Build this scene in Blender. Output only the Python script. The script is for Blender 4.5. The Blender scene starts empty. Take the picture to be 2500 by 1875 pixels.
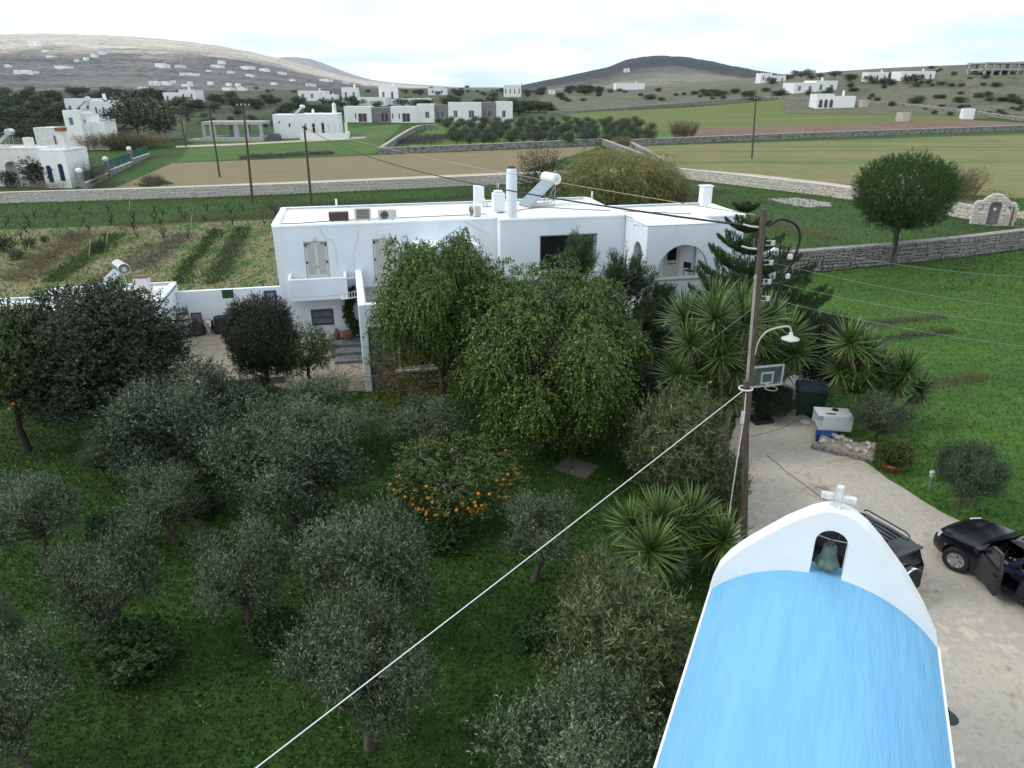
import bpy, math, random
import numpy as np
from mathutils import Vector, Matrix
from mathutils.geometry import tessellate_polygon
R = math.radians
rng = np.random.default_rng(7)
random.seed(7)
sc = bpy.context.scene
COL = sc.collection

# ------------------------------------------------------------------ camera, sky, sun, exposure
CAM_H, PITCH, FPX = 12.0, R(22.5), 1750.0
cam = bpy.data.cameras.new('camera'); camo = bpy.data.objects.new('camera', cam); COL.objects.link(camo)
camo.location = (0, 0, CAM_H); camo.rotation_euler = (math.pi/2 - PITCH, 0, 0)
cam.sensor_fit = 'HORIZONTAL'; cam.sensor_width = 36.0; cam.lens = 36.0*FPX/2500.0
cam.clip_start = 0.1; cam.clip_end = 20000
sc.camera = camo
SUN_EL, SUN_AZ = R(44), R(-100)          # azimuth measured from +Y towards +X
wd = bpy.data.worlds.new('World'); sc.world = wd; wd.use_nodes = True
nt = wd.node_tree; nt.nodes.clear(); N = nt.nodes.new; L = nt.links.new
sky = N('ShaderNodeTexSky'); sky.sky_type = 'NISHITA'; sky.sun_disc = False
sky.sun_elevation = SUN_EL; sky.sun_rotation = SUN_AZ; sky.air_density = 1.0; sky.dust_density = 1.5; sky.altitude = 20
tc = N('ShaderNodeTexCoord'); sx = N('ShaderNodeSeparateXYZ'); L(tc.outputs['Generated'], sx.inputs[0])
zz = N('ShaderNodeMath'); zz.operation = 'MAXIMUM'; zz.inputs[1].default_value = 0.0; L(sx.outputs[2], zz.inputs[0])
za = N('ShaderNodeMath'); za.inputs[1].default_value = 0.16; L(zz.outputs[0], za.inputs[0])
dv = []
for k in (0, 1):
    m = N('ShaderNodeMath'); m.operation = 'DIVIDE'; L(sx.outputs[k], m.inputs[0]); L(za.outputs[0], m.inputs[1]); dv.append(m)
cb = N('ShaderNodeCombineXYZ'); L(dv[0].outputs[0], cb.inputs[0]); L(dv[1].outputs[0], cb.inputs[1])
cn = N('ShaderNodeTexNoise'); cn.inputs['Scale'].default_value = 0.9; cn.inputs['Detail'].default_value = 7; cn.inputs['Roughness'].default_value = 0.55
cn.inputs['Distortion'].default_value = 0.3; L(cb.outputs[0], cn.inputs['Vector'])
cr = N('ShaderNodeValToRGB'); cr.color_ramp.elements[0].position = 0.34; cr.color_ramp.elements[1].position = 0.60
L(cn.outputs['Fac'], cr.inputs[0])
cn2 = N('ShaderNodeTexNoise'); cn2.inputs['Scale'].default_value = 2.3; cn2.inputs['Detail'].default_value = 6; L(cb.outputs[0], cn2.inputs['Vector'])
cc = N('ShaderNodeValToRGB'); e = cc.color_ramp.elements
e[0].position = 0.3; e[0].color = (10.2, 11.2, 12.4, 1); e[1].position = 0.6; e[1].color = (12.4, 13.1, 14.0, 1); L(cn2.outputs['Fac'], cc.inputs[0])
gap = N('ShaderNodeMix'); gap.data_type = 'RGBA'; gap.inputs[0].default_value = 0.75; L(sky.outputs[0], gap.inputs[6]); gap.inputs[7].default_value = (9.2, 11.6, 12.8, 1)
mx = N('ShaderNodeMix'); mx.data_type = 'RGBA'; L(cr.outputs[0], mx.inputs[0]); L(gap.outputs[2], mx.inputs[6]); L(cc.outputs[0], mx.inputs[7])
bg = N('ShaderNodeBackground'); bg.inputs[1].default_value = 0.1; L(mx.outputs[2], bg.inputs[0])
ow = N('ShaderNodeOutputWorld'); L(bg.outputs[0], ow.inputs[0])
sl = bpy.data.lights.new('sun', 'SUN'); sl.energy = 1.5; sl.angle = R(14); sl.color = (1, 0.95, 0.88)
so = bpy.data.objects.new('sun', sl); COL.objects.link(so); so.location = (-60, 20, 80)
sdir = Vector((math.sin(SUN_AZ)*math.cos(SUN_EL), math.cos(SUN_AZ)*math.cos(SUN_EL), math.sin(SUN_EL)))
so.rotation_euler = sdir.to_track_quat('Z', 'Y').to_euler()
vs = sc.view_settings; vs.view_transform = 'Standard'; vs.look = 'None'; vs.exposure = 0.13; vs.gamma = 1.0; vs.use_curve_mapping = False
sc.cycles.use_denoising = True
sc.cycles.max_bounces = 4; sc.cycles.diffuse_bounces = 2; sc.cycles.glossy_bounces = 2; sc.cycles.transmission_bounces = 4; sc.cycles.transparent_max_bounces = 6
sc.cycles.use_adaptive_sampling = True; sc.cycles.adaptive_threshold = 0.015

# ------------------------------------------------------------------ mapping a view direction to a place on the land
CP, SP = math.cos(PITCH), math.sin(PITCH)
DS = 2500.0/2212.0
def ray(px, py):
    x = (px*DS-1250)/FPX; y = (py*DS-937.5)/FPX
    return np.array([x, CP-y*SP, -(y*CP+SP)])
def PZ(px, py, z=0.0):
    d = ray(px, py); t = (z-CAM_H)/d[2]
    return np.array([0, 0, CAM_H])+d*t
def PY(px, py, Y):
    d = ray(px, py); return np.array([0, 0, CAM_H])+d*(Y/d[1])
def S(t):
    t = np.clip(t, 0, 1); return t*t*(3-2*t)
def hgt(x, y):
    x = np.asarray(x, float); y = np.asarray(y, float)
    t = np.clip((y-85)/230, 0, 1)
    h = 8.0*(0.5*t+0.5*S(t)) + 1.5*S((y-315)/300)
    h = h + 15*S((x-20)/240)*S((y-170)/180)*(1-S((y-480)/400))
    h = h + 1.2*S((y-120)/120)*np.sin(x*0.021+1.0)*np.cos(y*0.013)*S((y-120)/100)
    return h
def sky_line(pts):
    r = [ray(*p) for p in pts]
    return np.array([d[0]/d[1] for d in r]), np.array([d[2]/d[1] for d in r])
HILLS = []          # name, azimuths, elevations, y0, yc
def add_hill(name, pts, y0, yc, back):
    a, e2 = sky_line(pts); HILLS.append((name, a, e2, y0, yc, back))
add_hill('left_hill', [(-420, 70), (-150, 68), (0, 76), (100, 74), (250, 79), (330, 84), (400, 91), (470, 100), (540, 112), (600, 126), (650, 140), (700, 153), (740, 164), (790, 174), (850, 181), (930, 187), (1010, 195)], 520, 1900, 3200)
add_hill('far_hill', [(520, 190), (575, 128), (610, 124), (640, 123), (670, 127), (710, 141), (750, 157), (800, 172), (850, 179), (930, 184), (1000, 190)], 2600, 4300, 5200)
add_hill('centre_hill', [(1080, 196), (1130, 183), (1180, 173), (1230, 163), (1270, 154), (1310, 146), (1350, 130), (1390, 122), (1430, 120), (1480, 123), (1530, 131), (1580, 142), (1640, 153), (1720, 165), (1800, 176), (1880, 195)], 430, 1150, 1700)
def hill_h(hl, x, y):
    name, a, e2, y0, yc, back = hl
    x = np.asarray(x, float); y = np.maximum(np.asarray(y, float), 1)
    az = x/y
    el = np.interp(az, a, e2, left=e2[0] if name == 'left_hill' else -0.02, right=-0.02)
    zt = CAM_H+el*yc
    f = S((y-y0)/(yc-y0)); f = 0.6*f+0.4*np.clip((y-y0)/(yc-y0), 0, 1)
    f = f*(1-S((y-yc)/(back-yc)))
    n = np.sin(x*0.011+y*0.006)*np.cos(y*0.009-x*0.004)*0.03*(f*(1-f)*4)*np.abs(zt-6)
    return 4+(zt-4)*f+n
def land(x, y):
    z = hgt(x, y)
    for h in HILLS: z = np.maximum(z, np.where(np.asarray(y) > h[3], hill_h(h, x, y), -99))
    return z
TT = np.concatenate([np.arange(3, 200, 0.5), np.geomspace(200, 4400, 900)])
def P(px, py, lift=0.0):
    "where the line of sight first meets the land"
    d = ray(px, py); d = d/d[1]
    x = d[0]*TT; z = CAM_H+d[2]*TT; g = land(x, TT)
    k = np.where(z <= g)[0]
    if len(k) == 0: t = 1500.0
    else:
        k = k[0]; a, b = TT[max(k-1, 0)], TT[k]
        for _ in range(18):
            m = (a+b)/2
            if CAM_H+d[2]*m <= land(d[0]*m, m): b = m
            else: a = m
        t = b
    X = d[0]*t
    return Vector((X, t, float(land(X, t))+lift))

# ------------------------------------------------------------------ object helpers
def link(o): COL.objects.link(o); return o
def tag(o, label=None, cat=None, group=None, kind=None):
    if label: o['label'] = label
    if cat: o['category'] = cat
    if group: o['group'] = group
    if kind: o['kind'] = kind
    return o
def empty(name, loc=(0, 0, 0), rz=0.0, label=None, cat=None, group=None, s=1.0):
    o = bpy.data.objects.new(name, None); link(o); o.location = loc; o.rotation_euler = (0, 0, rz); o.scale = (s, s, s)
    o.empty_display_size = 0.2
    return tag(o, label, cat, group)
def obj(name, me, parent=None, loc=None, rot=None, scale=None):
    o = bpy.data.objects.new(name, me); link(o)
    if parent is not None: o.parent = parent
    if loc is not None: o.location = loc
    if rot is not None: o.rotation_euler = rot
    if scale is not None: o.scale = scale if hasattr(scale, '__len__') else (scale,)*3
    return o
def copy_tree(o, parent=None, name=None):
    c = o.copy(); COL.objects.link(c); c.parent = parent
    for ch in list(o.children): copy_tree(ch, c)
    return c
def np_mesh(name, V, F, mat=None, smooth=False):
    "V (n,3), F (m,k) index array, all faces with k corners"
    V = np.ascontiguousarray(V, np.float32); F = np.ascontiguousarray(F, np.int32)
    me = bpy.data.meshes.new(name); k = F.shape[1]
    me.vertices.add(len(V)); me.vertices.foreach_set('co', V.ravel())
    me.loops.add(F.size); me.loops.foreach_set('vertex_index', F.ravel())
    me.polygons.add(len(F)); me.polygons.foreach_set('loop_start', np.arange(0, F.size, k, dtype=np.int32))
    me.polygons.foreach_set('loop_total', np.full(len(F), k, np.int32))
    if smooth: me.polygons.foreach_set('use_smooth', np.ones(len(F), bool))
    me.update(calc_edges=True)
    if mat: me.materials.append(mat)
    return me
class MB:
    def __init__(s): s.v = []; s.f = []; s.n = 0
    def add(s, V, F):
        V = [tuple(map(float, p)) for p in V]
        s.v += V; s.f += [tuple(i+s.n for i in f) for f in F]; s.n += len(V); return s
    def bx(s, x0, x1, y0, y1, z0, z1):
        return s.add([(x0,y0,z0),(x1,y0,z0),(x1,y1,z0),(x0,y1,z0),(x0,y0,z1),(x1,y0,z1),(x1,y1,z1),(x0,y1,z1)],
                     [(3,2,1,0),(4,5,6,7),(0,1,5,4),(1,2,6,5),(2,3,7,6),(3,0,4,7)])
    def obx(s, c, d, M=None):
        "box centred at c with full size d, turned by matrix M"
        M = M or Matrix.Identity(3); c = Vector(c); V = []
        for z in (-.5, .5):
            for x, y in ((-.5,-.5),(.5,-.5),(.5,.5),(-.5,.5)): V.append(c+M@Vector((x*d[0], y*d[1], z*d[2])))
        return s.add(V, [(3,2,1,0),(4,5,6,7),(0,1,5,4),(1,2,6,5),(2,3,7,6),(3,0,4,7)])
    def tube(s, pts, r, n=8, cap=True):
        pts = [Vector(p) for p in pts]; rs = r if hasattr(r, '__len__') else [r]*len(pts)
        V = []; F = []; prev = None
        for i, p in enumerate(pts):
            t = (pts[min(i+1, len(pts)-1)]-pts[max(i-1, 0)]).normalized()
            if prev is None:
                a = Vector((1, 0, 0)) if abs(t.x) < .9 else Vector((0, 1, 0)); u = (a-t*a.dot(t)).normalized()
            else: u = (prev-t*prev.dot(t)).normalized()
            prev = u; w = t.cross(u)
            for k in range(n):
                a = 2*math.pi*k/n; V.append(p+(u*math.cos(a)+w*math.sin(a))*rs[i])
        for i in range(len(pts)-1):
            for k in range(n):
                k2 = (k+1) % n; F.append((i*n+k, i*n+k2, (i+1)*n+k2, (i+1)*n+k))
        if cap: F.append(tuple(range(n))[::-1]); F.append(tuple((len(pts)-1)*n+k for k in range(n)))
        return s.add(V, F)
    def lathe(s, prof, n=20, c=(0, 0, 0), M=None, cap=True):
        "prof list of (radius, height)"
        c = Vector(c); M = M or Matrix.Identity(3); V = []; F = []
        for r, h in prof:
            for k in range(n):
                a = 2*math.pi*k/n; V.append(c+M@Vector((r*math.cos(a), r*math.sin(a), h)))
        for i in range(len(prof)-1):
            for k in range(n):
                k2 = (k+1) % n; F.append((i*n+k, i*n+k2, (i+1)*n+k2, (i+1)*n+k))
        if cap: F.append(tuple(range(n))[::-1]); F.append(tuple((len(prof)-1)*n+k for k in range(n)))
        return s.add(V, F)
    def prism(s, outer, holes=(), y0=0.0, y1=0.2, M=None, off=(0, 0, 0)):
        "polygon in the x-z plane, extruded along y, with holes through it"
        M = M or Matrix.Identity(3); off = Vector(off)
        loops = [list(outer)]+[list(h) for h in holes]
        flat = [p for l in loops for p in l]
        tri = tessellate_polygon([[Vector((p[0], p[1], 0)) for p in l] for l in loops]); n = len(flat)
        V = [off+M@Vector((p[0], y0, p[1])) for p in flat]+[off+M@Vector((p[0], y1, p[1])) for p in flat]
        F = []
        for t in tri: F.append(tuple(t)); F.append(tuple(i+n for i in t[::-1]))
        b = 0
        for l in loops:
            m = len(l)
            for i in range(m): j = (i+1) % m; F.append((b+i, b+j, b+j+n, b+i+n))
            b += m
        return s.add(V, F)
    def mesh(s, name, mat=None, smooth=None, bevel=None):
        import bmesh
        me = bpy.data.meshes.new(name); me.from_pydata(s.v, [], s.f); me.update()
        bm = bmesh.new(); bm.from_mesh(me); bmesh.ops.remove_doubles(bm, verts=bm.verts, dist=1e-5)
        bmesh.ops.recalc_face_normals(bm, faces=bm.faces); bm.to_mesh(me); bm.free()
        if mat: me.materials.append(mat)
        if smooth:
            me.shade_smooth(); me.set_sharp_from_angle(angle=R(smooth))
        return me
    def build(s, name, mat=None, parent=None, smooth=None, bevel=None, **k):
        o = obj(name, s.mesh(name, mat, smooth), parent, **k)
        if bevel:
            b = o.modifiers.new('bevel', 'BEVEL'); b.width = bevel; b.segments = 2; b.limit_method = 'ANGLE'; b.angle_limit = R(40)
        return o
def arc(cx, cz, rx, rz, a0, a1, n):
    return [(cx+rx*math.cos(R(a0+(a1-a0)*i/n)), cz+rz*math.sin(R(a0+(a1-a0)*i/n))) for i in range(n+1)]
def rect(x0, x1, z0, z1): return [(x0, z0), (x1, z0), (x1, z1), (x0, z1)]
def rotm(rx=0, ry=0, rz=0): return Matrix.Rotation(rz, 3, 'Z')@Matrix.Rotation(ry, 3, 'Y')@Matrix.Rotation(rx, 3, 'X')

# ------------------------------------------------------------------ materials
MATS = {}
def mat(name, col, rough=0.8, metal=0.0, var=0.0, scale=3.0, bump=0.0, bscale=40.0, col2=None, lo=0.35, hi=0.65, spec=0.3, stretch=None, detail=3, coat=0.0, coords='Object'):
    if name in MATS: return MATS[name]
    m = bpy.data.materials.new(name); m.use_nodes = True; t = m.node_tree; b = t.nodes['Principled BSDF']
    b.inputs['Roughness'].default_value = rough; b.inputs['Metallic'].default_value = metal
    b.inputs['Specular IOR Level'].default_value = spec; b.inputs['Coat Weight'].default_value = coat
    c = tuple(col)+(1,)
    tcn = t.nodes.new('ShaderNodeTexCoord'); vec = tcn.outputs[coords]
    if stretch:
        mp = t.nodes.new('ShaderNodeMapping'); mp.inputs['Scale'].default_value = stretch; t.links.new(vec, mp.inputs[0]); vec = mp.outputs[0]
    if col2 is not None or var:
        if col2 is None: col2 = [v*(1-var) for v in col]
        n = t.nodes.new('ShaderNodeTexNoise'); n.inputs['Scale'].default_value = scale; n.inputs['Detail'].default_value = detail; n.inputs['Roughness'].default_value = 0.62
        t.links.new(vec, n.inputs['Vector'])
        r = t.nodes.new('ShaderNodeValToRGB'); r.color_ramp.elements[0].position = lo; r.color_ramp.elements[1].position = hi
        r.color_ramp.elements[0].color = tuple(col2)+(1,); r.color_ramp.elements[1].color = c
        t.links.new(n.outputs['Fac'], r.inputs[0]); t.links.new(r.outputs[0], b.inputs['Base Color'])
    else: b.inputs['Base Color'].default_value = c
    if bump:
        n2 = t.nodes.new('ShaderNodeTexNoise'); n2.inputs['Scale'].default_value = bscale; n2.inputs['Detail'].default_value = 2; t.links.new(vec, n2.inputs['Vector'])
        bp = t.nodes.new('ShaderNodeBump'); bp.inputs['Strength'].default_value = bump; bp.inputs['Distance'].default_value = 0.05
        t.links.new(n2.outputs['Fac'], bp.inputs['Height']); t.links.new(bp.outputs[0], b.inputs['Normal'])
    MATS[name] = m; return m
def ramp_mat(name, stops, scale, rough=0.9, scale2=None, amt=0.35, bump=0.0, bscale=60, stretch=None, coords='Object', spec=0.2):
    "multi-colour ramp over two blended noises"
    m = bpy.data.materials.new(name); m.use_nodes = True; t = m.node_tree; b = t.nodes['Principled BSDF']
    b.inputs['Roughness'].default_value = rough; b.inputs['Specular IOR Level'].default_value = spec
    vec = t.nodes.new('ShaderNodeTexCoord').outputs[coords]
    if stretch:
        mp = t.nodes.new('ShaderNodeMapping'); mp.inputs['Scale'].default_value = stretch[:3]
        if len(stretch) > 3: mp.inputs['Rotation'].default_value = (0, 0, stretch[3])
        t.links.new(vec, mp.inputs[0]); vec = mp.outputs[0]
    fac = None
    for s_, w in ((scale, 1-amt), (scale2 or scale*9, amt)):
        n = t.nodes.new('ShaderNodeTexNoise'); n.inputs['Scale'].default_value = s_; n.inputs['Detail'].default_value = 4; n.inputs['Roughness'].default_value = 0.65
        t.links.new(vec, n.inputs['Vector'])
        k = t.nodes.new('ShaderNodeMath'); k.operation = 'MULTIPLY'; k.inputs[1].default_value = w; t.links.new(n.outputs['Fac'], k.inputs[0])
        if fac is None: fac = k.outputs[0]
        else:
            a = t.nodes.new('ShaderNodeMath'); t.links.new(fac, a.inputs[0]); t.links.new(k.outputs[0], a.inputs[1]); fac = a.outputs[0]
    r = t.nodes.new('ShaderNodeValToRGB'); el = r.color_ramp.elements
    for i, (p, c) in enumerate(stops):
        q = el[i] if i < 2 else el.new(p); q.position = p; q.color = tuple(c)+(1,)
    t.links.new(fac, r.inputs[0]); t.links.new(r.outputs[0], b.inputs['Base Color'])
    if bump:
        n2 = t.nodes.new('ShaderNodeTexNoise'); n2.inputs['Scale'].default_value = bscale; n2.inputs['Detail'].default_value = 2; t.links.new(vec, n2.inputs['Vector'])
        bp = t.nodes.new('ShaderNodeBump'); bp.inputs['Strength'].default_value = bump; bp.inputs['Distance'].default_value = 0.12
        t.links.new(n2.outputs['Fac'], bp.inputs['Height']); t.links.new(bp.outputs[0], b.inputs['Normal'])
    MATS[name] = m; return m
def leaf_mat(name, cols, rough=0.55, trans=0.25, spec=0.35, per_obj=0.25):
    "leaf colours vary from leaf to leaf and from plant to plant"
    m = bpy.data.materials.new(name); m.use_nodes = True; t = m.node_tree; b = t.nodes['Principled BSDF']
    b.inputs['Roughness'].default_value = rough; b.inputs['Specular IOR Level'].default_value = spec
    g = t.nodes.new('ShaderNodeNewGeometry'); r = t.nodes.new('ShaderNodeValToRGB'); el = r.color_ramp.elements
    for i, (p, c) in enumerate(cols):
        q = el[i] if i < 2 else el.new(p); q.position = p; q.color = tuple(c)+(1,)
    t.links.new(g.outputs['Random Per Island'], r.inputs[0])
    oi = t.nodes.new('ShaderNodeObjectInfo'); mr = t.nodes.new('ShaderNodeMapRange'); mr.inputs[3].default_value = 1-per_obj; mr.inputs[4].default_value = 1+per_obj
    t.links.new(oi.outputs['Random'], mr.inputs[0])
    v = t.nodes.new('ShaderNodeVectorMath'); v.operation = 'SCALE'; t.links.new(r.outputs[0], v.inputs[0]); t.links.new(mr.outputs[0], v.inputs['Scale'])
    t.links.new(v.outputs[0], b.inputs['Base Color'])
    tr = t.nodes.new('ShaderNodeBsdfTranslucent'); t.links.new(v.outputs[0], tr.inputs[0])
    ms = t.nodes.new('ShaderNodeMixShader'); ms.inputs[0].default_value = trans
    t.links.new(b.outputs[0], ms.inputs[1]); t.links.new(tr.outputs[0], ms.inputs[2]); t.links.new(ms.outputs[0], t.nodes['Material Output'].inputs[0])
    MATS[name] = m; return m
white = mat('lime_wash', (.80, .80, .79), .9, var=.07, scale=.8, bump=.12, bscale=5, spec=.1)
white2 = mat('aged_lime_wash', (.74, .73, .70), .9, var=.18, scale=1.3, bump=.15, bscale=6, spec=.1)
roofw = mat('roof_lime_wash', (.80, .78, .75), .9, col2=(.62, .56, .50), scale=.45, lo=.25, hi=.5, bump=.1, bscale=6, spec=.1)
concrete = mat('bare_concrete', (.42, .41, .39), .9, var=.25, scale=1.5, bump=.2, bscale=10)
dark = mat('dark_void', (.012, .012, .014), .35, spec=.4)
glass_d = mat('dark_glass', (.015, .018, .02), .06, spec=.6)
wood_old = mat('weathered_wood', (.135, .105, .082), .85, col2=(.055, .042, .034), scale=3, stretch=(9, 9, .6), bump=.3, bscale=20)
steel = mat('galvanised_steel', (.42, .43, .44), .45, metal=.7)
chrome = mat('chrome', (.8, .8, .8), .12, metal=1.0)
blackp = mat('black_plastic', (.015, .015, .016), .5)
bark = mat('grey_bark', (.12, .095, .075), .95, col2=(.05, .04, .033), scale=6, stretch=(3, 3, .8), bump=.5, bscale=18)
bark_d = mat('dark_bark', (.05, .042, .036), .95, col2=(.022, .018, .016), scale=6, bump=.5, bscale=18)
blue_paint = mat('blue_paint', (.022, .06, .30), .5)
shut_grey = mat('grey_shutter', (.085, .095, .115), .6)
door_paint = mat('off_white_door', (.62, .60, .56), .6, var=.08, scale=4)
terracotta = mat('terracotta', (.30, .115, .065), .85, var=.35, scale=5)
pale_stone = mat('pale_stone', (.64, .60, .53), .9, col2=(.42, .385, .335), scale=2.2, lo=.3, hi=.6, bump=.4, bscale=14)
grey_stone = mat('grey_stone', (.33, .31, .285), .9, col2=(.16, .15, .145), scale=2.0, lo=.3, hi=.65, bump=.5, bscale=12)
slate_stone = mat('slate_stone', (.17, .175, .185), .85, col2=(.085, .088, .098), scale=2.6, lo=.3, hi=.65, bump=.4, bscale=16)
mortar = mat('mortar', (.60, .56, .50), .95, var=.25, scale=5, bump=.3, bscale=25)
mortar_d = mat('dark_joint', (.06, .055, .05), .95)
# ------------------------------------------------------------------ ground, hills, fields, lane, driveway
def grid_mesh(name, xs, ys, zf, m, lift=0.0):
    X, Yg = np.meshgrid(xs, ys); Zg = zf(X, Yg)+lift
    V = np.stack([X.ravel(), Yg.ravel(), Zg.ravel()], 1); nx, ny = len(xs), len(ys)
    i = np.arange(nx-1)[None, :]+np.arange(ny-1)[:, None]*nx
    F = np.stack([i.ravel(), i.ravel()+1, i.ravel()+nx+1, i.ravel()+nx], 1)
    return np_mesh(name, V, F, m, smooth=True)
def axis(a, b, st, far, n):
    g = np.geomspace(b, far, n)[1:]
    return g
gm = ramp_mat('meadow', [(.30, (.030, .026, .017)), (.40, (.030, .048, .013)), (.50, (.034, .075, .013)), (.60, (.046, .094, .018)), (.72, (.085, .085, .035))], .06, scale2=1.1, amt=.45, bump=.9, bscale=3, coords='Object')
xs = np.concatenate([-np.geomspace(45, 5250, 75)[::-1], np.arange(-44, 44.5, 1.0), np.geomspace(45, 5250, 75)])
ys = np.concatenate([np.arange(-20, 60, 1.0), np.geomspace(60, 420, 130), np.geomspace(424, 5300, 90)])
o = obj('ground', grid_mesh('ground', xs, ys, hgt, gm)); tag(o, kind='structure')
XG, YG = np.meshgrid(xs, ys); at = o.data.attributes.new('zone', 'FLOAT', 'POINT'); at.data.foreach_set('value', S((YG-285)/60).ravel().astype(np.float32))
t = gm.node_tree; rp = [n for n in t.nodes if n.type == 'VALTORGB'][0]; r2 = t.nodes.new('ShaderNodeValToRGB'); t.links.new(rp.inputs[0].links[0].from_socket, r2.inputs[0])
for i, (p_, c_) in enumerate([(.34, (.045, .05, .026)), (.46, (.10, .105, .06)), (.54, (.17, .155, .11)), (.64, (.10, .12, .05))]):
    q = r2.color_ramp.elements[i] if i < 2 else r2.color_ramp.elements.new(p_); q.position = p_; q.color = c_+(1,)
an = t.nodes.new('ShaderNodeAttribute'); an.attribute_name = 'zone'; mxn = t.nodes.new('ShaderNodeMix'); mxn.data_type = 'RGBA'
t.links.new(an.outputs['Fac'], mxn.inputs[0]); t.links.new(rp.outputs[0], mxn.inputs[6]); t.links.new(r2.outputs[0], mxn.inputs[7]); t.links.new(mxn.outputs[2], t.nodes['Principled BSDF'].inputs['Base Color'])

def hill_mat(name, tan, scrub, f0, f1):  # on the left hill, scrub includes painted cloud shadow, tan the sunlit crest
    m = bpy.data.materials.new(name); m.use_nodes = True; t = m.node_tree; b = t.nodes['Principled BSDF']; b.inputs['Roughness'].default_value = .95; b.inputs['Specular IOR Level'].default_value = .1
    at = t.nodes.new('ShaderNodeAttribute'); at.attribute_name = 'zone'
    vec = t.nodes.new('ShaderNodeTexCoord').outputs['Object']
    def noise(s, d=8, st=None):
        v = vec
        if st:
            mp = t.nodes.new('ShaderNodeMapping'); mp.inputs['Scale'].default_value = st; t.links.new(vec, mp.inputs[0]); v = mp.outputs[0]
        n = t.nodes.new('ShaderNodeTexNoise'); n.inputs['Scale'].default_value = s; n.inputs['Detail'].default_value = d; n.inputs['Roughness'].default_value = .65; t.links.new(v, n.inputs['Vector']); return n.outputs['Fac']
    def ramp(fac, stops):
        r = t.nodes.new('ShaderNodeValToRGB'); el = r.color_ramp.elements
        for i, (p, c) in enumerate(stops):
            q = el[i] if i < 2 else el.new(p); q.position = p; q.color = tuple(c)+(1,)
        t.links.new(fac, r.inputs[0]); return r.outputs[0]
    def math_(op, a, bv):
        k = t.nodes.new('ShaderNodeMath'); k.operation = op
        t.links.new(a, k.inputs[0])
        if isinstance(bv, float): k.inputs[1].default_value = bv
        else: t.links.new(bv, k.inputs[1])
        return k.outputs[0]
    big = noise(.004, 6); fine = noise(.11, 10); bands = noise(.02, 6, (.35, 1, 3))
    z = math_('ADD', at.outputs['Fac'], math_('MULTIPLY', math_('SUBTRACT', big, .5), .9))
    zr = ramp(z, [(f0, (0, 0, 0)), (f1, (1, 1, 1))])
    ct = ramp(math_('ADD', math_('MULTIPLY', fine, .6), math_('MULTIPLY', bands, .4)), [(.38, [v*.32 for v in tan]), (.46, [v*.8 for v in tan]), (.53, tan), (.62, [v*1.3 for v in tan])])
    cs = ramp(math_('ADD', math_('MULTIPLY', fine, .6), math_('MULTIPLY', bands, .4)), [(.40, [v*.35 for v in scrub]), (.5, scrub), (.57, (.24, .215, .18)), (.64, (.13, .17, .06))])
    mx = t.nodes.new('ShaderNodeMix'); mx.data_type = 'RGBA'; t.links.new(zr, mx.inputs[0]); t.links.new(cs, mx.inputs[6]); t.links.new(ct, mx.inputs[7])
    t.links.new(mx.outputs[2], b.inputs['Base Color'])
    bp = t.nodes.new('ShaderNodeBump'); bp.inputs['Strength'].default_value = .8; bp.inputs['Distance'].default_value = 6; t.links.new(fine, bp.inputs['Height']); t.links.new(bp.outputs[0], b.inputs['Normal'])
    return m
hm = {'left_hill': hill_mat('hill_dry_grass_cloud_shade', (.56, .495, .425), (.15, .148, .15), .40, .58),  # sunlit crest and cloud-shaded lower slope painted in, mixed with grass and scrub
      'far_hill': hill_mat('far_hill_rock', (.33, .31, .315), (.27, .27, .29), .3, .6),
      'centre_hill': hill_mat('hill_heath', (.062, .066, .068), (.25, .235, .18), .33, .52)}
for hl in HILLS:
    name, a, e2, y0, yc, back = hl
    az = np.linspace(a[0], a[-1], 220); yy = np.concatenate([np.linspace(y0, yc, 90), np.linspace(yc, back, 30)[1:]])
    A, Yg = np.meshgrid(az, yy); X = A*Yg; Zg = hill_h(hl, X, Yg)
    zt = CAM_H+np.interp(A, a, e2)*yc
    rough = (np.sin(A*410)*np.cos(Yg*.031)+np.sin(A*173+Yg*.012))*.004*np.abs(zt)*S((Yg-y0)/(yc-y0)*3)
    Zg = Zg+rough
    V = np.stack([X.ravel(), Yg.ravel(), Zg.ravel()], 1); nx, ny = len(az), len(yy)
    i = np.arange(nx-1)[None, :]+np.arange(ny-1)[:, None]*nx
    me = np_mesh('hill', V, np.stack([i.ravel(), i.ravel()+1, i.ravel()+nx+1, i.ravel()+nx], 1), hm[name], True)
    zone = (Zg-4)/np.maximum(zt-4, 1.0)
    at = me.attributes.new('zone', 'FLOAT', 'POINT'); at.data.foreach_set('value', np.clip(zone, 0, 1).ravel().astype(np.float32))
    tag(obj('hill', me), kind='structure')

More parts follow.
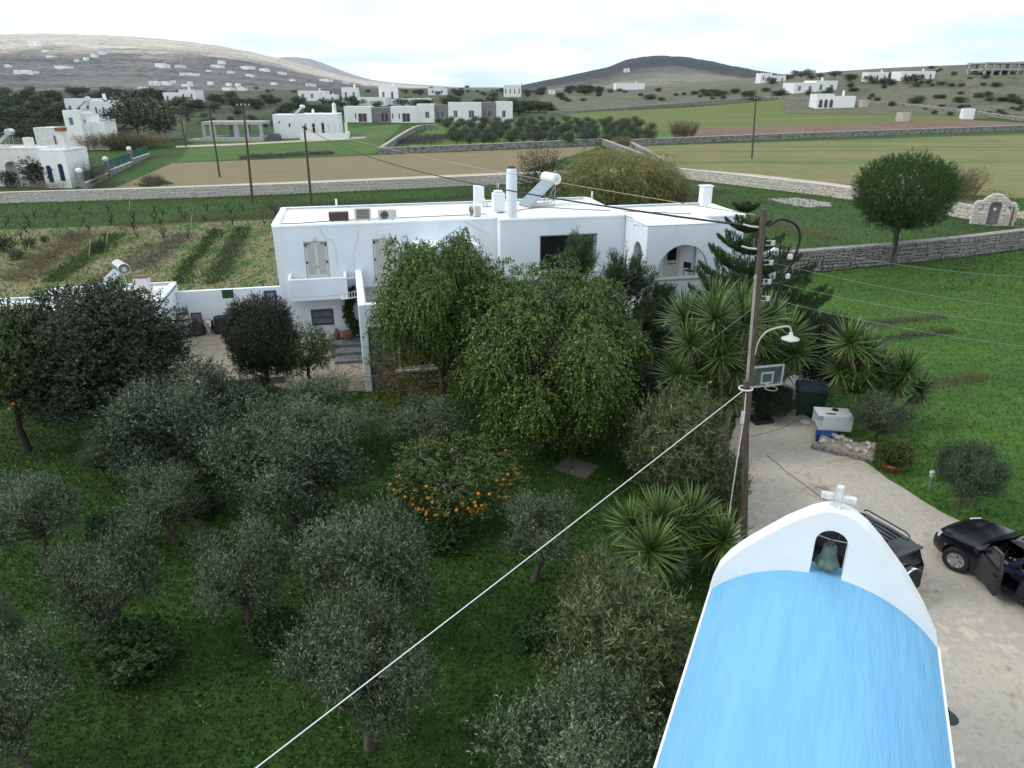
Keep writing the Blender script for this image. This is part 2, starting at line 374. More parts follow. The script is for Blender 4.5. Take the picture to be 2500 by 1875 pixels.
def field(name, px, m, nx=40, ny=20, lift=.05, kind='structure', world=False):
    c = [np.array(p[:2] if world else P(*p)[:2]) for p in px]        # near-left, near-right, far-right, far-left
    u = np.linspace(0, 1, nx)[None, :, None]; v = np.linspace(0, 1, ny)[:, None, None]
    Q = (c[0]*(1-u)+c[1]*u)*(1-v)+(c[3]*(1-u)+c[2]*u)*v
    Z = hgt(Q[..., 0], Q[..., 1])+lift
    V = np.concatenate([Q.reshape(-1, 2), Z.reshape(-1, 1)], 1)
    i = np.arange(nx-1)[None, :]+np.arange(ny-1)[:, None]*nx
    o = obj(name, np_mesh(name, V, np.stack([i.ravel(), i.ravel()+1, i.ravel()+nx+1, i.ravel()+nx], 1), m, True)); tag(o, kind=kind); return o
def smooth_path(pts, n=8):
    pts = [np.array(p, float) for p in pts]; out = []
    for i in range(len(pts)-1):
        p0, p1, p2, p3 = pts[max(i-1, 0)], pts[i], pts[i+1], pts[min(i+2, len(pts)-1)]
        for k in range(n):
            t = k/n; out.append(.5*((2*p1)+(-p0+p2)*t+(2*p0-5*p1+4*p2-p3)*t*t+(-p0+3*p1-3*p2+p3)*t**3))
    out.append(pts[-1]); return out
def strip(name, path, width, m, lift=.06, cols=4):
    path = [np.array(p[:2]) for p in path]; V = []
    for i, p in enumerate(path):
        t = path[min(i+1, len(path)-1)]-path[max(i-1, 0)]; t = t/np.linalg.norm(t); nrm = np.array([-t[1], t[0]])
        for k in range(cols):
            q = p+nrm*width*(k/(cols-1)-.5); V.append((q[0], q[1], float(hgt(q[0], q[1]))+lift))
    F = [(i*cols+k, i*cols+k+1, (i+1)*cols+k+1, (i+1)*cols+k) for i in range(len(path)-1) for k in range(cols-1)]
    o = obj(name, np_mesh(name, V, np.array(F), m, True)); tag(o, kind='structure'); return o
tanf = ramp_mat('stubble_field', [(.3, (.145, .108, .062)), (.45, (.20, .157, .09)), (.6, (.215, .178, .10)), (.7, (.14, .14, .06))], .05, scale2=.9, amt=.5, bump=.6, bscale=2.5, stretch=(1, 3, 1, R(-10)))
grn1 = ramp_mat('sprouting_field', [(.32, (0.07875, 0.102, 0.0247)), (.45, (0.1208, 0.1318, 0.0361)), (.55, (0.105, 0.1403, 0.03135)), (.68, (0.21, 0.1487, 0.07125))], .05, scale2=.6, amt=.35, bump=.4, bscale=3, stretch=(.25, 2.2, 1, R(4)))
grn2 = ramp_mat('orchard_grass', [(.3, (0.05, 0.102, 0.02)), (.6, (0.09, 0.1615, 0.03))], .2, bump=.5, bscale=3)
brn = ramp_mat('ploughed_soil', [(.3, (.105, .066, .044)), (.5, (.165, .108, .074)), (.7, (.22, .155, .11))], .12, scale2=1.3, amt=.6, bump=1, bscale=1.5)
lanem = ramp_mat('lane_dust', [(.3, (.36, .30, .25)), (.6, (.48, .42, .35))], .3, bump=.2, bscale=4)
garden = ramp_mat('garden_soil', [(.30, (.065, .055, .03)), (.40, (.10, .105, .035)), (.47, (.26, .205, .125)), (.53, (.075, .12, .028)), (.62, (.055, .12, .02)), (.72, (.15, .13, .06))], .28, scale2=2.2, amt=.5, bump=.8, bscale=4, stretch=(2.2, .7, 1, R(-27)))
lawnm = ramp_mat('lawn_grass', [(.3, (.036, .075, .014)), (.45, (.048, .112, .017)), (.58, (.072, .145, .022)), (.7, (.13, .15, .04))], .16, scale2=2.4, amt=.5, bump=1, bscale=5, stretch=(.5, 1.3, 1, R(-14)))
conc_d = ramp_mat('driveway_concrete', [(.30, (0.18, 0.1521, 0.1064)), (.40, (0.348, 0.3042, 0.2352)), (.48, (0.456, 0.4095, 0.336)), (.55, (0.36, 0.3393, 0.3024)), (.62, (0.528, 0.4563, 0.3584)), (.70, (0.672, 0.5499, 0.4032))], .42, scale2=4.2, amt=.40, bump=.25, bscale=30, rough=.92)
field('tan_field', [(235, 412), (1080, 386), (1300, 316), (372, 353)], tanf, 60, 30, .05)
field('weedy_field', [(385, 350), (810, 334), (870, 268), (420, 306)], ramp_mat('weeds', [(.3, (.05, .085, .022)), (.5, (.065, .125, .025)), (.62, (.11, .12, .06)), (.7, (.15, .13, .09))], .12, bump=.8, bscale=2), 40, 20, .04)
field('orchard_floor', [(865, 330), (1490, 300), (1440, 250), (945, 262)], grn2, 40, 20, .05)
field('far_green_field', [(1440, 286), (2210, 250), (1700, 214), (1190, 243)], grn1, 50, 24, .06)
field('ploughed_field', [(1440, 303), (2260, 270), (2060, 258), (1500, 277)], brn, 50, 16, .11)
field('striped_field', [(1450, 366), (2330, 440), (2330, 286), (1388, 316)], ramp_mat('striped_crop', [(.36, (0.081, 0.1225, 0.0308)), (.43, (0.108, 0.147, 0.0385)), (.48, (0.216, 0.1715, 0.0935)), (.52, (0.1242, 0.1568, 0.0418)), (.58, (0.2376, 0.1813, 0.1045)), (.66, (0.1296, 0.1568, 0.044))], .04, scale2=.5, amt=.3, bump=.4, bscale=3, stretch=(.16, 2.6, 1, R(-4))), 60, 40, .05)
field('vegetable_garden', [(-160, 665), (600, 655), (605, 474), (-60, 500)], garden, 50, 30, .03)
field('lawn', [(1860, 1120), (2700, 1240), (2420, 520), (1680, 600)], lawnm, 60, 60, .02)
WALL_L = [(-120, 448), (0, 440), (350, 429), (700, 416), (1060, 399), (1300, 390)]
WALL_R = [(1425, 380), (1560, 396), (1720, 416), (1812, 428), (2040, 464), (2112, 478)]
lane_pts = smooth_path([P(x, y-14+dy)[:2] for x, y, dy in [(-120, 444, 0), (0, 436, 0), (350, 424, 0), (700, 410, 0), (1060, 393, 1), (1300, 384, 1), (1440, 383, 0), (1600, 394, 0), (1800, 420, -3), (1960, 446, -6), (2100, 470, -8), (2260, 498, -10)]])
strip('lane', lane_pts, 4.6, lanem, .07)
strip('track', smooth_path([P(*p)[:2] for p in [(1452, 372), (1410, 352), (1385, 335), (1352, 322), (1320, 312)]]), 3.2, lanem, .08)
strip('track', smooth_path([P(*p)[:2] for p in [(380, 318), (520, 312), (640, 306), (760, 300), (775, 296)]]), 3.0, lanem, .07)
scrub = ramp_mat('scrubland', [(.34, (.035, .042, .022)), (.44, (.075, .08, .045)), (.52, (.14, .13, .09)), (.60, (.085, .10, .045)), (.70, (.20, .18, .14))], .07, scale2=.7, amt=.5, bump=1, bscale=.8)
scrub_d = ramp_mat('dark_scrubland', [(.34, (.02, .026, .014)), (.46, (.045, .055, .027)), (.58, (.075, .085, .04)), (.70, (.06, .11, .03))], .07, scale2=.7, amt=.5, bump=1, bscale=.8)
field('scrub_slope', [(1700, 246), (2420, 262), (2420, 130), (1650, 178)], scrub, 50, 40, .12)
field('scrub_plain', [(1175, 240), (1690, 212), (1660, 184), (1150, 190)], scrub, 40, 30, .10)
field('scrub_plain', [(-200, 318), (400, 302), (420, 196), (-200, 200)], scrub_d, 50, 40, .08)
field('scrub_plain', [(405, 262), (1175, 250), (1150, 192), (420, 194)], scrub_d, 50, 40, .07)
# driveway and yard pavings
def slab(name, pts, m, z=.03, sub=24, wob=.08):
    import bmesh
    out = []
    for i in range(len(pts)):
        a, b = np.array(pts[i], float), np.array(pts[(i+1) % len(pts)], float); n = max(2, int(np.linalg.norm(b-a)/.6))
        for k in range(n):
            q = a+(b-a)*k/n; out.append((q[0]+random.uniform(-wob, wob), q[1]+random.uniform(-wob, wob)))
    mb = MB(); mb.prism([(p[0], p[1]) for p in out], (), 0, 1)
    mb.v = [(x, zz, z-.25+.25*(1-y)) for x, y, zz in mb.v]
    o = mb.build(name, m); tag(o, kind='structure'); return o
DRIVE = [PZ(*p)[:2] for p in [(1655, 845), (1742, 895), (1772, 918), (1842, 984), (1920, 1035), (2040, 1112), (2130, 1150), (2240, 1185), (2600, 1230), (2900, 1700), (2100, 2300), (1300, 2300), (1490, 1700), (1560, 1300), (1590, 1180), (1566, 1060), (1562, 985), (1600, 880)]]
slab('driveway', DRIVE, conc_d, .03)
strip('expansion_joint', [PZ(*p)[:2] for p in [(1656, 985), (1700, 1022), (1745, 1055), (1790, 1088), (1850, 1130)]], .035, mat('joint_tar', (.10, .095, .09), .9), .036, 2)
strip('expansion_joint', [PZ(*p)[:2] for p in [(1620, 946), (1680, 930), (1735, 905)]], .03, MATS['joint_tar'], .036, 2)
PATH = [PZ(*p)[:2] for p in [(1640, 882), (1718, 892), (1735, 862), (1790, 835), (1760, 800), (1650, 830)]]
slab('paved_path', PATH, mat('path_mortar', (.50, .48, .45), .95, var=.2), .05)
YARD = [PZ(*p)[:2] for p in [(360, 768), (470, 742), (700, 735), (790, 770), (800, 845), (640, 850), (480, 800), (440, 830), (340, 900), (240, 900)]]
slab('courtyard_paving', YARD, ramp_mat('yard_paving', [(.3, (.16, .13, .10)), (.5, (.29, .25, .195)), (.7, (.36, .31, .25))], .5, scale2=4, amt=.5, bump=.3, bscale=14), .03)
# ------------------------------------------------------------------ building blocks
def block(parent, x0, x1, y0, y1, z0, z1, m=None, front=(), left=(), right=(), rim=.12, roofm=None, name='wall', th=.25, bevel=None, pane=None, rimw=.25, floor=True):
    "a box of walls with real openings; each opening is (a0, a1, z0, z1, kind)"
    m = m or white; mb = MB()
    def outline(h):
        a0, a1, b0, b1, k = h[:5]
        if k.startswith('arch'): return [(a0, b0)]+[(a1, b0)]+arc((a0+a1)/2, b1-(a1-a0)/2 if (b1-b0) > (a1-a0)/2 else b0, (a1-a0)/2, min((a1-a0)/2, b1-b0), 0, 180, 14)[(0 if (b1-b0) > (a1-a0)/2+.01 else 1):(None if (b1-b0) > (a1-a0)/2+.01 else -1)]
        return rect(a0, a1, b0, b1)
    yb = y0+th if front else y0; xb = x0+th if left else x0; xe = x1-th if right else x1
    if front: mb.prism(rect(x0, x1, z0, z1), [outline(h) for h in front], y0, yb)
    if left:
        q = MB().prism(rect(yb, y1, z0, z1), [outline(h) for h in left], 0, th); mb.add([(x0+b, a, c) for a, b, c in q.v], q.f)
    if right:
        q = MB().prism(rect(yb, y1, z0, z1), [outline(h) for h in right], 0, th); mb.add([(xe+b, a, c) for a, b, c in q.v], q.f)
    if floor: mb.bx(xb, xe, yb, y1, z0, z1)
    w = mb.build(name, m, parent)
    if bevel: pass
    for hs, side in ((front, 'f'), (left, 'l'), (right, 'r')):
        for h in hs:
            a0, a1, b0, b1, k = h[:5]
            if k.endswith('open'): continue
            d = k.endswith('door'); pm = h[5] if len(h) > 5 else (pane or glass_d); e = .03
            q = MB(); fr = MB(); f = min(.07, (a1-a0)*.12)
            q.prism(outline((a0+e, a1-e, b0+(.0 if d else e), b1-e, k)), (), th*.62, th*.62+.03)
            if not k.startswith('arch'):
                fr.prism(rect(a0+.004, a1-.004, b0+.004, b1-.004), [rect(a0+f, a1-f, b0+f, b1-f)], th*.45, th*.6)
                if (a1-a0) > .9 and not d: fr.bx((a0+a1)/2-.03, (a0+a1)/2+.03, th*.46, th*.59, b0+f+.002, b1-f-.002)
            tr = (lambda p: (p[0], y0+p[1], p[2])) if side == 'f' else ((lambda p: (x0+p[1], p[0], p[2])) if side == 'l' else (lambda p: (x1-p[1], p[0], p[2])))
            q.v = [tr(p) for p in q.v]
            po = q.build('door' if d else 'window', pm, parent)
            if fr.v:
                fr.v = [tr(p) for p in fr.v]; fr.build('frame', h[6] if len(h) > 6 else white2, po)
    if rim:
        r = MB(); o_ = .012; t = rimw
        r.bx(x0-o_, x1+o_, y0-o_, y0+t, z1, z1+rim).bx(x0-o_, x1+o_, y1-t, y1+o_, z1, z1+rim)
        r.bx(x0-o_, x0+t, y0+t, y1-t, z1, z1+rim).bx(x1-t, x1+o_, y0+t, y1-t, z1, z1+rim)
        rb = r.build('roof_rim', m, parent, bevel=.05)
        MB().bx(x0+t, x1-t, y0+t, y1-t, z1, z1+.03).build('roof', roofm or roofw, parent)
    return w
HU = R(12.5)
def H2W(u, v, z=0.0): return Vector((-11.1+u*math.cos(HU)-v*math.sin(HU), 33.4+u*math.sin(HU)+v*math.cos(HU), z))
# ------------------------------------------------------------------ main house
hs = empty('main_house', H2W(0, 0), HU, 'long white two-storey flat-roofed house with balcony, terrace and arched porch behind the big green trees', 'house')
wash = mat('blueish_lime_wash', (.755, .805, .85), .92, col2=(.69, .74, .785), scale=.8, lo=.30, hi=.56, bump=.28, bscale=2.6, spec=.08, stretch=(1, 1, .45))
def cut_box(o, boxes):
    for b in boxes:
        c = (b if isinstance(b, MB) else MB().bx(*b)).build('cutter', None, o.parent); m = o.modifiers.new('b', 'BOOLEAN'); m.object = c; m.operation = 'DIFFERENCE'; m.solver = 'EXACT'; bpy.context.view_layer.update()
        me = bpy.data.meshes.new_from_object(o.evaluated_get(bpy.context.evaluated_depsgraph_get())); o.modifiers.clear(); o.data = me; bpy.data.objects.remove(c)
def soft(o, w=.05):
    b = o.modifiers.new('bevel', 'BEVEL'); b.width = w; b.segments = 3; b.limit_method = 'ANGLE'; b.angle_limit = R(40)
    o.data.shade_smooth(); o.data.set_sharp_from_angle(angle=R(35)); return o
def body(x0, x1, y0, y1, z1, holes=()):
    o = MB().bx(x0, x1, y0, y1, 0, z1).build('wall', wash, hs); cut_box(o, [(a, b, y0-1, y0+.26, c, d) for a, b, c, d in holes]); soft(o, .045)
    t = .3; r_ = MB().bx(x0-.012, x1+.012, y0-.012, y0+t, z1-.06, z1+.13).bx(x0-.012, x1+.012, y1-t, y1+.012, z1-.06, z1+.13).bx(x0-.012, x0+t, y0+t, y1-t, z1-.06, z1+.13).bx(x1-t, x1+.012, y0+t, y1-t, z1-.06, z1+.13)
    r_.build('roof_rim', wash, hs, bevel=.06); MB().bx(x0+t, x1-t, y0+t, y1-t, z1-.02, z1+.03).build('roof', roofw, hs)
body(0, 10.6, 0, 5.7, 5.95, [(1.31, 2.40, 3.04, 5.27), (4.50, 5.59, 3.04, 5.27), (1.30, 2.38, 1.12, 1.97)])
body(10.601, 17.1, -.62, 5.85, 5.97, [(12.66, 15.64, 3.36, 5.2)])
body(17.101, 23.05, -1.8, 2.45, 5.96)
block(hs, 23.05, 26.3, -.4, 1.8, 0, 3.75, wash, rim=.08)
# porch with three arches
block(hs, 17.08, 20.75, -3.5, -1.8, 0, 3.0, wash, rim=0, name='porch_base')
pw = MB()
pw.prism(rect(17.08, 20.75, 3.0, 5.8), [[(17.68, 3.44)]+[(20.42, 3.44)]+arc(19.05, 3.55, 1.37, 1.5, 0, 180, 22)], -3.5, -3.22)
sidea = [(-3.0, 3.02), (-1.93, 3.02)]+arc(-2.465, 4.5, .535, .58, 0, 180, 14)
for xa in (17.08, 20.47):
    q = MB().prism(rect(-3.22, -1.8, 3.0, 5.8), [sidea], 0, .28); pw.add([(xa+b, a, c) for a, b, c in q.v], q.f)
pw.bx(17.08, 20.75, -3.5, -1.8, 5.8, 5.98)
soft(pw.build('porch', wash, hs), .035)
MB().bx(17.62, 20.48, -3.56, -3.18, 3.40, 3.46).build('porch_sill', mat('sill_marble', (.55, .55, .54), .5, var=.15), hs)
r = MB().bx(17.06, 20.77, -3.52, -3.25, 5.98, 6.06).bx(17.06, 17.3, -3.25, -1.8, 5.98, 6.06).bx(20.53, 20.77, -3.25, -1.8, 5.98, 6.06).build('roof_rim', wash, hs, bevel=.05)
MB().bx(17.3, 20.53, -3.25, -1.8, 5.98, 6.01).build('roof', roofw, hs)
MB().bx(17.38, 20.45, -3.2, -1.82, 3.0, 3.03).build('porch_floor', pale_stone, hs)
dr = MB().bx(18.8, 19.62, -1.86, -1.805, 3.05, 5.1).build('door', door_paint, hs, bevel=.01)
MB().bx(18.95, 19.42, -1.885, -1.86, 3.95, 4.9).build('pane', glass_d, dr)
MB().bx(19.0, 19.4, -1.89, -1.86, 3.2, 3.62).build('panel', door_paint, dr, bevel=.01)
MB().tube([(19.0, -1.9, 3.78), (19.05, -1.92, 3.78), (19.35, -1.92, 3.78), (19.4, -1.9, 3.78)], .02).build('handle', blackp, dr)
# big picture window
fr = MB().prism(rect(12.66, 15.64, 3.36, 5.2), [rect(12.74, 15.5, 3.44, 5.12)], -.42, -.34).build('window', mat('window_frame', (.35, .36, .37), .5), hs)
MB().bx(12.73, 15.51, -.385, -.375, 3.43, 5.13).build('pane', glass_d, fr)
MB().bx(12.55, 15.75, -.72, -.3, 3.28, 3.355).build('sill', white2, hs)
# louvred double doors of the upper floor
slat_m = mat('door_louvre', (.66, .64, .60), .6)
def louvre_door(x0, x1, z0, z1):
    d = MB().prism(rect(x0, x1, z0, z1), [rect(x0+.05, x1-.05, z0+.02, z1-.05)], .06, .14).build('door', mat('door_frame', (.48, .48, .46), .6), hs)
    xm = (x0+x1)/2
    for a, b in ((x0+.055, xm-.004), (xm+.004, x1-.055)):
        mb = MB(); zt = z1-.055; zb = z0+.03
        mb.prism(rect(a, b, zb, zt), [rect(a+.07, b-.07, zb+.62, zt-.08)], .07, .11)
        n = 26
        for k in range(n):
            z = zb+.635+(zt-.095-zb-.635)*k/(n-1); mb.obx(((a+b)/2, .09, z), (b-a-.14, .045, .012), rotm(rx=R(-38)))
        mb.bx(a+.1, b-.1, .055, .07, zb+.12, zb+.5); mb.bx(a+.072, b-.072, .106, .112, zb+.622, zt-.082)
        mb.build('leaf', slat_m, d)
    for zc in (z0+.25, (z0+z1)/2+.12, z1-.18):
        for s, xe in ((1, x0+.05), (-1, x1-.05)):
            MB().bx(min(xe, xe+s*.07), max(xe, xe+s*.07), .03, .06, zc-.05, zc+.05).build('hinge', blackp, d)
    for s, xe in ((1, x0+.06), (-1, x1-.06)):
        MB().bx(min(xe, xe+s*.26), max(xe, xe+s*.26), .05, .065, z1-.12, z1-.09).build('strap', blackp, d)
    for s in (-1, 1): MB().bx(xm+s*.045-.015, xm+s*.045+.015, .03, .07, z0+.98, z0+1.03).build('handle', blackp, d)
louvre_door(1.31, 2.40, 3.04, 5.27); louvre_door(4.50, 5.59, 3.04, 5.27)
sw = MB().prism(rect(1.30, 2.38, 1.12, 1.97), [rect(1.38, 1.82, 1.2, 1.89), rect(1.86, 2.30, 1.2, 1.89)], .03, .12).build('window', shut_grey, hs)
for a in (1.39, 1.87):
    mb = MB()
    for k in range(12): mb.obx((a+.21, .08, 1.225+k*.058), (.42, .05, .01), rotm(rx=R(-40)))
    mb.build('shutter', shut_grey, sw); MB().bx(a, a+.42, .05, .10, 1.53, 1.57).build('shutter_rail', shut_grey, sw)
MB().bx(1.25, 2.43, -.05, .02, 1.06, 1.115).build('sill', white2, hs)
# balcony
MB().bx(.5, 3.17, -1.2, -.001, 2.76, 2.92).build('balcony_floor', wash, hs)
b = MB().bx(.5, 3.17, -1.2, -1.06, 2.92, 3.78).bx(.5, .64, -1.06, -.001, 2.92, 3.80).bx(3.03, 3.17, -1.06, -.001, 2.92, 3.80).build('balcony', wash, hs, bevel=.03)
MB().tube([(2.9, -1.25, 3.02), (2.9, -1.15, 3.02)], .035).build('drain_pipe', blackp, hs)
# wall lamps and cables
for u, z in ((1.82, 5.38), (5.05, 5.38), (.63, 1.66)):
    lm = MB().lathe([(.03, 0), (.06, .02), (.07, .1), (.055, .16), (.02, .18)], 10, (u, -.1, z-.08)).build('wall_lamp', mat('lamp_glass', (.5, .5, .47), .3), hs)
    MB().bx(u-.04, u+.04, -.06, 0, z+.02, z+.1).build('bracket', steel, lm)
cabm = mat('white_cable', (.6, .62, .64), .5)
for pts in ([(2.1, -.02, 5.9), (2.3, -.02, 5.5), (2.45, -.02, 5.35), (2.72, -.02, 5.2), (2.8, -.02, 3.9)], [(3.9, -.02, 6.0), (3.85, -.02, 5.4), (3.6, -.02, 4.7), (3.55, -.02, 3.95)], [(8.9, -.02, 6.0), (9.6, -.02, 5.6), (10.2, -.02, 5.3)]):
    MB().tube(smooth_path(pts, 5), .012, 5).build('cable', cabm, hs)
MB().tube([(21.1, -1.84, 3.0), (21.1, -1.84, 5.6)], .04, 6).build('drain_pipe', steel, hs)
# terrace over the stone-faced room
lowm = wash
MB().bx(3.58, 3.9, -6.3, -.001, 0, 3.86).build('terrace_side_wall', lowm, hs, bevel=.05)
MB().bx(3.9, 10.4, -6.3, -6.05, 2.86, 3.86).build('terrace_parapet', lowm, hs, bevel=.04)
MB().bx(3.9, 10.4, -6.0, -.3, 0, 2.9).build('terrace_room', mortar_d, hs)
win = MB().prism(rect(5.05, 7.65, .95, 2.3), [rect(5.15, 7.55, 1.05, 2.2)], -6.42, -6.3).build('window', mat('grey_frame', (.42, .43, .44), .6), hs)
MB().bx(5.1, 7.6, -6.3, -6.25, 1.0, 2.25).build('pane', glass_d, win)
MB().bx(4.9, 7.8, -6.55, -6.3, .86, .945).build('sill', mat('pale_sill', (.55, .55, .53), .7), hs)
stone_me = []
for k in range(7):
    mb = MB(); mb.obx((0, 0, 0), (1, 1, 1)); me = mb.mesh('stone', slate_stone)
    for v in me.vertices: v.co = Vector(v.co)*(.95)+Vector((random.uniform(-.06, .06), random.uniform(-.12, .12), random.uniform(-.07, .07)))
    stone_me.append(me)
sf = MB().bx(3.9, 10.4, -6.06, -6.01, 0, 2.86).build('stone_facing', mortar_d, hs)
z = 0.0; row = 0
while z < 2.8:
    hgt_ = min(random.choice([.16, .2, .24, .28]), 2.84-z); x = 3.92
    while x < 10.2:
        w = random.uniform(.3, .75)
        if not (5.0 < x+w/2 < 7.7 and .8 < z+hgt_/2 < 2.35): obj('stone', random.choice(stone_me), sf, (x+w/2, -6.1, z+hgt_/2), None, (w-.015, .1, hgt_-.015))
        x += w
    z += hgt_; row += 1
tf = MB().bx(3.9, 10.4, -6.05, -.02, 2.9, 2.96).build('terrace_floor', mortar, hs)
flag_m = mat('flagstone', (.32, .30, .27), .9, col2=(.20, .19, .175), scale=1.7, bump=.3, bscale=12)
def flags(parent, x0, x1, y0, y1, z, step=.62, m=None, th=.025, gap=.03):
    nx, ny = max(1, int((x1-x0)/step)), max(1, int((y1-y0)/step)); G = {}
    for i in range(nx+1):
        for j in range(ny+1):
            jx = 0 if i in (0, nx) else random.uniform(-.2, .2)*step; jy = 0 if j in (0, ny) else random.uniform(-.2, .2)*step
            G[i, j] = np.array([x0+(x1-x0)*i/nx+jx, y0+(y1-y0)*j/ny+jy])
    for i in range(nx):
        for j in range(ny):
            q = [G[i, j], G[i+1, j], G[i+1, j+1], G[i, j+1]]
            if random.random() < .3: q = [q[0], (q[0]+q[1])/2*.96+q[2]*.04, q[1], q[2], q[3]]
            c = sum(q)/len(q); q = [c+(p-c)*(1-gap/step*2) for p in q]
            mb = MB().prism([(p[0], p[1]) for p in q], (), 0, th); mb.v = [(a, cz, z+b) for a, b, cz in mb.v]
            mb.build('flagstone', m or flag_m, parent)
flags(tf, 3.95, 6.8, -6.0, -.1, 2.962, .75)
pr = MB().bx(6.4, 9.35, -1.75, -.001, 4.95, 5.12).build('canopy_roof', wash, hs)
MB().bx(6.45, 6.6, -1.7, -1.55, 2.97, 4.95).build('canopy_post', wash, hs)
# steps by the terrace wall
for k in range(3): MB().bx(2.1+.1*k, 3.57, -1.2-.75*k, -.02 if k == 0 else -1.2-.75*(k-1)-.005, 0, .48-.15*k).build('step', slate_stone, hs, bevel=.03)
# chimneys
MB().lathe([(.29, 6.0), (.27, 6.15), (.265, 7.4), (.25, 8.2), (.22, 8.42)], 20, (11.28, -.3, 0)).build('chimney', wash, hs, smooth=40)
MB().lathe([(.215, 8.42), (.19, 8.5), (.16, 8.44)], 16, (11.28, -.3, 0)).build('chimney_rim', mat('soot', (.10, .075, .065), .9), hs)
MB().bx(10.32, 10.86, 4.75, 5.2, 5.9, 7.0).build('chimney', white, hs, bevel=.03)
mb = MB().bx(10.77, 11.4, 1.7, 2.2, 5.9, 7.0).bx(10.85, 11.3, 1.78, 2.12, 7.0, 7.12)
mb.build('chimney', white, hs, bevel=.05); MB().tube([(11.08, 1.95, 7.1), (11.08, 1.95, 7.45)], .02, 5).build('vent_pipe', white, hs)
MB().bx(22.4, 22.95, 1.75, 2.25, 5.9, 7.0).build('chimney', white, hs, bevel=.02); MB().bx(22.35, 23.0, 1.7, 2.3, 7.0, 7.06).build('chimney_cap', white, hs)
for u, v in ((2.9, 5.5), (17.3, 5.4), (25.6, 1.4), (24.0, 1.5)): MB().tube([(u, v, 5.9 if u < 20 else 3.7), (u, v, 6.45 if u < 20 else 4.3)], .05, 6).build('roof_post', white, hs)
# ------------------------------------------------------------------ things on the roof
acm = mat('unit_casing', (.60, .59, .55), .55, var=.1)
def ac_unit(u, v, w, h, d, label, style, rz=0):
    a = empty('air_conditioner', H2W(u, v, 6.03), HU+rz, label, 'air conditioner', 'cooling units on the flat roof')
    MB().bx(-w/2, w/2, 0, d, .06, h).build('casing', acm if style else mat('brown_casing', (.16, .11, .085), .6, var=.3), a, bevel=.015)
    for s in (-1, 1): MB().bx(s*w*.35-.03, s*w*.35+.03, 0, d, 0, .06).build('foot', steel, a)
    if style == 1:
        MB().tube([(-w*.14, -.012, h*.53), (-w*.14, .004, h*.53)], h*.38, 22).build('fan_opening', dark, a)
        g = MB()
        for rr in (.12, .2, .28, .36): g.tube([(-w*.14+h*rr*math.cos(t*math.pi/9), -.018, h*.53+h*rr*math.sin(t*math.pi/9)) for t in range(19)], .006, 4)
        g.build('grille', steel, a)
        MB().bx(w*.47, w*.56, .05, d-.05, .1, h*.9).build('valve_cover', acm, a)
    elif style == 2:
        MB().bx(-w*.38, w*.38, -.006, .002, .12, h*.9).build('coil', mat('green_coil', (.10, .12, .10), .6), a)
        g = MB()
        for k in range(9): g.bx(-w*.38+k*w*.095-.004, -w*.38+k*w*.095+.004, -.016, -.006, .12, h*.9)
        for k in range(6): g.bx(-w*.38, w*.38, -.014, -.007, .14+k*(h-.22)/6, .148+k*(h-.22)/6)
        g.build('grille', acm, a)
    else:
        g = MB()
        for k in range(14): g.bx(-w*.46, w*.46, -.012, .002, .1+k*(h-.14)/14, .1+k*(h-.14)/14+.012)
        g.build('grille', mat('rusty_grille', (.10, .075, .06), .7), a)
ac_unit(3.04, .5, .92, .48, .34, 'brown slatted cooling unit on the roof above the balcony door', 0)
ac_unit(4.17, .55, .78, .62, .36, 'cream cooling unit with wire grille on the roof, between a brown and a round-fan unit', 2)
ac_unit(5.3, .5, .82, .52, .3, 'white cooling unit with round fan grille on the front roof edge', 1)
ac_unit(9.5, .7, .62, .55, .32, 'white cooling unit turned sideways on the roof by the tall round chimney', 1, R(-70))
mb = MB().tube(smooth_path([H2W(*p) for p in [(.4, .3, 6.1), (1.2, .6, 6.05), (2.6, .9, 6.05), (5, 1.05, 6.05), (8, 1.2, 6.05), (10.5, 1.4, 6.05), (12.5, 2.3, 6.06), (13.8, 2.7, 6.06), (15, 1.9, 6.06), (18, .4, 6.05), (20.5, -.9, 6.05)]], 6), .022, 6)
tag(mb.build('roof_cable', mat('grey_cable', (.06, .07, .09), .6)), 'dark cable lying along the white roof of the main house', 'cable')
a = empty('satellite_dish', H2W(10.55, 3.3, 6.03), HU, 'white satellite dish on the roof beside the square chimneys', 'dish')
MB().lathe([(.0, 0), (.14, .012), (.26, .05), (.34, .095), (.345, .10), (.26, .06), (.14, .024), (0, .014)], 24, (0, 0, .36), rotm(ry=R(65)), cap=False).build('reflector', mat('dish_paint', (.62, .62, .61), .4), a, smooth=40)
MB().tube([(0, 0, 0), (-.05, 0, .36)], .025).tube([(0, 0, .1), (.5, 0, .08)], .02).build('mount', steel, a); MB().tube([(0, 0, .2), (.33, 0, .42)], .012).build('feed_arm', steel, a)
a = empty('tv_antenna', H2W(11.2, 3.0, 6.03), HU, 'thin metal television antenna on a mast behind the chimneys', 'antenna')
MB().tube([(0, 0, 0), (0, 0, 1.95)], .018, 6).build('mast', steel, a); MB().tube([(-.5, 0, 1.65), (.5, .1, 1.72)], .012, 5).build('boom', steel, a)
for k in range(9): MB().tube([(-.48+k*.12, -.02, 1.5), (-.46+k*.12, .04, 1.9)], .006, 4).build('element', steel, a)
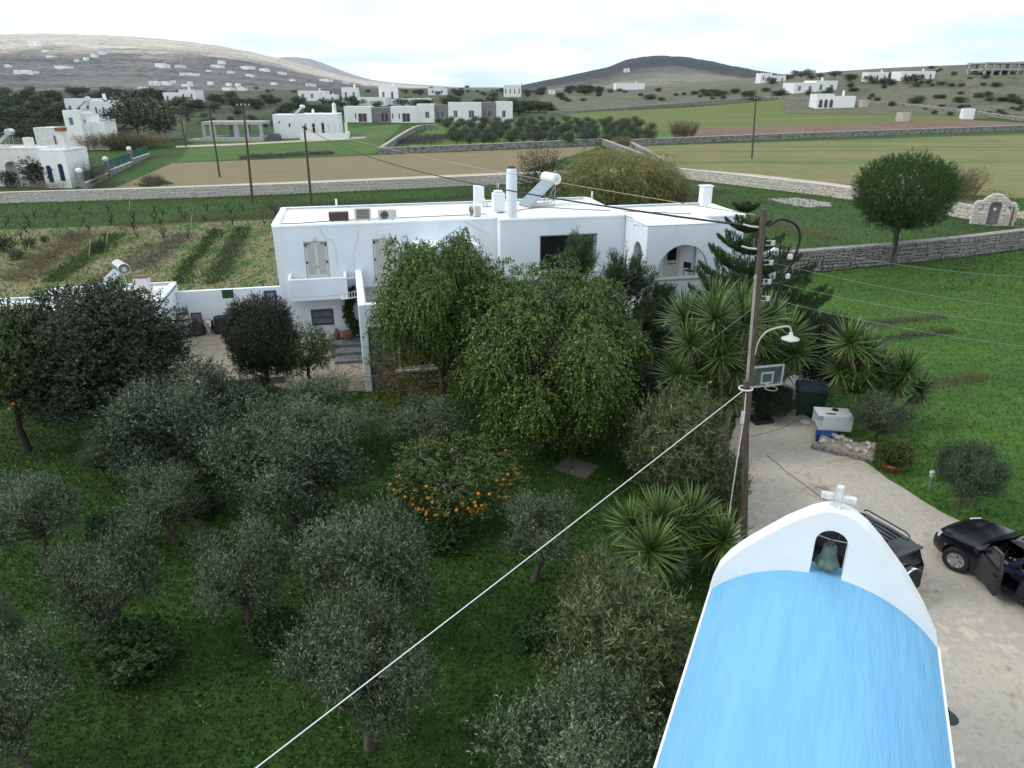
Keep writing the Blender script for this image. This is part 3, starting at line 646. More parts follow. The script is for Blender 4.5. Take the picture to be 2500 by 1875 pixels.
def solar_heater(loc, rz, label, s=1.0, tankm=None, group=None):
    a = empty('solar_water_heater', loc, rz, label, 'solar heater', group, s)
    tilt = R(38); M = rotm(rx=tilt)
    pl = MB().obx((0, .0, .62), (1.25, 1.95, .09), M).build('collector_frame', steel, a, bevel=.01)
    MB().obx(Vector((0, 0, .62))+M@Vector((0, 0, .05)), (1.17, 1.87, .012), M).build('collector_glass', mat('collector_glass', (.20, .27, .30), .18, spec=.8), a)
    MB().tube([(-.62, .92, 1.38), (.62, .92, 1.38)], .29, 26).build('tank', tankm or mat('tank_enamel', (.70, .70, .70), .35), a, smooth=50, bevel=.03)
    for s_ in (-1, 1):
        MB().tube([(s_*.632, .92, 1.38), (s_*.645, .92, 1.38)], .12, 16).build('tank_plug', mat('plug_grey', (.45, .46, .47), .5), a)
        MB().tube([(s_*.5, -.75, 0), (s_*.5, .85, 0)], .022, 5).tube([(s_*.5, .85, 0), (s_*.5, .92, 1.12)], .022, 5).tube([(s_*.5, .3, 0), (s_*.5, .85, 1.05)], .018, 5).tube([(s_*.5, -.7, 0), (s_*.5, -.72, .06)], .022, 5).build('stand', steel, a)
    MB().tube(smooth_path([(.5, .95, 1.12), (.42, 1.0, .6), (.3, .8, .15), (-.2, .6, .05)], 5), .018, 5).build('pipe', blackp, a)
    return a
solar_heater(H2W(13.55, 3.75, 6.03), HU-R(72), 'solar water heater with pale collector and white tank on the main house roof')

pth = [o_ for o_ in COL.objects if o_.name == 'paved_path'][0]
_q = PZ(1690, 862); flags(pth, _q[0]-1.1, _q[0]+1.3, _q[1]-1.1, _q[1]+1.5, .052, .6, mat('path_stone', (.36, .35, .34), .9, col2=(.24, .235, .235), scale=2))
# ------------------------------------------------------------------ foliage library
def unit(a): return a/np.maximum(np.linalg.norm(a, axis=-1, keepdims=True), 1e-9)
def leaf_quads(Pt, D, Ln, Wd, rg, fold=.0, nrm=None):
    n = len(Pt); side = unit(np.cross(D, rg.normal(size=(n, 3)) if nrm is None else nrm+rg.normal(size=(n, 3))*.32)); nr = np.cross(side, D)
    Ln = np.broadcast_to(np.asarray(Ln, float), (n,))[:, None]; Wd = np.broadcast_to(np.asarray(Wd, float), (n,))[:, None]
    V = np.empty((n, 4, 3)); mid = Pt+D*Ln*.45
    V[:, 0] = Pt; V[:, 1] = mid+side*Wd/2; V[:, 2] = Pt+D*Ln-nr*Ln*fold; V[:, 3] = mid-side*Wd/2
    return V.reshape(-1, 3)
def quad_mesh(name, V, m):
    return np_mesh(name, V, np.arange(len(V)).reshape(-1, 4), m)
def shoots(Pt, D, Ln, nl, rg, leafL, leafW, droop=.0, spread=.8, lift=.2, nrm=None):
    "leaves set along short shoots"
    n = len(Pt); t = (np.arange(nl)+.5)/nl
    Ln = np.broadcast_to(np.asarray(Ln, float), (n,))
    pos = Pt[:, None]+D[:, None]*(t[None, :, None]*Ln[:, None, None]); pos[..., 2] -= droop*(t**2)[None]*Ln[:, None]
    dirs = D[:, None]*.7+rg.normal(size=(n, nl, 3))*spread; dirs[..., 2] += lift-droop*t[None]*1.2
    pos = pos.reshape(-1, 3); dirs = unit(dirs.reshape(-1, 3)); k = len(pos)
    return leaf_quads(pos, dirs, leafL*rg.uniform(.7, 1.25, k), leafW*rg.uniform(.75, 1.2, k), rg, .12, None if nrm is None else np.repeat(nrm, nl, 0))
def blob_points(n, c, r, rg, shell=.45):
    d = unit(rg.normal(size=(n, 3))); rad = rg.uniform(0, 1, n)**shell
    return np.asarray(c)+d*rad[:, None]*np.asarray(r), d
def limb(mb, a, b, r0, r1, rg, bend=.15, n=5, seg=6):
    a = np.asarray(a, float); b = np.asarray(b, float); L_ = np.linalg.norm(b-a); mid = rg.normal(size=3)*L_*bend; mid[2] -= L_*bend*.4
    pts = []; rs = []
    for k in range(seg+1):
        t = k/seg; pts.append(a+(b-a)*t+mid*4*t*(1-t)*.5); rs.append(r0+(r1-r0)*t)
    mb.tube(pts, rs, n)
def make_tree(seed, clumps, trunk_h, trunk_r, leafm, barkm, per, nl, leafL, leafW, shootL, out=1.0, up=.4, rnd=.5, droop=.0, spread=.8, lift=.2, lean=(0, 0), shell=.45, twigs=0, twigm=None, fork=1):
    "a unit tree: crown about 1 wide, 1 tall; returns trunk mesh and crown mesh"
    rg = np.random.default_rng(seed); Vs = []
    mb = MB(); base = np.zeros(3); top = np.array([lean[0], lean[1], trunk_h])
    pts = [base+(top-base)*t+np.array([rg.normal()*trunk_r*.35, rg.normal()*trunk_r*.35, 0])*(t > 0) for t in np.linspace(0, 1, 6)]
    mb.tube(pts, [trunk_r*1.25, trunk_r*1.02, trunk_r*.95, trunk_r*.9, trunk_r*.88, trunk_r*.85], 9)
    for c, r in clumps:
        c = np.asarray(c, float); r = np.asarray(r, float)
        limb(mb, pts[-1] if rg.random() < .75 else pts[-2], c, trunk_r*.5, trunk_r*.1, rg)
        vol = (r[0]*r[1]*r[2])**(1/3); n = max(6, int(per*vol*vol))
        Pt, d = blob_points(n, c, r, rg, shell)
        D = unit(d*out+np.array([0, 0, up])+rg.normal(size=(n, 3))*rnd)
        oc = unit(c-np.array([0, 0, .55])); Vs.append(shoots(Pt, D, shootL*rg.uniform(.6, 1.3, n), nl, rg, leafL, leafW, droop, spread, lift, unit(d*.8+oc*.5+np.array([0, 0, .35]))))
        if twigs:
            for j in range(twigs):
                a = c+rg.normal(size=3)*r*.3; b = Pt[rg.integers(n)]+D[rg.integers(n)]*shootL*.5; limb(mb, a, b, trunk_r*.07, trunk_r*.03, rg, n=3, seg=3)
    tm = mb.mesh('trunk', barkm, 60)
    return tm, quad_mesh('crown', np.concatenate(Vs), leafm)
def dome(rg, n, w, zlo, h, r0=.12, r1=.19, flat=.85, taper=0.0, ql=.72, qh=1.02):
    "clumps spread over a rough ellipsoid between zlo and h"
    cl = []; zm = (zlo+h)/2; hz = (h-zlo)/2
    for k in range(n):
        zf = 1-2*(k+.5)/n; rad = math.sqrt(max(0, 1-zf*zf))**.8*(1+taper*zf); a = 2.39996*k+rg.uniform(-.3, .3); q = rg.uniform(ql, qh)
        r = rg.uniform(r0, r1)*w; cl.append(((rad*math.cos(a)*(w*.5-r*.75)*q, rad*math.sin(a)*(w*.5-r*.75)*q, zm+zf*(hz-r*.6)*rg.uniform(.85, 1.05)), (r, r, r*flat)))
    return cl
def lobed(rg, nl, per, zlo, h, R0, rl, r0, r1, flat=.9, jit=.12):
    "a crown of separate lobes, each a cluster of small clumps"
    cl = []; zm = (zlo+h)/2; hz = (h-zlo)/2
    for k in range(nl):
        zf = .95-1.75*(k+.5)/nl; rad = math.sqrt(max(0, 1-zf*zf)); a = 2.39996*k+rg.uniform(-.5, .5); q = rg.uniform(.7, 1.1)
        c = np.array([rad*math.cos(a)*R0*q, rad*math.sin(a)*R0*q, zm+zf*(hz-rl)*rg.uniform(.8, 1.1)])
        for j in range(per):
            o_ = unit(rg.normal(size=3))*rl*rg.uniform(.35, .9); r = rg.uniform(r0, r1); cl.append((c+o_*np.array([1, 1, .8]), (r, r, r*flat)))
    return cl
olive_m = leaf_mat('olive_leaf', [(0, (.022, .037, .015)), (.45, (.064, .098, .042)), (.82, (.122, .166, .085)), (1, (.23, .275, .18))], .45, .12, .5, per_obj=.18)
olive_dm = leaf_mat('olive_leaf_deep', [(0, (.016, .032, .014)), (.45, (.042, .078, .034)), (.8, (.088, .13, .066)), (1, (.15, .20, .115))], .45, .12, .5, per_obj=.15)
orch_m = leaf_mat('orchard_leaf', [(0, (.022, .03, .018)), (.6, (.046, .059, .037)), (1, (.09, .105, .072))], .6, .1)
ficus_m = leaf_mat('ficus_leaf', [(0, (0.02653, 0.05639, 0.007381)), (.5, (0.05307, 0.1038, 0.01066)), (.82, (0.09405, 0.1579, 0.01641)), (1, (0.1659, 0.2255, 0.02624))], .38, .22, .5, per_obj=.1)
citrus_m = leaf_mat('citrus_leaf', [(0, (0.0204, 0.0444, 0.00882)), (.55, (0.0459, 0.08325, 0.01372)), (1, (0.102, 0.1387, 0.02156))], .4, .2, .5, per_obj=.12)
dark_m = leaf_mat('dark_evergreen_leaf', [(0, (0.0104, 0.0156, 0.0072)), (.6, (0.0234, 0.0338, 0.0144)), (1, (0.0494, 0.065, 0.0264))], .6, .12, per_obj=.15)
pine_m = leaf_mat('pine_needle', [(0, (0.01714, 0.04403, 0.0108)), (.55, (0.03672, 0.08547, 0.01512)), (1, (0.07344, 0.145, 0.02376))], .6, .2, per_obj=.08)
sap_m = leaf_mat('young_pine_needle', [(0, (0.032, 0.0612, 0.027)), (.6, (0.064, 0.1088, 0.045)), (1, (0.12, 0.1666, 0.075))], .6, .2)
olean_m = leaf_mat('oleander_leaf', [(0, (0.0465, 0.072, 0.027)), (.5, (0.0899, 0.1248, 0.048)), (.85, (0.1473, 0.1792, 0.072)), (1, (0.2635, 0.248, 0.1125))], .5, .2, per_obj=.15)
willow_m = leaf_mat('willow_leaf', [(0, (.15, .15, .04)), (.5, (.27, .265, .085)), (1, (.40, .375, .16))], .6, .35)
twig_m = leaf_mat('dry_twig', [(0, (.07, .055, .042)), (.5, (.13, .105, .085)), (1, (.22, .19, .155))], .9, .0, .1)
reed_m = leaf_mat('reed_straw', [(0, (.10, .085, .045)), (.5, (.19, .16, .09)), (.9, (.28, .24, .15)), (1, (.09, .12, .04))], .8, .2)
far_m = leaf_mat('far_foliage', [(0, (0.0138, 0.0253, 0.011)), (.6, (0.0299, 0.04945, 0.0187)), (1, (0.06325, 0.08625, 0.0308))], .7, .1, per_obj=.3)
farg_m = leaf_mat('far_grey_foliage', [(0, (.035, .040, .026)), (.6, (.062, .07, .045)), (1, (.105, .11, .075))], .7, .1, per_obj=.25)
yucca_m = leaf_mat('yucca_leaf', [(0, (0.03366, 0.06653, 0.01632)), (.6, (0.0765, 0.1346, 0.0272)), (1, (0.1606, 0.2297, 0.0544))], .42, .15, .45, per_obj=.12)
yellow_m = leaf_mat('yellowing_leaf', [(0, (.05, .055, .012)), (.5, (.12, .10, .02)), (1, (.20, .145, .03))], .6, .2)
rgp = np.random.default_rng(3)
OLIVE = [make_tree(10+k, (lobed(np.random.default_rng(20+k), 15, 4, .06, 1.0, .38, .15, .06, .115) if k in (3, 4) else lobed(np.random.default_rng(20+k), [9, 10, 9, 0, 0, 7][k], 4, .20, 1.0, .37, .165, .055, .115)), .36, .028+.006*(k % 2), olive_dm if k in (3, 4) else olive_m, bark, 10500 if k in (3, 4) else 9800, 11, .027, .0072, .12, 1, .8, .4, spread=.55, lean=[(.07, .03), (-.05, .04), (.10, -.03), (0, 0), (.03, 0), (-.12, 0)][k], twigs=2, shell=.35) for k in range(6)]
FICUS = [make_tree(40+k, lobed(np.random.default_rng(44+k), 26, 5, .34 if k == 0 else .02, 1.0, .41, .115, .05, .09, 1.1), .35, .03, ficus_m, bark, 12500, 12, .0145, .0076, .085, 1, .35, .4, droop=.85, spread=.6, lift=-.1, shell=.3) for k in range(2)]
CITRUS = [make_tree(60+k, dome(np.random.default_rng(61+k), 22, 1.0, .28, .98, .09, .165), .4, .03, citrus_m, bark_d, 4600, 9, .026, .012, .075, 1, .4, .5, spread=.8, shell=.3) for k in range(2)]
DARK = [make_tree(70+k, dome(np.random.default_rng(71+k), 46, 1.0, .18, .98, .08, .155, 1.0), .35, .022, dark_m, bark, 14500, 10, .018, .010, .06, 1, .3, .5, spread=.85, shell=.35) for k in range(2)]
OLEAN = [make_tree(80+k, dome(np.random.default_rng(81+k), 26, 1.0, .02, .94, .09, .155, 1.1), .2, .012, olean_m, bark, 3600, 11, .05, .0095, .12, .8, .9, .35, spread=.65, twigs=3, shell=.35) for k in range(2)]
BUSH = [make_tree(90+k, dome(np.random.default_rng(91+k), 12, 1.0, .02, .95, .18, .26, 1.0), .15, .012, far_m, bark_d, 900, 7, .045, .03, .08, 1, .3, .6) for k in range(3)]
FAR = [make_tree(100+k, dome(np.random.default_rng(101+k), 11, 1.0, .18, .97, .18, .26, .9), .35, .03, [far_m, far_m, farg_m][k % 3], bark_d, 620, 6, .06, .042, .08, 1, .3, .6) for k in range(6)]
FOL = [make_tree(120+k, dome(np.random.default_rng(121+k), 12, 1.0, .22, .97, .17, .25, .9), .35, .03, orch_m, bark_d, 900, 7, .05, .022, .1, 1, .4, .5) for k in range(3)]
# round umbrella pine: needles in dense tufts
def make_pine(seed):
    rg = np.random.default_rng(seed); cl = []
    for k in range(120):
        zf = 1-2*(k+.5)/120; q_ = math.sqrt(1-zf*zf); d = np.array([math.cos(2.4*k)*q_, math.sin(2.4*k)*q_, zf]); c = np.array([0, 0, .63])+d*np.array([.42, .42, .30])*rg.uniform(.82, 1.02)*(1-.12*max(0, -zf)); r = rg.uniform(.07, .105); cl.append((c, (r, r, r*.8)))
    mb = MB(); mb.tube([(0, 0, 0), (.012, 0, .14), (-.006, 0, .28), (0, 0, .42)], [.032, .026, .024, .02], 12)
    Vs = []
    for c, r in cl:
        limb(mb, (0, 0, .36), c, .012, .003, rg)
        Pt, d = blob_points(46, c, r, rg, .35); D = unit(d+np.array([0, 0, .5])+unit(c-np.array([0, 0, .62]))*.8+rg.normal(size=(46, 3))*.3)
        Vs.append(shoots(Pt, D, .04, 14, rg, .022, .0036, 0, .75, .25))
    return mb.mesh('trunk', bark, 60), quad_mesh('crown', np.concatenate(Vs), pine_m)
PINE = make_pine(5)
def make_sapling(seed):
    rg = np.random.default_rng(seed); mb = MB(); Vs = []
    mb.tube([(0, 0, 0), (.01, 0, .5), (0, 0, .97)], [.018, .012, .003], 7)
    for k in range(70):
        z = rg.uniform(.06, .9); a = rg.uniform(0, 6.28); ln = (1.05-z)*.5*rg.uniform(.6, 1.1)
        tip = np.array([math.cos(a)*ln, math.sin(a)*ln, z+ln*.55]); b0 = np.array([0, 0, z]); limb(mb, b0, tip, .006, .002, rg, .1, 4, 4)
        n = 16; t = rg.uniform(.25, 1.05, n); Pt = b0+(tip-b0)*t[:, None]+rg.normal(size=(n, 3))*.012
        D = unit((tip-b0)*1.2+np.array([0, 0, .25])+rg.normal(size=(n, 3))*.12)
        Vs.append(shoots(Pt, D, .085, 16, rg, .042, .0042, 0, .5, .1))
    Vs.append(shoots(np.array([[0, 0, .85+.03*i] for i in range(5)]), np.tile([0, 0, 1.0], (5, 1)), .08, 16, rg, .03, .0026, 0, .5, .1))
    return mb.mesh('trunk', bark, 60), quad_mesh('crown', np.concatenate(Vs), sap_m)
SAPLING = [make_sapling(8), make_sapling(9)]
def make_willow(seed, m, bare=.35):
    rg = np.random.default_rng(seed); mb = MB(); mb.tube([(0, 0, 0), (.01, .01, .15), (0, 0, .3)], [.04, .033, .03], 9); Vs = []; Tw = []
    for c, r in dome(rg, 60, 1.0, .08, 1.0, .1, .16, 1.1):
        c = np.array(c); limb(mb, (0, 0, .2), c, .014, .003, rg, .12); a = math.atan2(c[1], c[0])
        n = 60; Pt = c+rg.normal(size=(n, 3))*np.array([.06, .06, .06]); D = unit(np.array([math.cos(a), math.sin(a), .35])*.6+rg.normal(size=(n, 3))*.55)
        Vs.append(shoots(Pt, D, .15, 14, rg, .026, .006, .9, .4, -.2))
    return mb.mesh('trunk', bark, 60), quad_mesh('crown', np.concatenate(Vs), m)
WILLOW = make_willow(4, willow_m)
def make_sticks(seed, n, m, spread=.35, leafy=0.0, thick=.006):
    "upright bare stems or canes"
    rg = np.random.default_rng(seed); a = rg.uniform(0, 6.28, n); q = np.sqrt(rg.uniform(0, 1, n))*.4
    Pt = np.stack([np.cos(a)*q, np.sin(a)*q, np.zeros(n)], 1); D = unit(np.stack([np.cos(a)*q*spread*2.5, np.sin(a)*q*spread*2.5, np.ones(n)], 1)+rg.normal(size=(n, 3))*.12)
    ln = rg.uniform(.55, 1.0, n); V = [leaf_quads(Pt, D, ln, thick, rg)]
    for t in (.45, .6, .75, .88):
        V.append(leaf_quads(Pt+D*(ln*t)[:, None], unit(D+rg.normal(size=(n, 3))*.55), .16, thick*(1.5 if leafy else .7), rg, .25))
    return quad_mesh('stems', np.concatenate(V), m)
STICKS = [make_sticks(1, 260, twig_m), make_sticks(2, 260, twig_m)]
REEDS = [make_sticks(3, 420, reed_m, .25, 1, .009), make_sticks(4, 420, reed_m, .25, 1, .009)]
def make_rosette(seed, n=95, down=.55):
    rg = np.random.default_rng(seed); V = []; F = []
    for k in range(n):
        a = k*2.39996+rg.uniform(-.1, .1); el = 1.35-(k/n)*(1.35+down)+rg.uniform(-.1, .1); ln = rg.uniform(.62, .80)*(1 if el > 0 else .9); w = .046
        d = np.array([math.cos(a)*math.cos(el), math.sin(a)*math.cos(el), math.sin(el)]); s = np.array([-math.sin(a), math.cos(a), 0]); nn = np.cross(s, d)
        b = len(V)
        for t, ww in ((.04, .6), (.4, 1.0), (.75, .7), (1.0, .03)):
            p = d*ln*t+np.array([0, 0, -.07*t*t*ln*math.cos(el)]); V += [p+s*w*ww/2+nn*.008*ww, p-nn*.006*ww, p-s*w*ww/2+nn*.008*ww]
        for i in range(3):
            F += [(b+3*i, b+3*i+1, b+3*i+4, b+3*i+3), (b+3*i+1, b+3*i+2, b+3*i+5, b+3*i+4)]
    return np_mesh('leaf_rosette', np.array(V), np.array(F), yucca_m)
ROS = [make_rosette(k, 95 if k < 3 else 110) for k in range(4)]
def make_dead_skirt(seed):
    rg = np.random.default_rng(seed); n = 60; a = rg.uniform(0, 6.28, n); D = unit(np.stack([np.cos(a)*.45, np.sin(a)*.45, -np.ones(n)], 1)+rg.normal(size=(n, 3))*.12)
    Pt = np.stack([np.cos(a)*.05, np.sin(a)*.05, rg.uniform(-.15, .05, n)], 1)
    return quad_mesh('dead_leaves', leaf_quads(Pt, D, .45, .03, rg), leaf_mat('dead_yucca_leaf', [(0, (.09, .065, .03)), (1, (.24, .18, .09))], .8, .1))
SKIRT = make_dead_skirt(1)

def tree_at(name, tm, cm, base, top_y, width, label, cat='tree', group=None, rz=None, z0=None, depth=1.0, parts=('trunk', 'crown'), lean=None):
    "stand a tree with its foot at view point base; its size follows from what it spans"
    b = P(*base) if z0 is None else Vector(PZ(base[0], base[1], z0))
    d = b.y; zt = PY(base[0], top_y, d)[2]; h = max(.3, zt-b.z)
    zc = d*CP+(CAM_H-b.z-h*.5)*SP; w = width*DS*zc/FPX
    e = empty(name, b, random.uniform(0, 6.28) if rz is None else rz, label, cat, group); e.scale = (w, w*depth, h)
    if tm: obj(parts[0], tm, e)
    obj(parts[1], cm, e)
    return e
# ------------------------------------------------------------------ trees and shrubs near the house
T = tree_at
FOLB = make_tree(300, dome(np.random.default_rng(301), 14, 1.0, .0, .95, .14, .22, 1.0), .1, .01, leaf_mat('mallow_leaf', [(0, (.012, .030, .008)), (.6, (.026, .062, .013)), (1, (.05, .10, .022))], .6, .2), bark_d, 2200, 8, .05, .035, .07, 1, .4, .6)[1]
GO = 'olive trees of the grove'
for k, (bx_, by, ty, w, v, lab) in enumerate([
    (95, 1225, 1012, 235, 0, 'silvery olive tree at the left edge of the grove, below the orange tree'),
    (268, 1408, 1140, 255, 2, 'wide silvery olive tree with forked dark trunk and prickly pear at its foot'),
    (545, 1375, 1135, 240, 1, 'silvery olive tree with a short leaning trunk, left of the grove clearing'),
    (70, 1662, 1400, 280, 2, 'dark olive tree in the bottom left corner'),
    (800, 1392, 1072, 345, 0, 'large silvery olive tree directly below the orange tree'),
    (800, 1620, 1298, 330, 1, 'silvery olive tree over the white rope near the bottom centre'),
    (1240, 1830, 1480, 420, 2, 'olive tree at the bottom edge beside the blue chapel roof'),
    (1155, 1258, 1066, 205, 5, 'thin grey olive tree right of the orange tree, crossed by the white rope'),
    (385, 1175, 1005, 200, 5, 'sparse pale olive tree between two dense green olives'),
    (240, 1050, 932, 105, 5, 'young olive sapling with crooked thin stem'),
    (430, 1035, 795, 345, 3, 'dense green olive tree below the courtyard'),
    (640, 1150, 880, 350, 4, 'biggest dense olive tree in the middle of the grove'),
    (700, 985, 818, 280, 0, 'greyish olive tree below the potted steps'),
    (925, 980, 858, 190, 1, 'feathery grey olive shrub below the terrace room window'),
    (1150, 985, 905, 90, 5, 'small olive sapling in the shade of the big ficus'),
    (30, 1430, 1285, 95, 2, 'slim olive sprout at the far left of the grove'),
    (430, 1190, 1120, 60, 5, 'low grey olive sucker beside a sparse olive trunk')]):
    T('olive_tree', OLIVE[v][0], OLIVE[v][1], (bx_, by), ty, w*(.92 if v in (3, 4) else .99), lab, 'olive tree', GO)
T('olive_tree', *OLIVE[4], (2070, 1112), 945, 135, 'round grey-green olive bush on the lawn by the garden light', 'olive tree')
T('olive_tree', *OLIVE[1], (1885, 968), 845, 120, 'loose olive shrub leaning over the rubble bed', 'olive tree')
T('ficus_tree', *FICUS[0], (962, 905), 490, 300, 'dark green weeping ficus tree in front of the louvred door', 'tree', rz=.3)
T('ficus_tree', *FICUS[1], (1175, 965), 556, 425, 'huge bright green weeping ficus tree in the centre', 'tree', rz=1.2)
T('evergreen_tree', *DARK[0], (238, 925), 622, 395, 'large dark evergreen tree in front of the small left house', 'tree', rz=.5)
T('evergreen_tree', *DARK[1], (582, 850), 638, 165, 'dark scrubby evergreen tree in front of the blue window', 'tree', rz=2)
T('evergreen_tree', *DARK[0], (1768, 850), 680, 175, 'black-green tree with a dark stem beside the green waste bin', 'tree', rz=4)
T('laurel_bush', *DARK[0], (1330, 915), 745, 230, 'dark laurel mass under the young pines between ficus and yuccas', 'shrub')
T('laurel_bush', *DARK[1], (1420, 850), 715, 130, 'dark low laurel in front of the porch base', 'shrub')
for bx_, by, ty, w, lab in ((300, 1445, 1355, 190, 'dark green mallow bush right of the forked olive trunk'), (600, 1395, 1325, 130, 'dark green weed bush at the foot of the leaning olive'), (430, 1110, 1050, 120, 'low dark bush below the dense green olive'), (250, 1180, 1110, 120, 'low green bush under the olive sapling'), (1190, 1390, 1320, 150, 'low green bush left of the pale oleander'), (960, 1180, 1130, 120, 'dark bush at the foot of the orange tree')):
    T('weed_bush', None, FOLB, (bx_, by), ty, w, lab, 'bush', 'low bushes between the olive trees')
T('round_shrub', *DARK[1], (1663, 905), 832, 110, 'dark round shrub under the basketball hoop', 'shrub')
def oranges(e, n, zlo, zhi, seed, r):
    rg = np.random.default_rng(seed); sx_, sy_, sz_ = e.scale
    me = MB().lathe([(.0, -1), (.5, -.85), (.87, -.5), (1, 0), (.87, .5), (.5, .85), (0, 1)], 10, cap=False).mesh('orange_fruit', MATS.get('orange_peel') or mat('orange_peel', (.62, .20, .012), .5, var=.25, scale=3), 60)
    for k in range(n):
        a = rg.uniform(0, 6.28); z = rg.uniform(zlo, zhi); q = .46*math.sqrt(max(.05, 1-((z-.63)/.36)**2))*rg.uniform(.85, 1.02)
        obj('orange_fruit', me, e, (math.cos(a)*q, math.sin(a)*q, z), None, (r/sx_, r/sy_, r/sz_))
e = T('orange_tree', *CITRUS[0], (985, 1128), 958, 300, 'orange tree laden with ripe fruit in the grove', 'orange tree', rz=.9); oranges(e, 85, .32, .8, 3, .048)
e = T('orange_tree', *CITRUS[1], (60, 975), 640, 235, 'tall glossy orange tree with a few fruits at the left edge', 'orange tree', rz=.2); oranges(e, 26, .33, .6, 4, .055)
e = T('orange_tree', *CITRUS[0], (672, 842), 702, 140, 'dark orange tree right of the scrubby evergreen, before the shuttered window', 'orange tree', rz=3.1); oranges(e, 6, .4, .8, 5, .05)
e = T('citrus_tree', *CITRUS[1], (30, 790), 668, 150, 'glossy citrus tree behind the left orange tree, below the small chimney', 'tree')
for k, (bx_, by, ty, w, lab) in enumerate([(1238, 800, 505, 150, 'young pine with upright candles in front of the big dark window'), (1335, 840, 540, 190, 'bushy young pine beside the porch side arch'), (1420, 830, 612, 120, 'slim young pine below the round porch arch'), (1385, 850, 640, 120, 'young pine between two taller pines by the porch')]):
    T('young_pine', *SAPLING[k % 2], (bx_, by), ty, w*1.45, lab, 'pine tree', 'young pines by the porch')
for k, (bx_, by, ty, w, lab) in enumerate([(1452, 1095, 842, 240, 'tall oleander bush left of the utility pole'), (1545, 1120, 975, 130, 'small oleander bush at the foot of the yucca trunks'), (1330, 1560, 1265, 345, 'broad oleander bush beside the blue chapel roof'), (1290, 1360, 1195, 170, 'pale oleander bush below the front yuccas'), (1390, 1020, 890, 120, 'narrow oleander under the ficus edge')]):
    T('oleander_bush', *OLEAN[k % 2], (bx_, by), ty, w, lab, 'shrub', 'oleanders along the drive')
T('yellow_shrub', OLEAN[0][0], quad_mesh('crown', np.concatenate([make_sticks.__globals__['shoots'](*(lambda p, d: (p, unit(d+np.array([0, 0, .4]))))(*blob_points(500, (0, 0, .5), (.5, .5, .45), rgp, .6)), .16, 9, rgp, .035, .008, .2, .9, 0)]), yellow_m), (890, 880), 745, 250, 'thin yellowing tamarisk shrub in front of the stone-faced room', 'shrub')
T('willow_tree', *WILLOW, (1335, 448), 318, 255, 'yellow-green willow tree behind the roof of the main house', 'tree', rz=1)
T('bare_bush', BUSH[0][0], quad_mesh('crown', np.concatenate([shoots(*(lambda p, d: (p, unit(d+np.array([0, 0, .6]))))(*blob_points(900, (0, 0, .5), (.45, .45, .45), rgp, .6)), .18, 8, rgp, .05, .007, 0, .7, .1)]), leaf_mat('purple_twig', [(0, (.03, .025, .02)), (.7, (.07, .055, .04)), (1, (.10, .10, .03))], .9, 0, .1)), (1172, 440), 322, 130, 'dark purple-brown bare bush left of the willow', 'shrub')
T('willow_shrub', *make_willow(9, leaf_mat('brown_willow', [(0, (.10, .085, .045)), (1, (.23, .19, .11))], .8, .2)), (1432, 448), 362, 110, 'brownish half-bare shrub right of the willow', 'shrub')
T('round_pine', *PINE, (1924, 572), 325, 226, 'round-topped green pine tree behind the grey dry-stone wall', 'pine tree', rz=.4)
# yuccas
def yucca(label, base, heads, r=1.0, base_z=0.0, spread=.3, dy=0.0):
    b = P(*base); e = empty('yucca', b, 0, label, 'yucca', 'yuccas by the drive'); n = len(heads)
    for k, (hx, hy, rr) in enumerate(heads):
        off = ((k*37) % 10-4.5)/10*spread*2; h = Vector(PY(hx, hy, b.y+off+dy)); h = h-b
        st = Vector(((k % 3-1)*.12, (k % 2)*.12, 0))
        mb = MB(); q = [st, st+Vector((h.x*.25, h.y*.3, h.z*.35)), Vector((h.x*.8, h.y*.8, h.z*.7)), h]
        mb.tube(smooth_path(q, 4), [.10, .1, .095, .09, .09, .085, .085, .08, .08, .075, .07, .07, .07][:13], 8)
        mb.build('stem', mat('yucca_bark', (.22, .18, .15), .95, col2=(.11, .09, .075), scale=8, bump=.5, bscale=20), e, smooth=60)
        obj('leaf_rosette', ROS[k % 4], e, h, (random.uniform(-.25, .25), random.uniform(-.25, .25), random.uniform(0, 6)), rr*r*1.12)
        if k % 2 == 0: obj('dead_leaves', SKIRT, e, h+Vector((0, 0, -.05)), (0, 0, k), rr*r)
yucca('old branching yucca with many heads left of the utility pole', (1560, 990), [(1560, 768, 1.25), (1492, 745, 1.2), (1530, 850, 1.25), (1480, 865, 1.0), (1610, 700, 1.3), (1545, 690, 1.3), (1590, 800, 1.1), (1510, 800, 1.1), (1555, 730, 1.2), (1580, 860, 1.0), (1460, 810, 1.1)], 1.08)
yucca('tall dense yucca thicket in front of the araucaria', (1600, 900), [(1480, 690, 1.5), (1540, 665, 1.6), (1600, 668, 1.5), (1655, 690, 1.4), (1520, 730, 1.5), (1660, 760, 1.4), (1580, 735, 1.5), (1700, 725, 1.5), (1690, 790, 1.3), (1470, 770, 1.3), (1505, 700, 1.4), (1565, 700, 1.5), (1625, 720, 1.4), (1640, 740, 1.3), (1550, 770, 1.4), (1610, 770, 1.3), (1720, 765, 1.2)], 1.05, spread=.7)
yucca('front yucca with one big rosette closest to the chapel', (1402, 1285), [(1402, 1190, 1.3), (1440, 1215, .9)], 1.0)
yucca('three-headed yucca behind the big front rosette', (1470, 1240), [(1425, 1122, 1.2), (1492, 1118, 1.25), (1365, 1135, 1.1), (1455, 1145, 1.15), (1520, 1140, 1.1)], 1.0)
yucca('single yucca rosette between the pole foot and the chapel gable', (1560, 1250), [(1563, 1170, 1.2), (1535, 1190, 1.0)], 1.0)
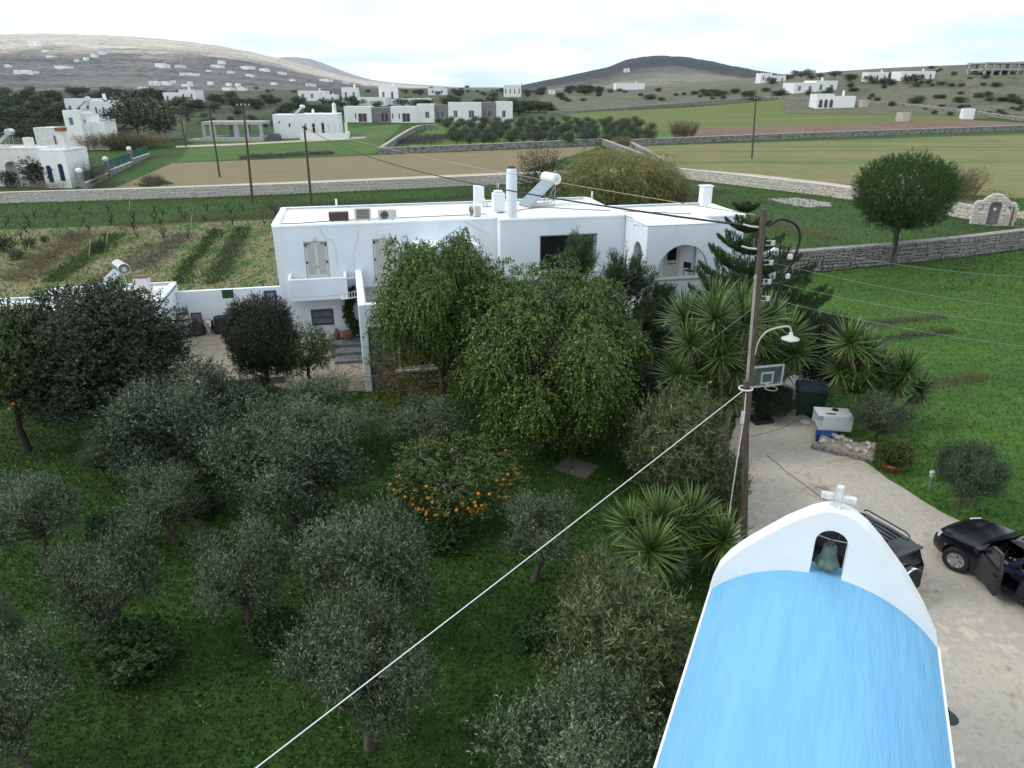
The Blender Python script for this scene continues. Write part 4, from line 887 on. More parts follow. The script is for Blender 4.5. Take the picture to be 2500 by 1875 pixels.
yucca('yucca clump with several heads right of the waste bin', (1905, 925), [(1833, 742, 1.35), (1852, 790, 1.45), (1938, 822, 1.35), (1850, 845, 1.4), (1985, 845, 1.2), (1890, 860, 1.2), (1870, 760, 1.3), (1900, 800, 1.3), (1815, 800, 1.2), (1960, 800, 1.2)], 1.05)
# araucaria
def araucaria(base, Yd, label):
    b0 = PY(base[0], base[1], Yd); top = PY(1607, 432, Yd); e = empty('araucaria', (b0[0], Yd, 0), 0, label, 'araucaria'); H_ = top[2]
    MB().tube([(0, 0, 0), (0, 0, H_*.5), (top[0]-b0[0], 0, H_)], [.16, .10, .02], 9).build('trunk', bark, e)
    rg = np.random.default_rng(2); am = leaf_mat('araucaria_needle', [(0, (.018, .04, .014)), (.6, (.038, .08, .022)), (1, (.08, .135, .035))], .55, .15)
    zs = [.93, .82, .70, .58, .47, .37, .28, .19]
    for k, zf in enumerate(zs):
        L0 = [.5, .9, 1.35, 1.9, 2.4, 2.8, 3.0, 3.0][k]
        nb = 5 if k < 2 else 6
        for j in range(nb):
            a = 6.283*j/nb+k*.5; rad = np.array([math.cos(a), math.sin(a), 0]); ct = np.array([(top[0]-b0[0])*zf, 0, H_*zf]); sd = np.array([-rad[1], rad[0], 0])
            n = int(60+150*L0); t = rg.uniform(.06, 1, n); u = rg.uniform(-1, 1, n); wd = np.sin(np.clip(t*.98, 0, 1)*math.pi)**.7*L0*.30+.05
            Pt = ct+rad*(t*L0)[:, None]+sd*(u*wd)[:, None]+np.array([0, 0, 1])*((t**1.9)*L0*.5+np.abs(u)*wd*.25)[:, None]
            D = unit(rad*.35+np.array([0, 0, 1.0])+sd*(u*.25)[:, None]+rg.normal(size=(n, 3))*.10)
            V = [shoots(Pt, D, (.12+.10*t)*(.6+.25*L0), 12, rg, .085, .024, 0, .4, .2)]
            br = quad_mesh('branch', np.concatenate(V), am); obj('branch', br, e)
araucaria((1640, 800), 30.5, 'tiered araucaria with upturned branches beside the porch')
# ------------------------------------------------------------------ chapel
CH = R(-24.6)
ch = empty('chapel', (5.51, 10.14, 0), CH, 'white chapel with light blue barrel roof and open belfry gable in the foreground', 'chapel')
blue_r = mat('blue_roof_paint', (.205, .46, .69), .85, col2=(.155, .39, .62), scale=1.5, lo=.30, hi=.72, bump=.5, bscale=5, stretch=(2.6, .3, 1), spec=.2, detail=9)
RV, XC = 2.33, -.10
def vz(x): return 3.55+math.sqrt(max(RV*RV-(x-XC)**2, 0))-1.48
xsv = [XC-1.80+3.60*k/36 for k in range(37)]
MB().prism([(XC-1.80, 3.2)]+[(XC+1.80, 3.2)]+[(x, vz(x)) for x in xsv[::-1]], (), -7.5, -.28).build('vault_roof', blue_r, ch, smooth=30)
for s in (-1, 1):
    a, b2 = XC+s*1.80, XC+s*1.85
    mb = MB().prism([(min(a, b2), 0), (max(a, b2), 0), (max(a, b2), 3.565), (min(a, b2), 3.565)], (), -7.5, -.28)
    mb.build('side_wall', white, ch, bevel=.03)
MB().bx(XC-1.8, XC+1.8, -7.58, -7.5, 0, 4.2).build('back_wall', white, ch)
out = [(-1.98, 0), (1.80, 0), (1.80, 3.3), (1.70, 3.62), (1.42, 4.12), (1.05, 4.66), (.60, 5.18), (.36, 5.42), (.16, 5.56), (0, 5.62), (-.16, 5.64), (-.32, 5.60), (-.5, 5.50), (-.87, 5.19), (-1.41, 4.62), (-1.70, 4.25), (-1.86, 3.95), (-1.95, 3.6)]
hole = [(-.37, 4.38), (.13, 4.38)]+arc(-.12, 5.03, .25, .25, 0, 180, 12)
door = [(-.55, .05), (.35, .05), (.35, 2.0), (-.55, 2.0)]
g = MB().prism(out, [hole, door], -.30, .06).build('belfry_gable', white, ch, bevel=.05)
MB().bx(-.368, .128, -.29, .05, 4.30, 4.385).build('belfry_sill', blue_r, ch)
MB().bx(-.55, .35, -.1, -.04, .05, 2.0).build('door', mat('chapel_door', (.10, .06, .04), .6), ch)
cm_ = mat('whitewashed_marble', (.72, .71, .69), .7, col2=(.5, .48, .46), scale=6, bump=.3, bscale=18)
cr_ = MB().bx(-.20, -.09, -.18, -.07, 5.58, 6.03).bx(-.41, -.202, -.175, -.075, 5.77, 5.87).bx(-.088, .12, -.175, -.075, 5.77, 5.87).build('cross', cm_, ch, bevel=.012)
def chp(x, y, z): return Matrix.Rotation(CH, 3, 'Z')@Vector((x, y, z))+Vector((5.51, 10.14, 0))
bl = empty('church_bell', chp(-.12, -.1, 4.5), CH, 'green weathered bronze bell hanging in the arched opening of the chapel gable', 'bell')
bronze = mat('verdigris_bronze', (.13, .20, .165), .65, metal=.3, col2=(.07, .11, .09), scale=7, bump=.2)
MB().lathe([(.195, 0), (.20, .02), (.17, .08), (.135, .16), (.115, .26), (.11, .34), (.09, .385), (.0, .40)], 28, (0, 0, 0), cap=False).build('bell_body', bronze, bl, smooth=50)
MB().lathe([(.0, -.04), (.035, -.03), (.04, .0), (.015, .03), (.012, .3)], 10, (0, 0, 0)).build('clapper', steel, bl)
MB().tube([(-.05, 0, .38), (-.04, 0, .46), (0, 0, .49), (.04, 0, .46), (.05, 0, .38)], .018, 6).tube([(0, -.04, .38), (0, 0, .5), (0, .04, .38)], .018, 6).build('crown_loop', mat('rusty_chain', (.09, .075, .065), .8), bl)
MB().tube([(-.26, 0, .53), (0, 0, .49), (.26, 0, .50)], .009, 5).build('hanger_wire', mat('pale_wire', (.5, .48, .45), .5), bl)
def lantern(loc, rz, label):
    e = empty('wall_lantern', loc, rz, label, 'lantern', 'lanterns on the chapel walls')
    MB().tube(smooth_path([(-.32, 0, .0), (-.2, 0, .16), (-.05, 0, .2), (0, 0, .1)], 5), .015, 6).build('arm', blackp, e)
    MB().lathe([(.03, .1), (.10, .07), (.17, .0), (.165, -.01), (.08, .03)], 20, (0, 0, 0)).build('shade', mat('lantern_shade', (.03, .032, .04), .45), e, smooth=50)
    MB().lathe([(.03, .03), (.06, -.02), (.055, -.09), (.02, -.12)], 12).build('globe', mat('lamp_globe', (.6, .6, .57), .3), e)
lantern(chp(2.13, -.28, 2.2), CH, 'black wall lantern on the drive side of the chapel'); lantern(chp(-2.28, -.6, 2.2), CH+math.pi, 'dark wall lantern on the oleander side of the chapel')
# ------------------------------------------------------------------ cars
paint = mat('black_car_paint', (.005, .005, .009), .2, coat=.25, spec=.4)
trim = mat('black_trim', (.012, .012, .013), .6)
tyre_m = mat('tyre_rubber', (.018, .018, .018), .9, bump=.3, bscale=40)
alloy = mat('alloy_rim', (.55, .56, .57), .3, metal=.9)
SEC2 = [(2.10, .36, .60, .62, .67, .48), (2.02, .30, .77, .70, .80, .64), (1.78, .26, .86, .83, .92, .74), (1.3, .23, .885, .93, 1.0, .78), (.88, .22, .885, .985, 1.06, .77), (.80, .22, .885, .99, 1.085, .75), (.50, .22, .885, .995, 1.36, .67), (.22, .22, .885, 1.0, 1.575, .61), (-.1, .22, .885, 1.0, 1.645, .62), (-.9, .22, .885, 1.01, 1.66, .62), (-1.6, .23, .875, 1.02, 1.61, .60), (-1.85, .25, .87, 1.03, 1.42, .64), (-2.02, .28, .86, 1.02, 1.10, .70), (-2.12, .34, .80, .9, .98, .68)]
SEC1 = [s for s in SEC2[:10]]+[(-1.7, .23, .875, 1.02, 1.64, .62), (-1.98, .25, .87, 1.03, 1.60, .61), (-2.06, .26, .865, 1.03, 1.36, .66), (-2.10, .28, .86, 1.02, 1.08, .72), (-2.14, .34, .82, .9, .98, .72)]
def loft(secs):
    mb = MB(); V = []; F = []; n = None
    for x, zb, w, zbelt, zt, wt in secs:
        h = [(0, zb), (w*.90, zb), (w*.985, zb+.14), (w, (zb+zbelt)/2), (w*.985, zbelt-.06), (w*.95, zbelt), (wt*1.03, zt-.09), (wt*.93, zt-.02), (wt*.5, zt+.012), (0, zt+.02)]
        ring = [(x, y, z) for y, z in h]+[(x, -y, z) for y, z in h[-2:0:-1]]
        n = len(ring); V += ring
    for i in range(len(secs)-1):
        for k in range(n): F.append((i*n+k, i*n+(k+1) % n, (i+1)*n+(k+1) % n, (i+1)*n+k))
    F.append(tuple(range(n))); F.append(tuple((len(secs)-1)*n+k for k in range(n)))
    return mb.add(V, F)
def sec_at(secs, x):
    xs_ = [s[0] for s in secs][::-1]
    return [np.interp(x, xs_, [s[i] for s in secs][::-1]) for i in range(1, 6)]
def side_pt(secs, x, t, s, off=.014):
    zb, w, zbelt, zt, wt = sec_at(secs, x); return (x, s*(w*.95+(wt*1.03-w*.95)*t+off), zbelt+(zt-.09-zbelt)*t)
def wheel(parent, x, y, s, steer=0.0, r=.345):
    w = empty('wheel', (x, y, r), steer); w.parent = parent
    M = rotm(rx=R(90)*-s)
    MB().lathe([(r*.62, -.10), (r*.9, -.11), (r*.985, -.085), (r, -.03), (r, .03), (r*.985, .085), (r*.9, .11), (r*.62, .10)], 32, (0, 0, 0), M, cap=False).build('tyre', tyre_m, w, smooth=35)
    mb = MB().lathe([(r*.64, -.08), (r*.64, .095), (r*.59, .098), (r*.57, .03), (.0, .02)], 28, (0, 0, 0), M, cap=False)
    for k in range(5):
        for d in (-.14, .14):
            a = 2*math.pi*k/5+d; c_ = M@Vector((r*.33*math.cos(a), r*.33*math.sin(a), .075)); mb.obx(c_, (r*.5, .032, .03), M@Matrix.Rotation(a, 3, 'Z'))
    mb.lathe([(.06, .05), (.06, .095), (.0, .1)], 14, (0, 0, 0), M); mb.build('rim', alloy, w, smooth=30)
def car(name, loc, ax, secs, label, spare=False, driver_open=False):
    e = empty(name, loc, math.atan2(ax[1], ax[0]), label, 'car')
    body = loft(secs).build('body', paint, e)
    if driver_open: cut_box(body, [(-.32, .66, .30, 1.2, .40, 1.50), (-.25, .45, -.62, .31, .55, 1.50)])
    cut_box(body, [MB().tube([(xw, s*.60, .37), (xw, s*1.2, .37)], .40, 28) for xw in (1.27, -1.27) for s in (-1, 1)])
    body.data.shade_smooth(); body.data.set_sharp_from_angle(angle=R(32))
    # glass
    def panel(pts, nm, m, th=.006):
        q = [Vector(p) for p in pts]; n_ = (q[1]-q[0]).cross(q[-1]-q[0]).normalized(); k = len(q)
        MB().add(list(q)+[p-n_*th for p in q], [tuple(range(k)), tuple(range(k, 2*k))[::-1]]+[(i, (i+1) % k, (i+1) % k+k, i+k) for i in range(k)]).build(nm, m, e)
    def zt(x): return sec_at(secs, x)
    panel([(.82, -.66, 1.105), (.82, .66, 1.105), (.27, .56, 1.585), (.27, -.56, 1.585)], 'windscreen', glass_d)
    for s in (-1, 1):
        for i, (a, b_) in enumerate(((.42, -.32), (-.4, -1.12), (-1.22, -1.66))):
            if driver_open and s == 1 and i == 0: continue
            a2 = a-.32 if i == 0 else a
            pts = [side_pt(secs, a, .08, s), side_pt(secs, b_, .08, s), side_pt(secs, b_+(.06 if i == 2 else 0), .92, s), side_pt(secs, a2, .92, s)]
            panel(pts if s < 0 else pts[::-1], 'side_window', glass_d)
        if not (driver_open and s == 1): MB().lathe([(.0, -.05), (.06, -.04), (.075, 0), (.06, .04), (0, .05)], 10, (.62, s*.99, 1.06), rotm(ry=R(90))).build('wing_mirror', paint, e, smooth=60)
        hl = [(2.03, s*.60, .66), (1.86, s*.835, .70), (1.80, s*.80, .86), (1.98, s*.62, .80)]
        q = MB().add(hl+[(p[0]+.035, p[1]*1.02, p[2]+.015) for p in hl], [(3, 2, 1, 0), (4, 5, 6, 7), (0, 1, 5, 4), (1, 2, 6, 5), (2, 3, 7, 6), (3, 0, 4, 7)]).build('headlight', mat('headlight_lens', (.55, .56, .45), .12, spec=.7), e, bevel=.01)
        MB().bx(-2.15, -2.10, s*.62-.09, s*.62+.09, .72, .98).build('tail_light', mat('tail_lens', (.25, .01, .01), .2), e, bevel=.01)
        for xw in (1.27, -1.27):
            MB().tube([(xw, s*.61, .37), (xw, s*.63, .37)], .395, 28).build('wheel_well', trim, e)
            wheel(e, xw, s*.80, s, R(14) if (xw > 0 and driver_open) else 0)
        MB().bx(-.85, .85, s*.86-.03, s*.86+.04, .24, .34).build('side_sill', trim, e, bevel=.02)
        MB().tube([(.05, s*.56, 1.66), (.0, s*.57, 1.72), (-.1, s*.57, 1.735), (-1.5, s*.56, 1.735), (-1.62, s*.56, 1.70), (-1.66, s*.55, 1.65)], .02, 6).build('roof_rail', trim, e)
    MB().bx(2.04, 2.14, -.55, .55, .40, .58).build('front_bumper_grille', trim, e, bevel=.03)
    MB().bx(-2.2, -2.06, -.78, .78, .36, .58).build('rear_bumper', trim, e, bevel=.04)
    MB().bx(1.6, 1.62, .885, .9, .62, .66).build('side_marker', mat('amber_lens', (.7, .28, .02), .3), e)
    if spare:
        panel([(-2.065, -.56, 1.5), (-2.065, .56, 1.5), (-2.125, .64, 1.12), (-2.125, -.64, 1.12)], 'rear_window', glass_d)
        sp = MB().tube([(-2.14, -.12, .86), (-2.38, -.12, .86)], .34, 36).build('spare_wheel_cover', trim, e, bevel=.02, smooth=40)
        MB().lathe([(.345, -.1), (.35, -.09), (.35, .09), (.345, .1), (.335, .1), (.335, -.1)], 40, (-2.26, -.12, .86), rotm(ry=R(90))).build('chrome_band', chrome, sp, smooth=40)
        for k in range(6): MB().bx(-1.5, .0, -.4+k*.16-.012, -.4+k*.16+.012, 1.672, 1.69).build('roof_rib', paint, e)
        MB().bx(-2.2, -2.0, -.5, .5, 1.62, 1.66).build('spoiler', paint, e, bevel=.015)
    if driver_open:
        hx, hy = .70, .885; ang = R(31); M = rotm(rz=-ang)
        def dp(x, y, z): return Vector((hx, hy, 0))+Matrix.Rotation(-ang, 3, 'Z')@Vector((x, y, z))
        outl = [(0, .34), (-.95, .34), (-1.0, .75), (-.98, 1.0), (-.80, 1.48), (-.42, 1.44), (-.02, 1.02)]
        mb = MB().prism(outl, [[(-.12, 1.03), (-.92, 1.03), (-.78, 1.42), (-.44, 1.39)]], -.05, .035); mb.v = [tuple(dp(x, y, z)) for x, y, z in mb.v]
        d = mb.build('door', paint, e, bevel=.012)
        mb = MB().prism([(-.12, 1.035), (-.91, 1.035), (-.78, 1.41), (-.44, 1.38)], (), -.01, -.004); mb.v = [tuple(dp(x, y, z)) for x, y, z in mb.v]; mb.build('door_glass', mat('clear_dark_glass', (.03, .035, .04), .05, spec=.6), d)
        MB().obx(dp(-.82, .05, .86), (.14, .03, .03), M).build('handle', trim, d); MB().obx(dp(-.5, -.07, .75), (.5, .05, .07), M).build('armrest', trim, d)
        MB().lathe([(.0, -.1), (.07, -.08), (.085, 0), (.07, .08), (0, .1)], 12, dp(-.05, .12, 1.05), rotm(ry=R(90), rz=-ang)).build('wing_mirror', paint, d, smooth=60)
        seat = mat('grey_seat', (.035, .037, .042), .9)
        MB().obx((-.12, .30, .58), (.5, .48, .16), rotm(ry=R(-6))).build('seat', seat, e, bevel=.04); MB().obx((-.34, .02, .92), (.14, .46, .6), rotm(ry=R(-14))).build('seat_back', seat, e, bevel=.04)
        MB().tube([(.30+.055*math.sin(t*math.pi/10), .36+.17*math.cos(t*math.pi/10), 1.0+.15*math.sin(t*math.pi/10)) for t in range(21)], .016, 6).tube([(.36, .36, .97), (.46, .36, .9)], .03, 6).tube([(.3, .2, 1.0), (.3, .52, 1.0)], .014, 5).build('steering_wheel', trim, e)
        MB().bx(.46, .65, -.58, .6, .85, 1.05).build('dashboard', trim, e, bevel=.03)
        MB().tube([(.9, -.62, 1.06), (1.25, -.75, 1.45)], .008, 4).build('aerial', trim, e)
    return e
def ax_(a): return (math.cos(a), math.sin(a))
c1 = car('parked_car', (8.78, 15.86, .03), (-.45, .89), SEC1, 'boxy black off-roader with chrome-banded spare wheel parked behind the chapel', spare=True); c1.scale = (.78, 1, 1)
C2 = Vector((13.12, 15.05, .03)); A2 = (-.42, .91)
car('parked_car', C2, A2, SEC2, 'glossy black estate car with its driver door open at the right edge', driver_open=True)
# person in the driver seat
def skin(name, pts, edges, m, parent):
    me = bpy.data.meshes.new(name); me.from_pydata([p[:3] for p in pts], edges, []); o = bpy.data.objects.new(name, me); link(o)
    sm = o.modifiers.new('s', 'SKIN'); o.modifiers.new('u', 'SUBSURF').levels = 2
    for i, p in enumerate(pts): me.skin_vertices[0].data[i].radius = (p[3], p[4] if len(p) > 4 else p[3]); me.skin_vertices[0].data[i].use_root = (i == 0)
    bpy.context.view_layer.update(); me2 = bpy.data.meshes.new_from_object(o.evaluated_get(bpy.context.evaluated_depsgraph_get())); bpy.data.objects.remove(o)
    me2.materials.clear(); me2.materials.append(m); me2.shade_smooth(); return obj(name, me2, parent)
pe = empty('person', C2, math.atan2(A2[1], A2[0]), 'person in navy jacket and blue jeans sitting in the open car doorway', 'person')
skin_m = mat('skin', (.42, .25, .18), .55)
bp_ = [(-.12, .33, .72, .13, .11), (-.14, .33, .92, .14, .10), (-.12, .35, 1.10, .15, .10), (-.10, .36, 1.19, .06), (-.07, .37, 1.27, .065), (-.04, .38, 1.36, .085, .10), (-.04, .38, 1.43, .06),
       (.05, .27, .72, .08), (.34, .34, .76, .065), (.36, .50, .50, .05), (.36, .56, .36, .04), (.44, .60, .33, .035),
       (-.10, .46, .72, .08), (.18, .72, .76, .065), (.20, .86, .50, .05), (.20, .88, .33, .04), (.26, .97, .30, .035),
       (-.10, .18, 1.10, .055), (.05, .12, .90, .042), (.22, .24, .84, .035), (.28, .28, .85, .03),
       (-.10, .54, 1.10, .055), (.02, .64, .88, .042), (.17, .60, .84, .035), (.24, .56, .86, .03)]
be_ = [(0, 1), (1, 2), (2, 3), (3, 4), (4, 5), (5, 6), (0, 7), (7, 8), (8, 9), (9, 10), (10, 11), (0, 12), (12, 13), (13, 14), (14, 15), (15, 16), (2, 17), (17, 18), (18, 19), (19, 20), (2, 21), (21, 22), (22, 23), (23, 24)]
bd = skin('body', bp_, be_, skin_m, pe)
for hx_, hy_ in ((.28, .28), (.24, .56)):
    mb = MB()
    for k in range(5): a = -.8+k*.4; mb.tube([(hx_+.01, hy_+.012*(k-2), .855), (hx_+.045, hy_+.017*(k-2), .865), (hx_+.07-.01*abs(k-2), hy_+.018*(k-2), .85)], [.010, .009, .007], 6)
    mb.build('fingers', skin_m, pe)
def sub(idx, grow, nm, m):
    mp = {i: k for k, i in enumerate(idx)}; pts = [tuple(bp_[i][:3])+tuple(r_+grow for r_ in bp_[i][3:]) for i in idx]
    return skin(nm, pts, [(mp[a], mp[b]) for a, b in be_ if a in mp and b in mp], m, pe)
sub([0, 1, 2, 17, 18, 19, 21, 22, 23], .022, 'jacket', mat('navy_cloth', (.012, .017, .045), .9)); sub([0, 7, 8, 9, 10, 12, 13, 14, 15], .018, 'jeans', mat('denim', (.025, .035, .07), .9))
for fx, fy in ((.42, .59), (.24, .95)): MB().lathe([(.0, -.045), (.05, -.04), (.05, .0), (.035, .05), (0, .06)], 12, (fx, fy, .335), cap=False).build('shoe', blackp, pe, scale=(1, 1, 1))
MB().lathe([(.0, .13), (.06, .12), (.1, .07), (.112, 0), (.10, -.05), (.09, -.05), (0, .05)], 16, (-.055, .38, 1.41), cap=False).build('hair', mat('dark_hair', (.03, .022, .016), .8), pe, smooth=60)
# ------------------------------------------------------------------ utility pole, lamp, cables
pb = PZ(1593, 1130); sb = PZ(1607, 1162)
pt_ = PY(1650, 452, pb[1])
up = empty('utility_pole', pb, 0, 'tall weathered wooden utility pole with brackets beside the driveway', 'pole')
tl = Vector((pt_[0]-pb[0], 0, pt_[2]))
def on_pole(z): return tl*(z/tl.z)
MB().tube([(0, 0, 0), on_pole(3), on_pole(6), tl], [.115, .10, .09, .08], 14).build('post', wood_old, up, smooth=50)
MB().obx(on_pole(6.0)+Vector((-.085, -.06, 0)), (.07, .04, 3.1), rotm(ry=math.atan2(tl.x, tl.z))).build('conduit_cover', mat('pale_batten', (.38, .35, .31), .7, var=.3), up, bevel=.01)
MB().tube([(.05, -.1, 8.5), (.05, -.16, 7)], .02, 5).build('earth_cable', blackp, up)
por = mat('porcelain', (.55, .53, .50), .3)
for k, z in enumerate((8.35, 7.85, 7.35, 6.9)):
    c = on_pole(z); br = MB().tube([c+Vector((.12, 0, .06)), c+Vector((.36, 0, .06)), c+Vector((.36, 0, -.06)), c+Vector((.12, 0, -.06))], .013, 5).build('bracket', steel, up)
    MB().lathe([(.03, -.06), (.05, -.05), (.05, -.01), (.03, 0), (.05, .01), (.05, .05), (.03, .06)], 12, c+Vector((.30, 0, 0))).build('insulator', por, br)
for k, (z, s) in enumerate(((8.75, -1), (8.2, -1))):
    c = on_pole(z); MB().tube([c+Vector((-.1, 0, 0)), c+Vector((-.32, -.05, .03)), c+Vector((-.5, -.05, .08))], .025, 6).build('cable_clamp', por, up)
MB().tube(smooth_path([on_pole(8.9)+Vector(p) for p in [(.1, -.1, -.1), (.45, -.05, .05), (.85, 0, -.1), (1.0, 0, -.45), (.9, 0, -1.0), (.7, 0, -1.6), (.62, 0, -2.2)]], 5), .035, 7).build('cable_loop', blackp, up)
for z in (-.9, -1.4): MB().lathe([(.04, -.07), (.07, -.04), (.07, .04), (.04, .07)], 10, on_pole(8.9)+Vector((.82, 0, z))).build('insulator', por, up)
c = on_pole(5.7)
la = MB().tube(smooth_path([c+Vector(p) for p in [(.08, -.05, -.35), (.14, -.05, .05), (.35, -.05, .33), (.75, -.05, .45), (.92, -.05, .42), (.97, -.05, .28)]], 6), .026, 8).build('lamp_arm', mat('lamp_paint', (.42, .42, .38), .5), up)
MB().lathe([(.03, .12), (.05, .10), (.055, .04), (.12, -.01), (.23, -.06), (.235, -.075), (.12, -.05)], 24, c+Vector((.97, -.05, .18))).build('lamp_shade', mat('enamel_shade', (.55, .54, .48), .4, var=.2, scale=8), la, smooth=50)
MB().lathe([(.05, .0), (.09, -.05), (.06, -.11), (0, -.12)], 14, c+Vector((.97, -.05, .13)), cap=False).build('lamp_bulb', mat('frosted_glass', (.6, .6, .55), .4), la)
st = empty('support_post', sb, 0, 'short dark support post lashed to the utility pole with a white ring', 'pole')
stt = PY(1613, 822, sb[1]); tl2 = Vector((stt[0]-sb[0], 0, stt[2]))
MB().tube([(0, 0, 0), tl2*.5, tl2], [.10, .09, .085], 12).build('post', wood_old, st, smooth=50)
MB().tube([tl2+Vector((.17*math.cos(t*math.pi/12), .17*math.sin(t*math.pi/12), -.22)) for t in range(25)], .022, 6).build('ring', mat('white_rope', (.62, .62, .62), .7), st)
MB().tube(smooth_path([tl2+Vector(p) for p in [(-.02, -.13, -.3), (.0, -.15, -1.2), (-.03, -.16, -2.6), (-.05, -.17, -3.9), (-.1, -.17, -4.2), (-.18, -.17, -4.05)]], 5), .014, 5).build('hanging_cord', MATS['white_rope'], st)
MB().obx(tl2+Vector((-.02, -.13, -1.0)), (.10, .04, .35)).build('tie_plate', mat('pale_tie', (.5, .5, .49), .6), st)
def cable(name, a, b, sag, r, m, label, group=None, n=26, ext=1.0):
    a = Vector(a); b = Vector(b); b = a+(b-a)*ext; pts = [a+(b-a)*(k/n)-Vector((0, 0, sag*4*(k/n)*(1-k/n))) for k in range(n+1)]
    o = MB().tube(pts, r, 6).build(name, m); tag(o, label, 'cable', group); return o
ropeS = Vector(sb)+tl2+Vector((-.1, -.1, -.25))
cable('rope', ropeS, PZ(545, 1659, 3.6), .05, .0095, mat('white_line', (.75, .77, .80), .5), 'white rope running from the support post to the bottom left', ext=1.5)
P3 = P(673, 440); top3 = Vector(PY(657, 274, P3.y))
cable('power_cable', Vector(pb)+on_pole(8.75)+Vector((-.5, 0, .05)), top3, 1.1, .03, blackp, 'thick black bundled power cable crossing above the white roofs')
cable('stay_wire', Vector(pb)+on_pole(8.95)+Vector((-.2, 0, .1)), top3+Vector((0, 0, .3)), .5, .012, mat('yellow_wire', (.35, .31, .18), .6), 'thin pale wire just above the thick power cable')
cable('guy_wire', Vector(pb)+on_pole(6.7), PZ(1393, 838, 1.0), .05, .010, steel, 'thin guy wire slanting from the utility pole over the yuccas')
cable('guy_wire', Vector(pb)+on_pole(8.3)+Vector((-.3, 0, 0)), PZ(1370, 870, 1.0), .15, .008, blackp, 'fine dark wire slanting left across the araucaria')
for k, (z, ex, ey, lab) in enumerate(((8.35, 2250, 600, 'topmost thin wire running right from the pole over the lawn'), (7.85, 2250, 668, 'second thin wire from the top running right over the lawn'), (7.35, 2250, 705, 'third thin wire from the top running right over the lawn'), (6.9, 2250, 752, 'lowest thin wire running right from the pole over the lawn'))):
    cable('line_wire', Vector(pb)+on_pole(z)+Vector((.33, 0, 0)), PY(ex, ey, 21), .15, .0045, mat('bare_wire', (.30, .31, .33), .5), lab, 'wires running right from the utility pole')
# ------------------------------------------------------------------ things along the drive
def at0(px, py, z=.03): return Vector(PZ(px, py, z))
hb = at0(1650, 915); hoop = empty('basketball_hoop', hb, R(14), 'portable basketball hoop with pale framed clear backboard behind the pole', 'basketball hoop')
Yh = hb.y-.3; c = Vector(PY(1657, 812, Yh))-hb; c = Matrix.Rotation(-R(14), 3, 'Z')@c
fm = mat('pale_green_frame', (.42, .52, .50), .5)
bw, bh = .66, .42
mb = MB().prism(rect(-bw, bw, -bh, bh), [rect(-bw+.07, bw-.07, -bh+.07, bh-.07)], -.03, .03); mb.v = [(x+c.x, y+c.y, z+c.z) for x, y, z in mb.v]; fr = mb.build('backboard_frame', fm, hoop)
mb = MB().prism(rect(-.26, .26, -.30, .16), [rect(-.2, .2, -.24, .10)], -.035, .035); mb.v = [(x+c.x, y+c.y, z+c.z) for x, y, z in mb.v]; mb.build('target_square', fm, fr)
gl = bpy.data.materials.new('clear_panel'); gl.use_nodes = True; b_ = gl.node_tree.nodes['Principled BSDF']; b_.inputs['Base Color'].default_value = (.6, .68, .68, 1); b_.inputs['Transmission Weight'].default_value = .92; b_.inputs['Roughness'].default_value = .05; b_.inputs['IOR'].default_value = 1.05
MB().bx(c.x-bw+.06, c.x+bw-.06, c.y-.006, c.y+.006, c.z-bh+.06, c.z+bh-.06).build('backboard_panel', gl, fr)
MB().tube([(c.x+.225*math.cos(t*math.pi/14), c.y-.34+.225*math.sin(t*math.pi/14), c.z-.36) for t in range(29)], .013, 6).bx(c.x-.08, c.x+.08, c.y-.14, c.y-.03, c.z-.40, c.z-.30).build('rim', mat('faded_rim', (.48, .40, .36), .6), hoop)
MB().tube([(c.x, c.y+.05, c.z-.2), (c.x, .25, c.z-.9), (0, .3, .1)], .045, 8).build('post', blackp, hoop); MB().bx(-.4, .4, -.1, .6, 0, .16).build('base', blackp, hoop, bevel=.04)
db = at0(1745, 893); bin_ = empty('waste_bin', db, R(-12), 'large dark green wheeled waste bin with grey lid', 'waste bin')
gm_ = mat('bin_green', (.010, .045, .022), .5, var=.25)
MB().prism([(-.46, .12), (.46, .12), (.55, 1.02), (-.55, 1.02)], (), -.36, .40).build('bin_body', gm_, bin_, bevel=.03)
MB().bx(-.58, .58, -.40, .44, 1.02, 1.09).build('bin_edge', gm_, bin_, bevel=.02)
MB().add([(-.56, -.40, 1.09), (.56, -.40, 1.09), (.56, .42, 1.22), (-.56, .42, 1.22), (-.5, -.34, 1.15), (.5, -.34, 1.15), (.5, .36, 1.27), (-.5, .36, 1.27), (-.56, .42, 1.09), (.56, .42, 1.09)], [(4, 5, 6, 7), (0, 1, 5, 4), (1, 2, 6, 5), (2, 3, 7, 6), (3, 0, 4, 7), (2, 9, 8, 3), (0, 3, 8), (1, 9, 2), (0, 8, 9, 1)]).build('lid', mat('bin_lid', (.035, .045, .055), .45), bin_)
for s in (-1, 1):
    MB().tube([(s*.40, -.3, .09), (s*.48, -.3, .09)], .09, 12).build('wheel', blackp, bin_); MB().tube([(s*.40, .32, .09), (s*.48, .32, .09)], .09, 12).build('wheel', blackp, bin_)
    MB().bx(s*.56-.03, s*.56+.05, -.1, .1, .9, .98).build('lift_lug', gm_, bin_)
kb = at0(1793, 935); kn = empty('white_box', kb, R(-9), 'white metal cabinet lying open-ended as a kennel beside the bin', 'cabinet')
wm = mat('chipped_white_enamel', (.66, .68, .69), .5, col2=(.45, .44, .42), scale=7, lo=.28, hi=.36)
MB().bx(-.42, .62, -.35, -.31, .28, .80).build('front_panel', wm, kn, bevel=.01); MB().bx(-.62, .62, -.35, .45, .80, .84).build('top_panel', wm, kn, bevel=.01)
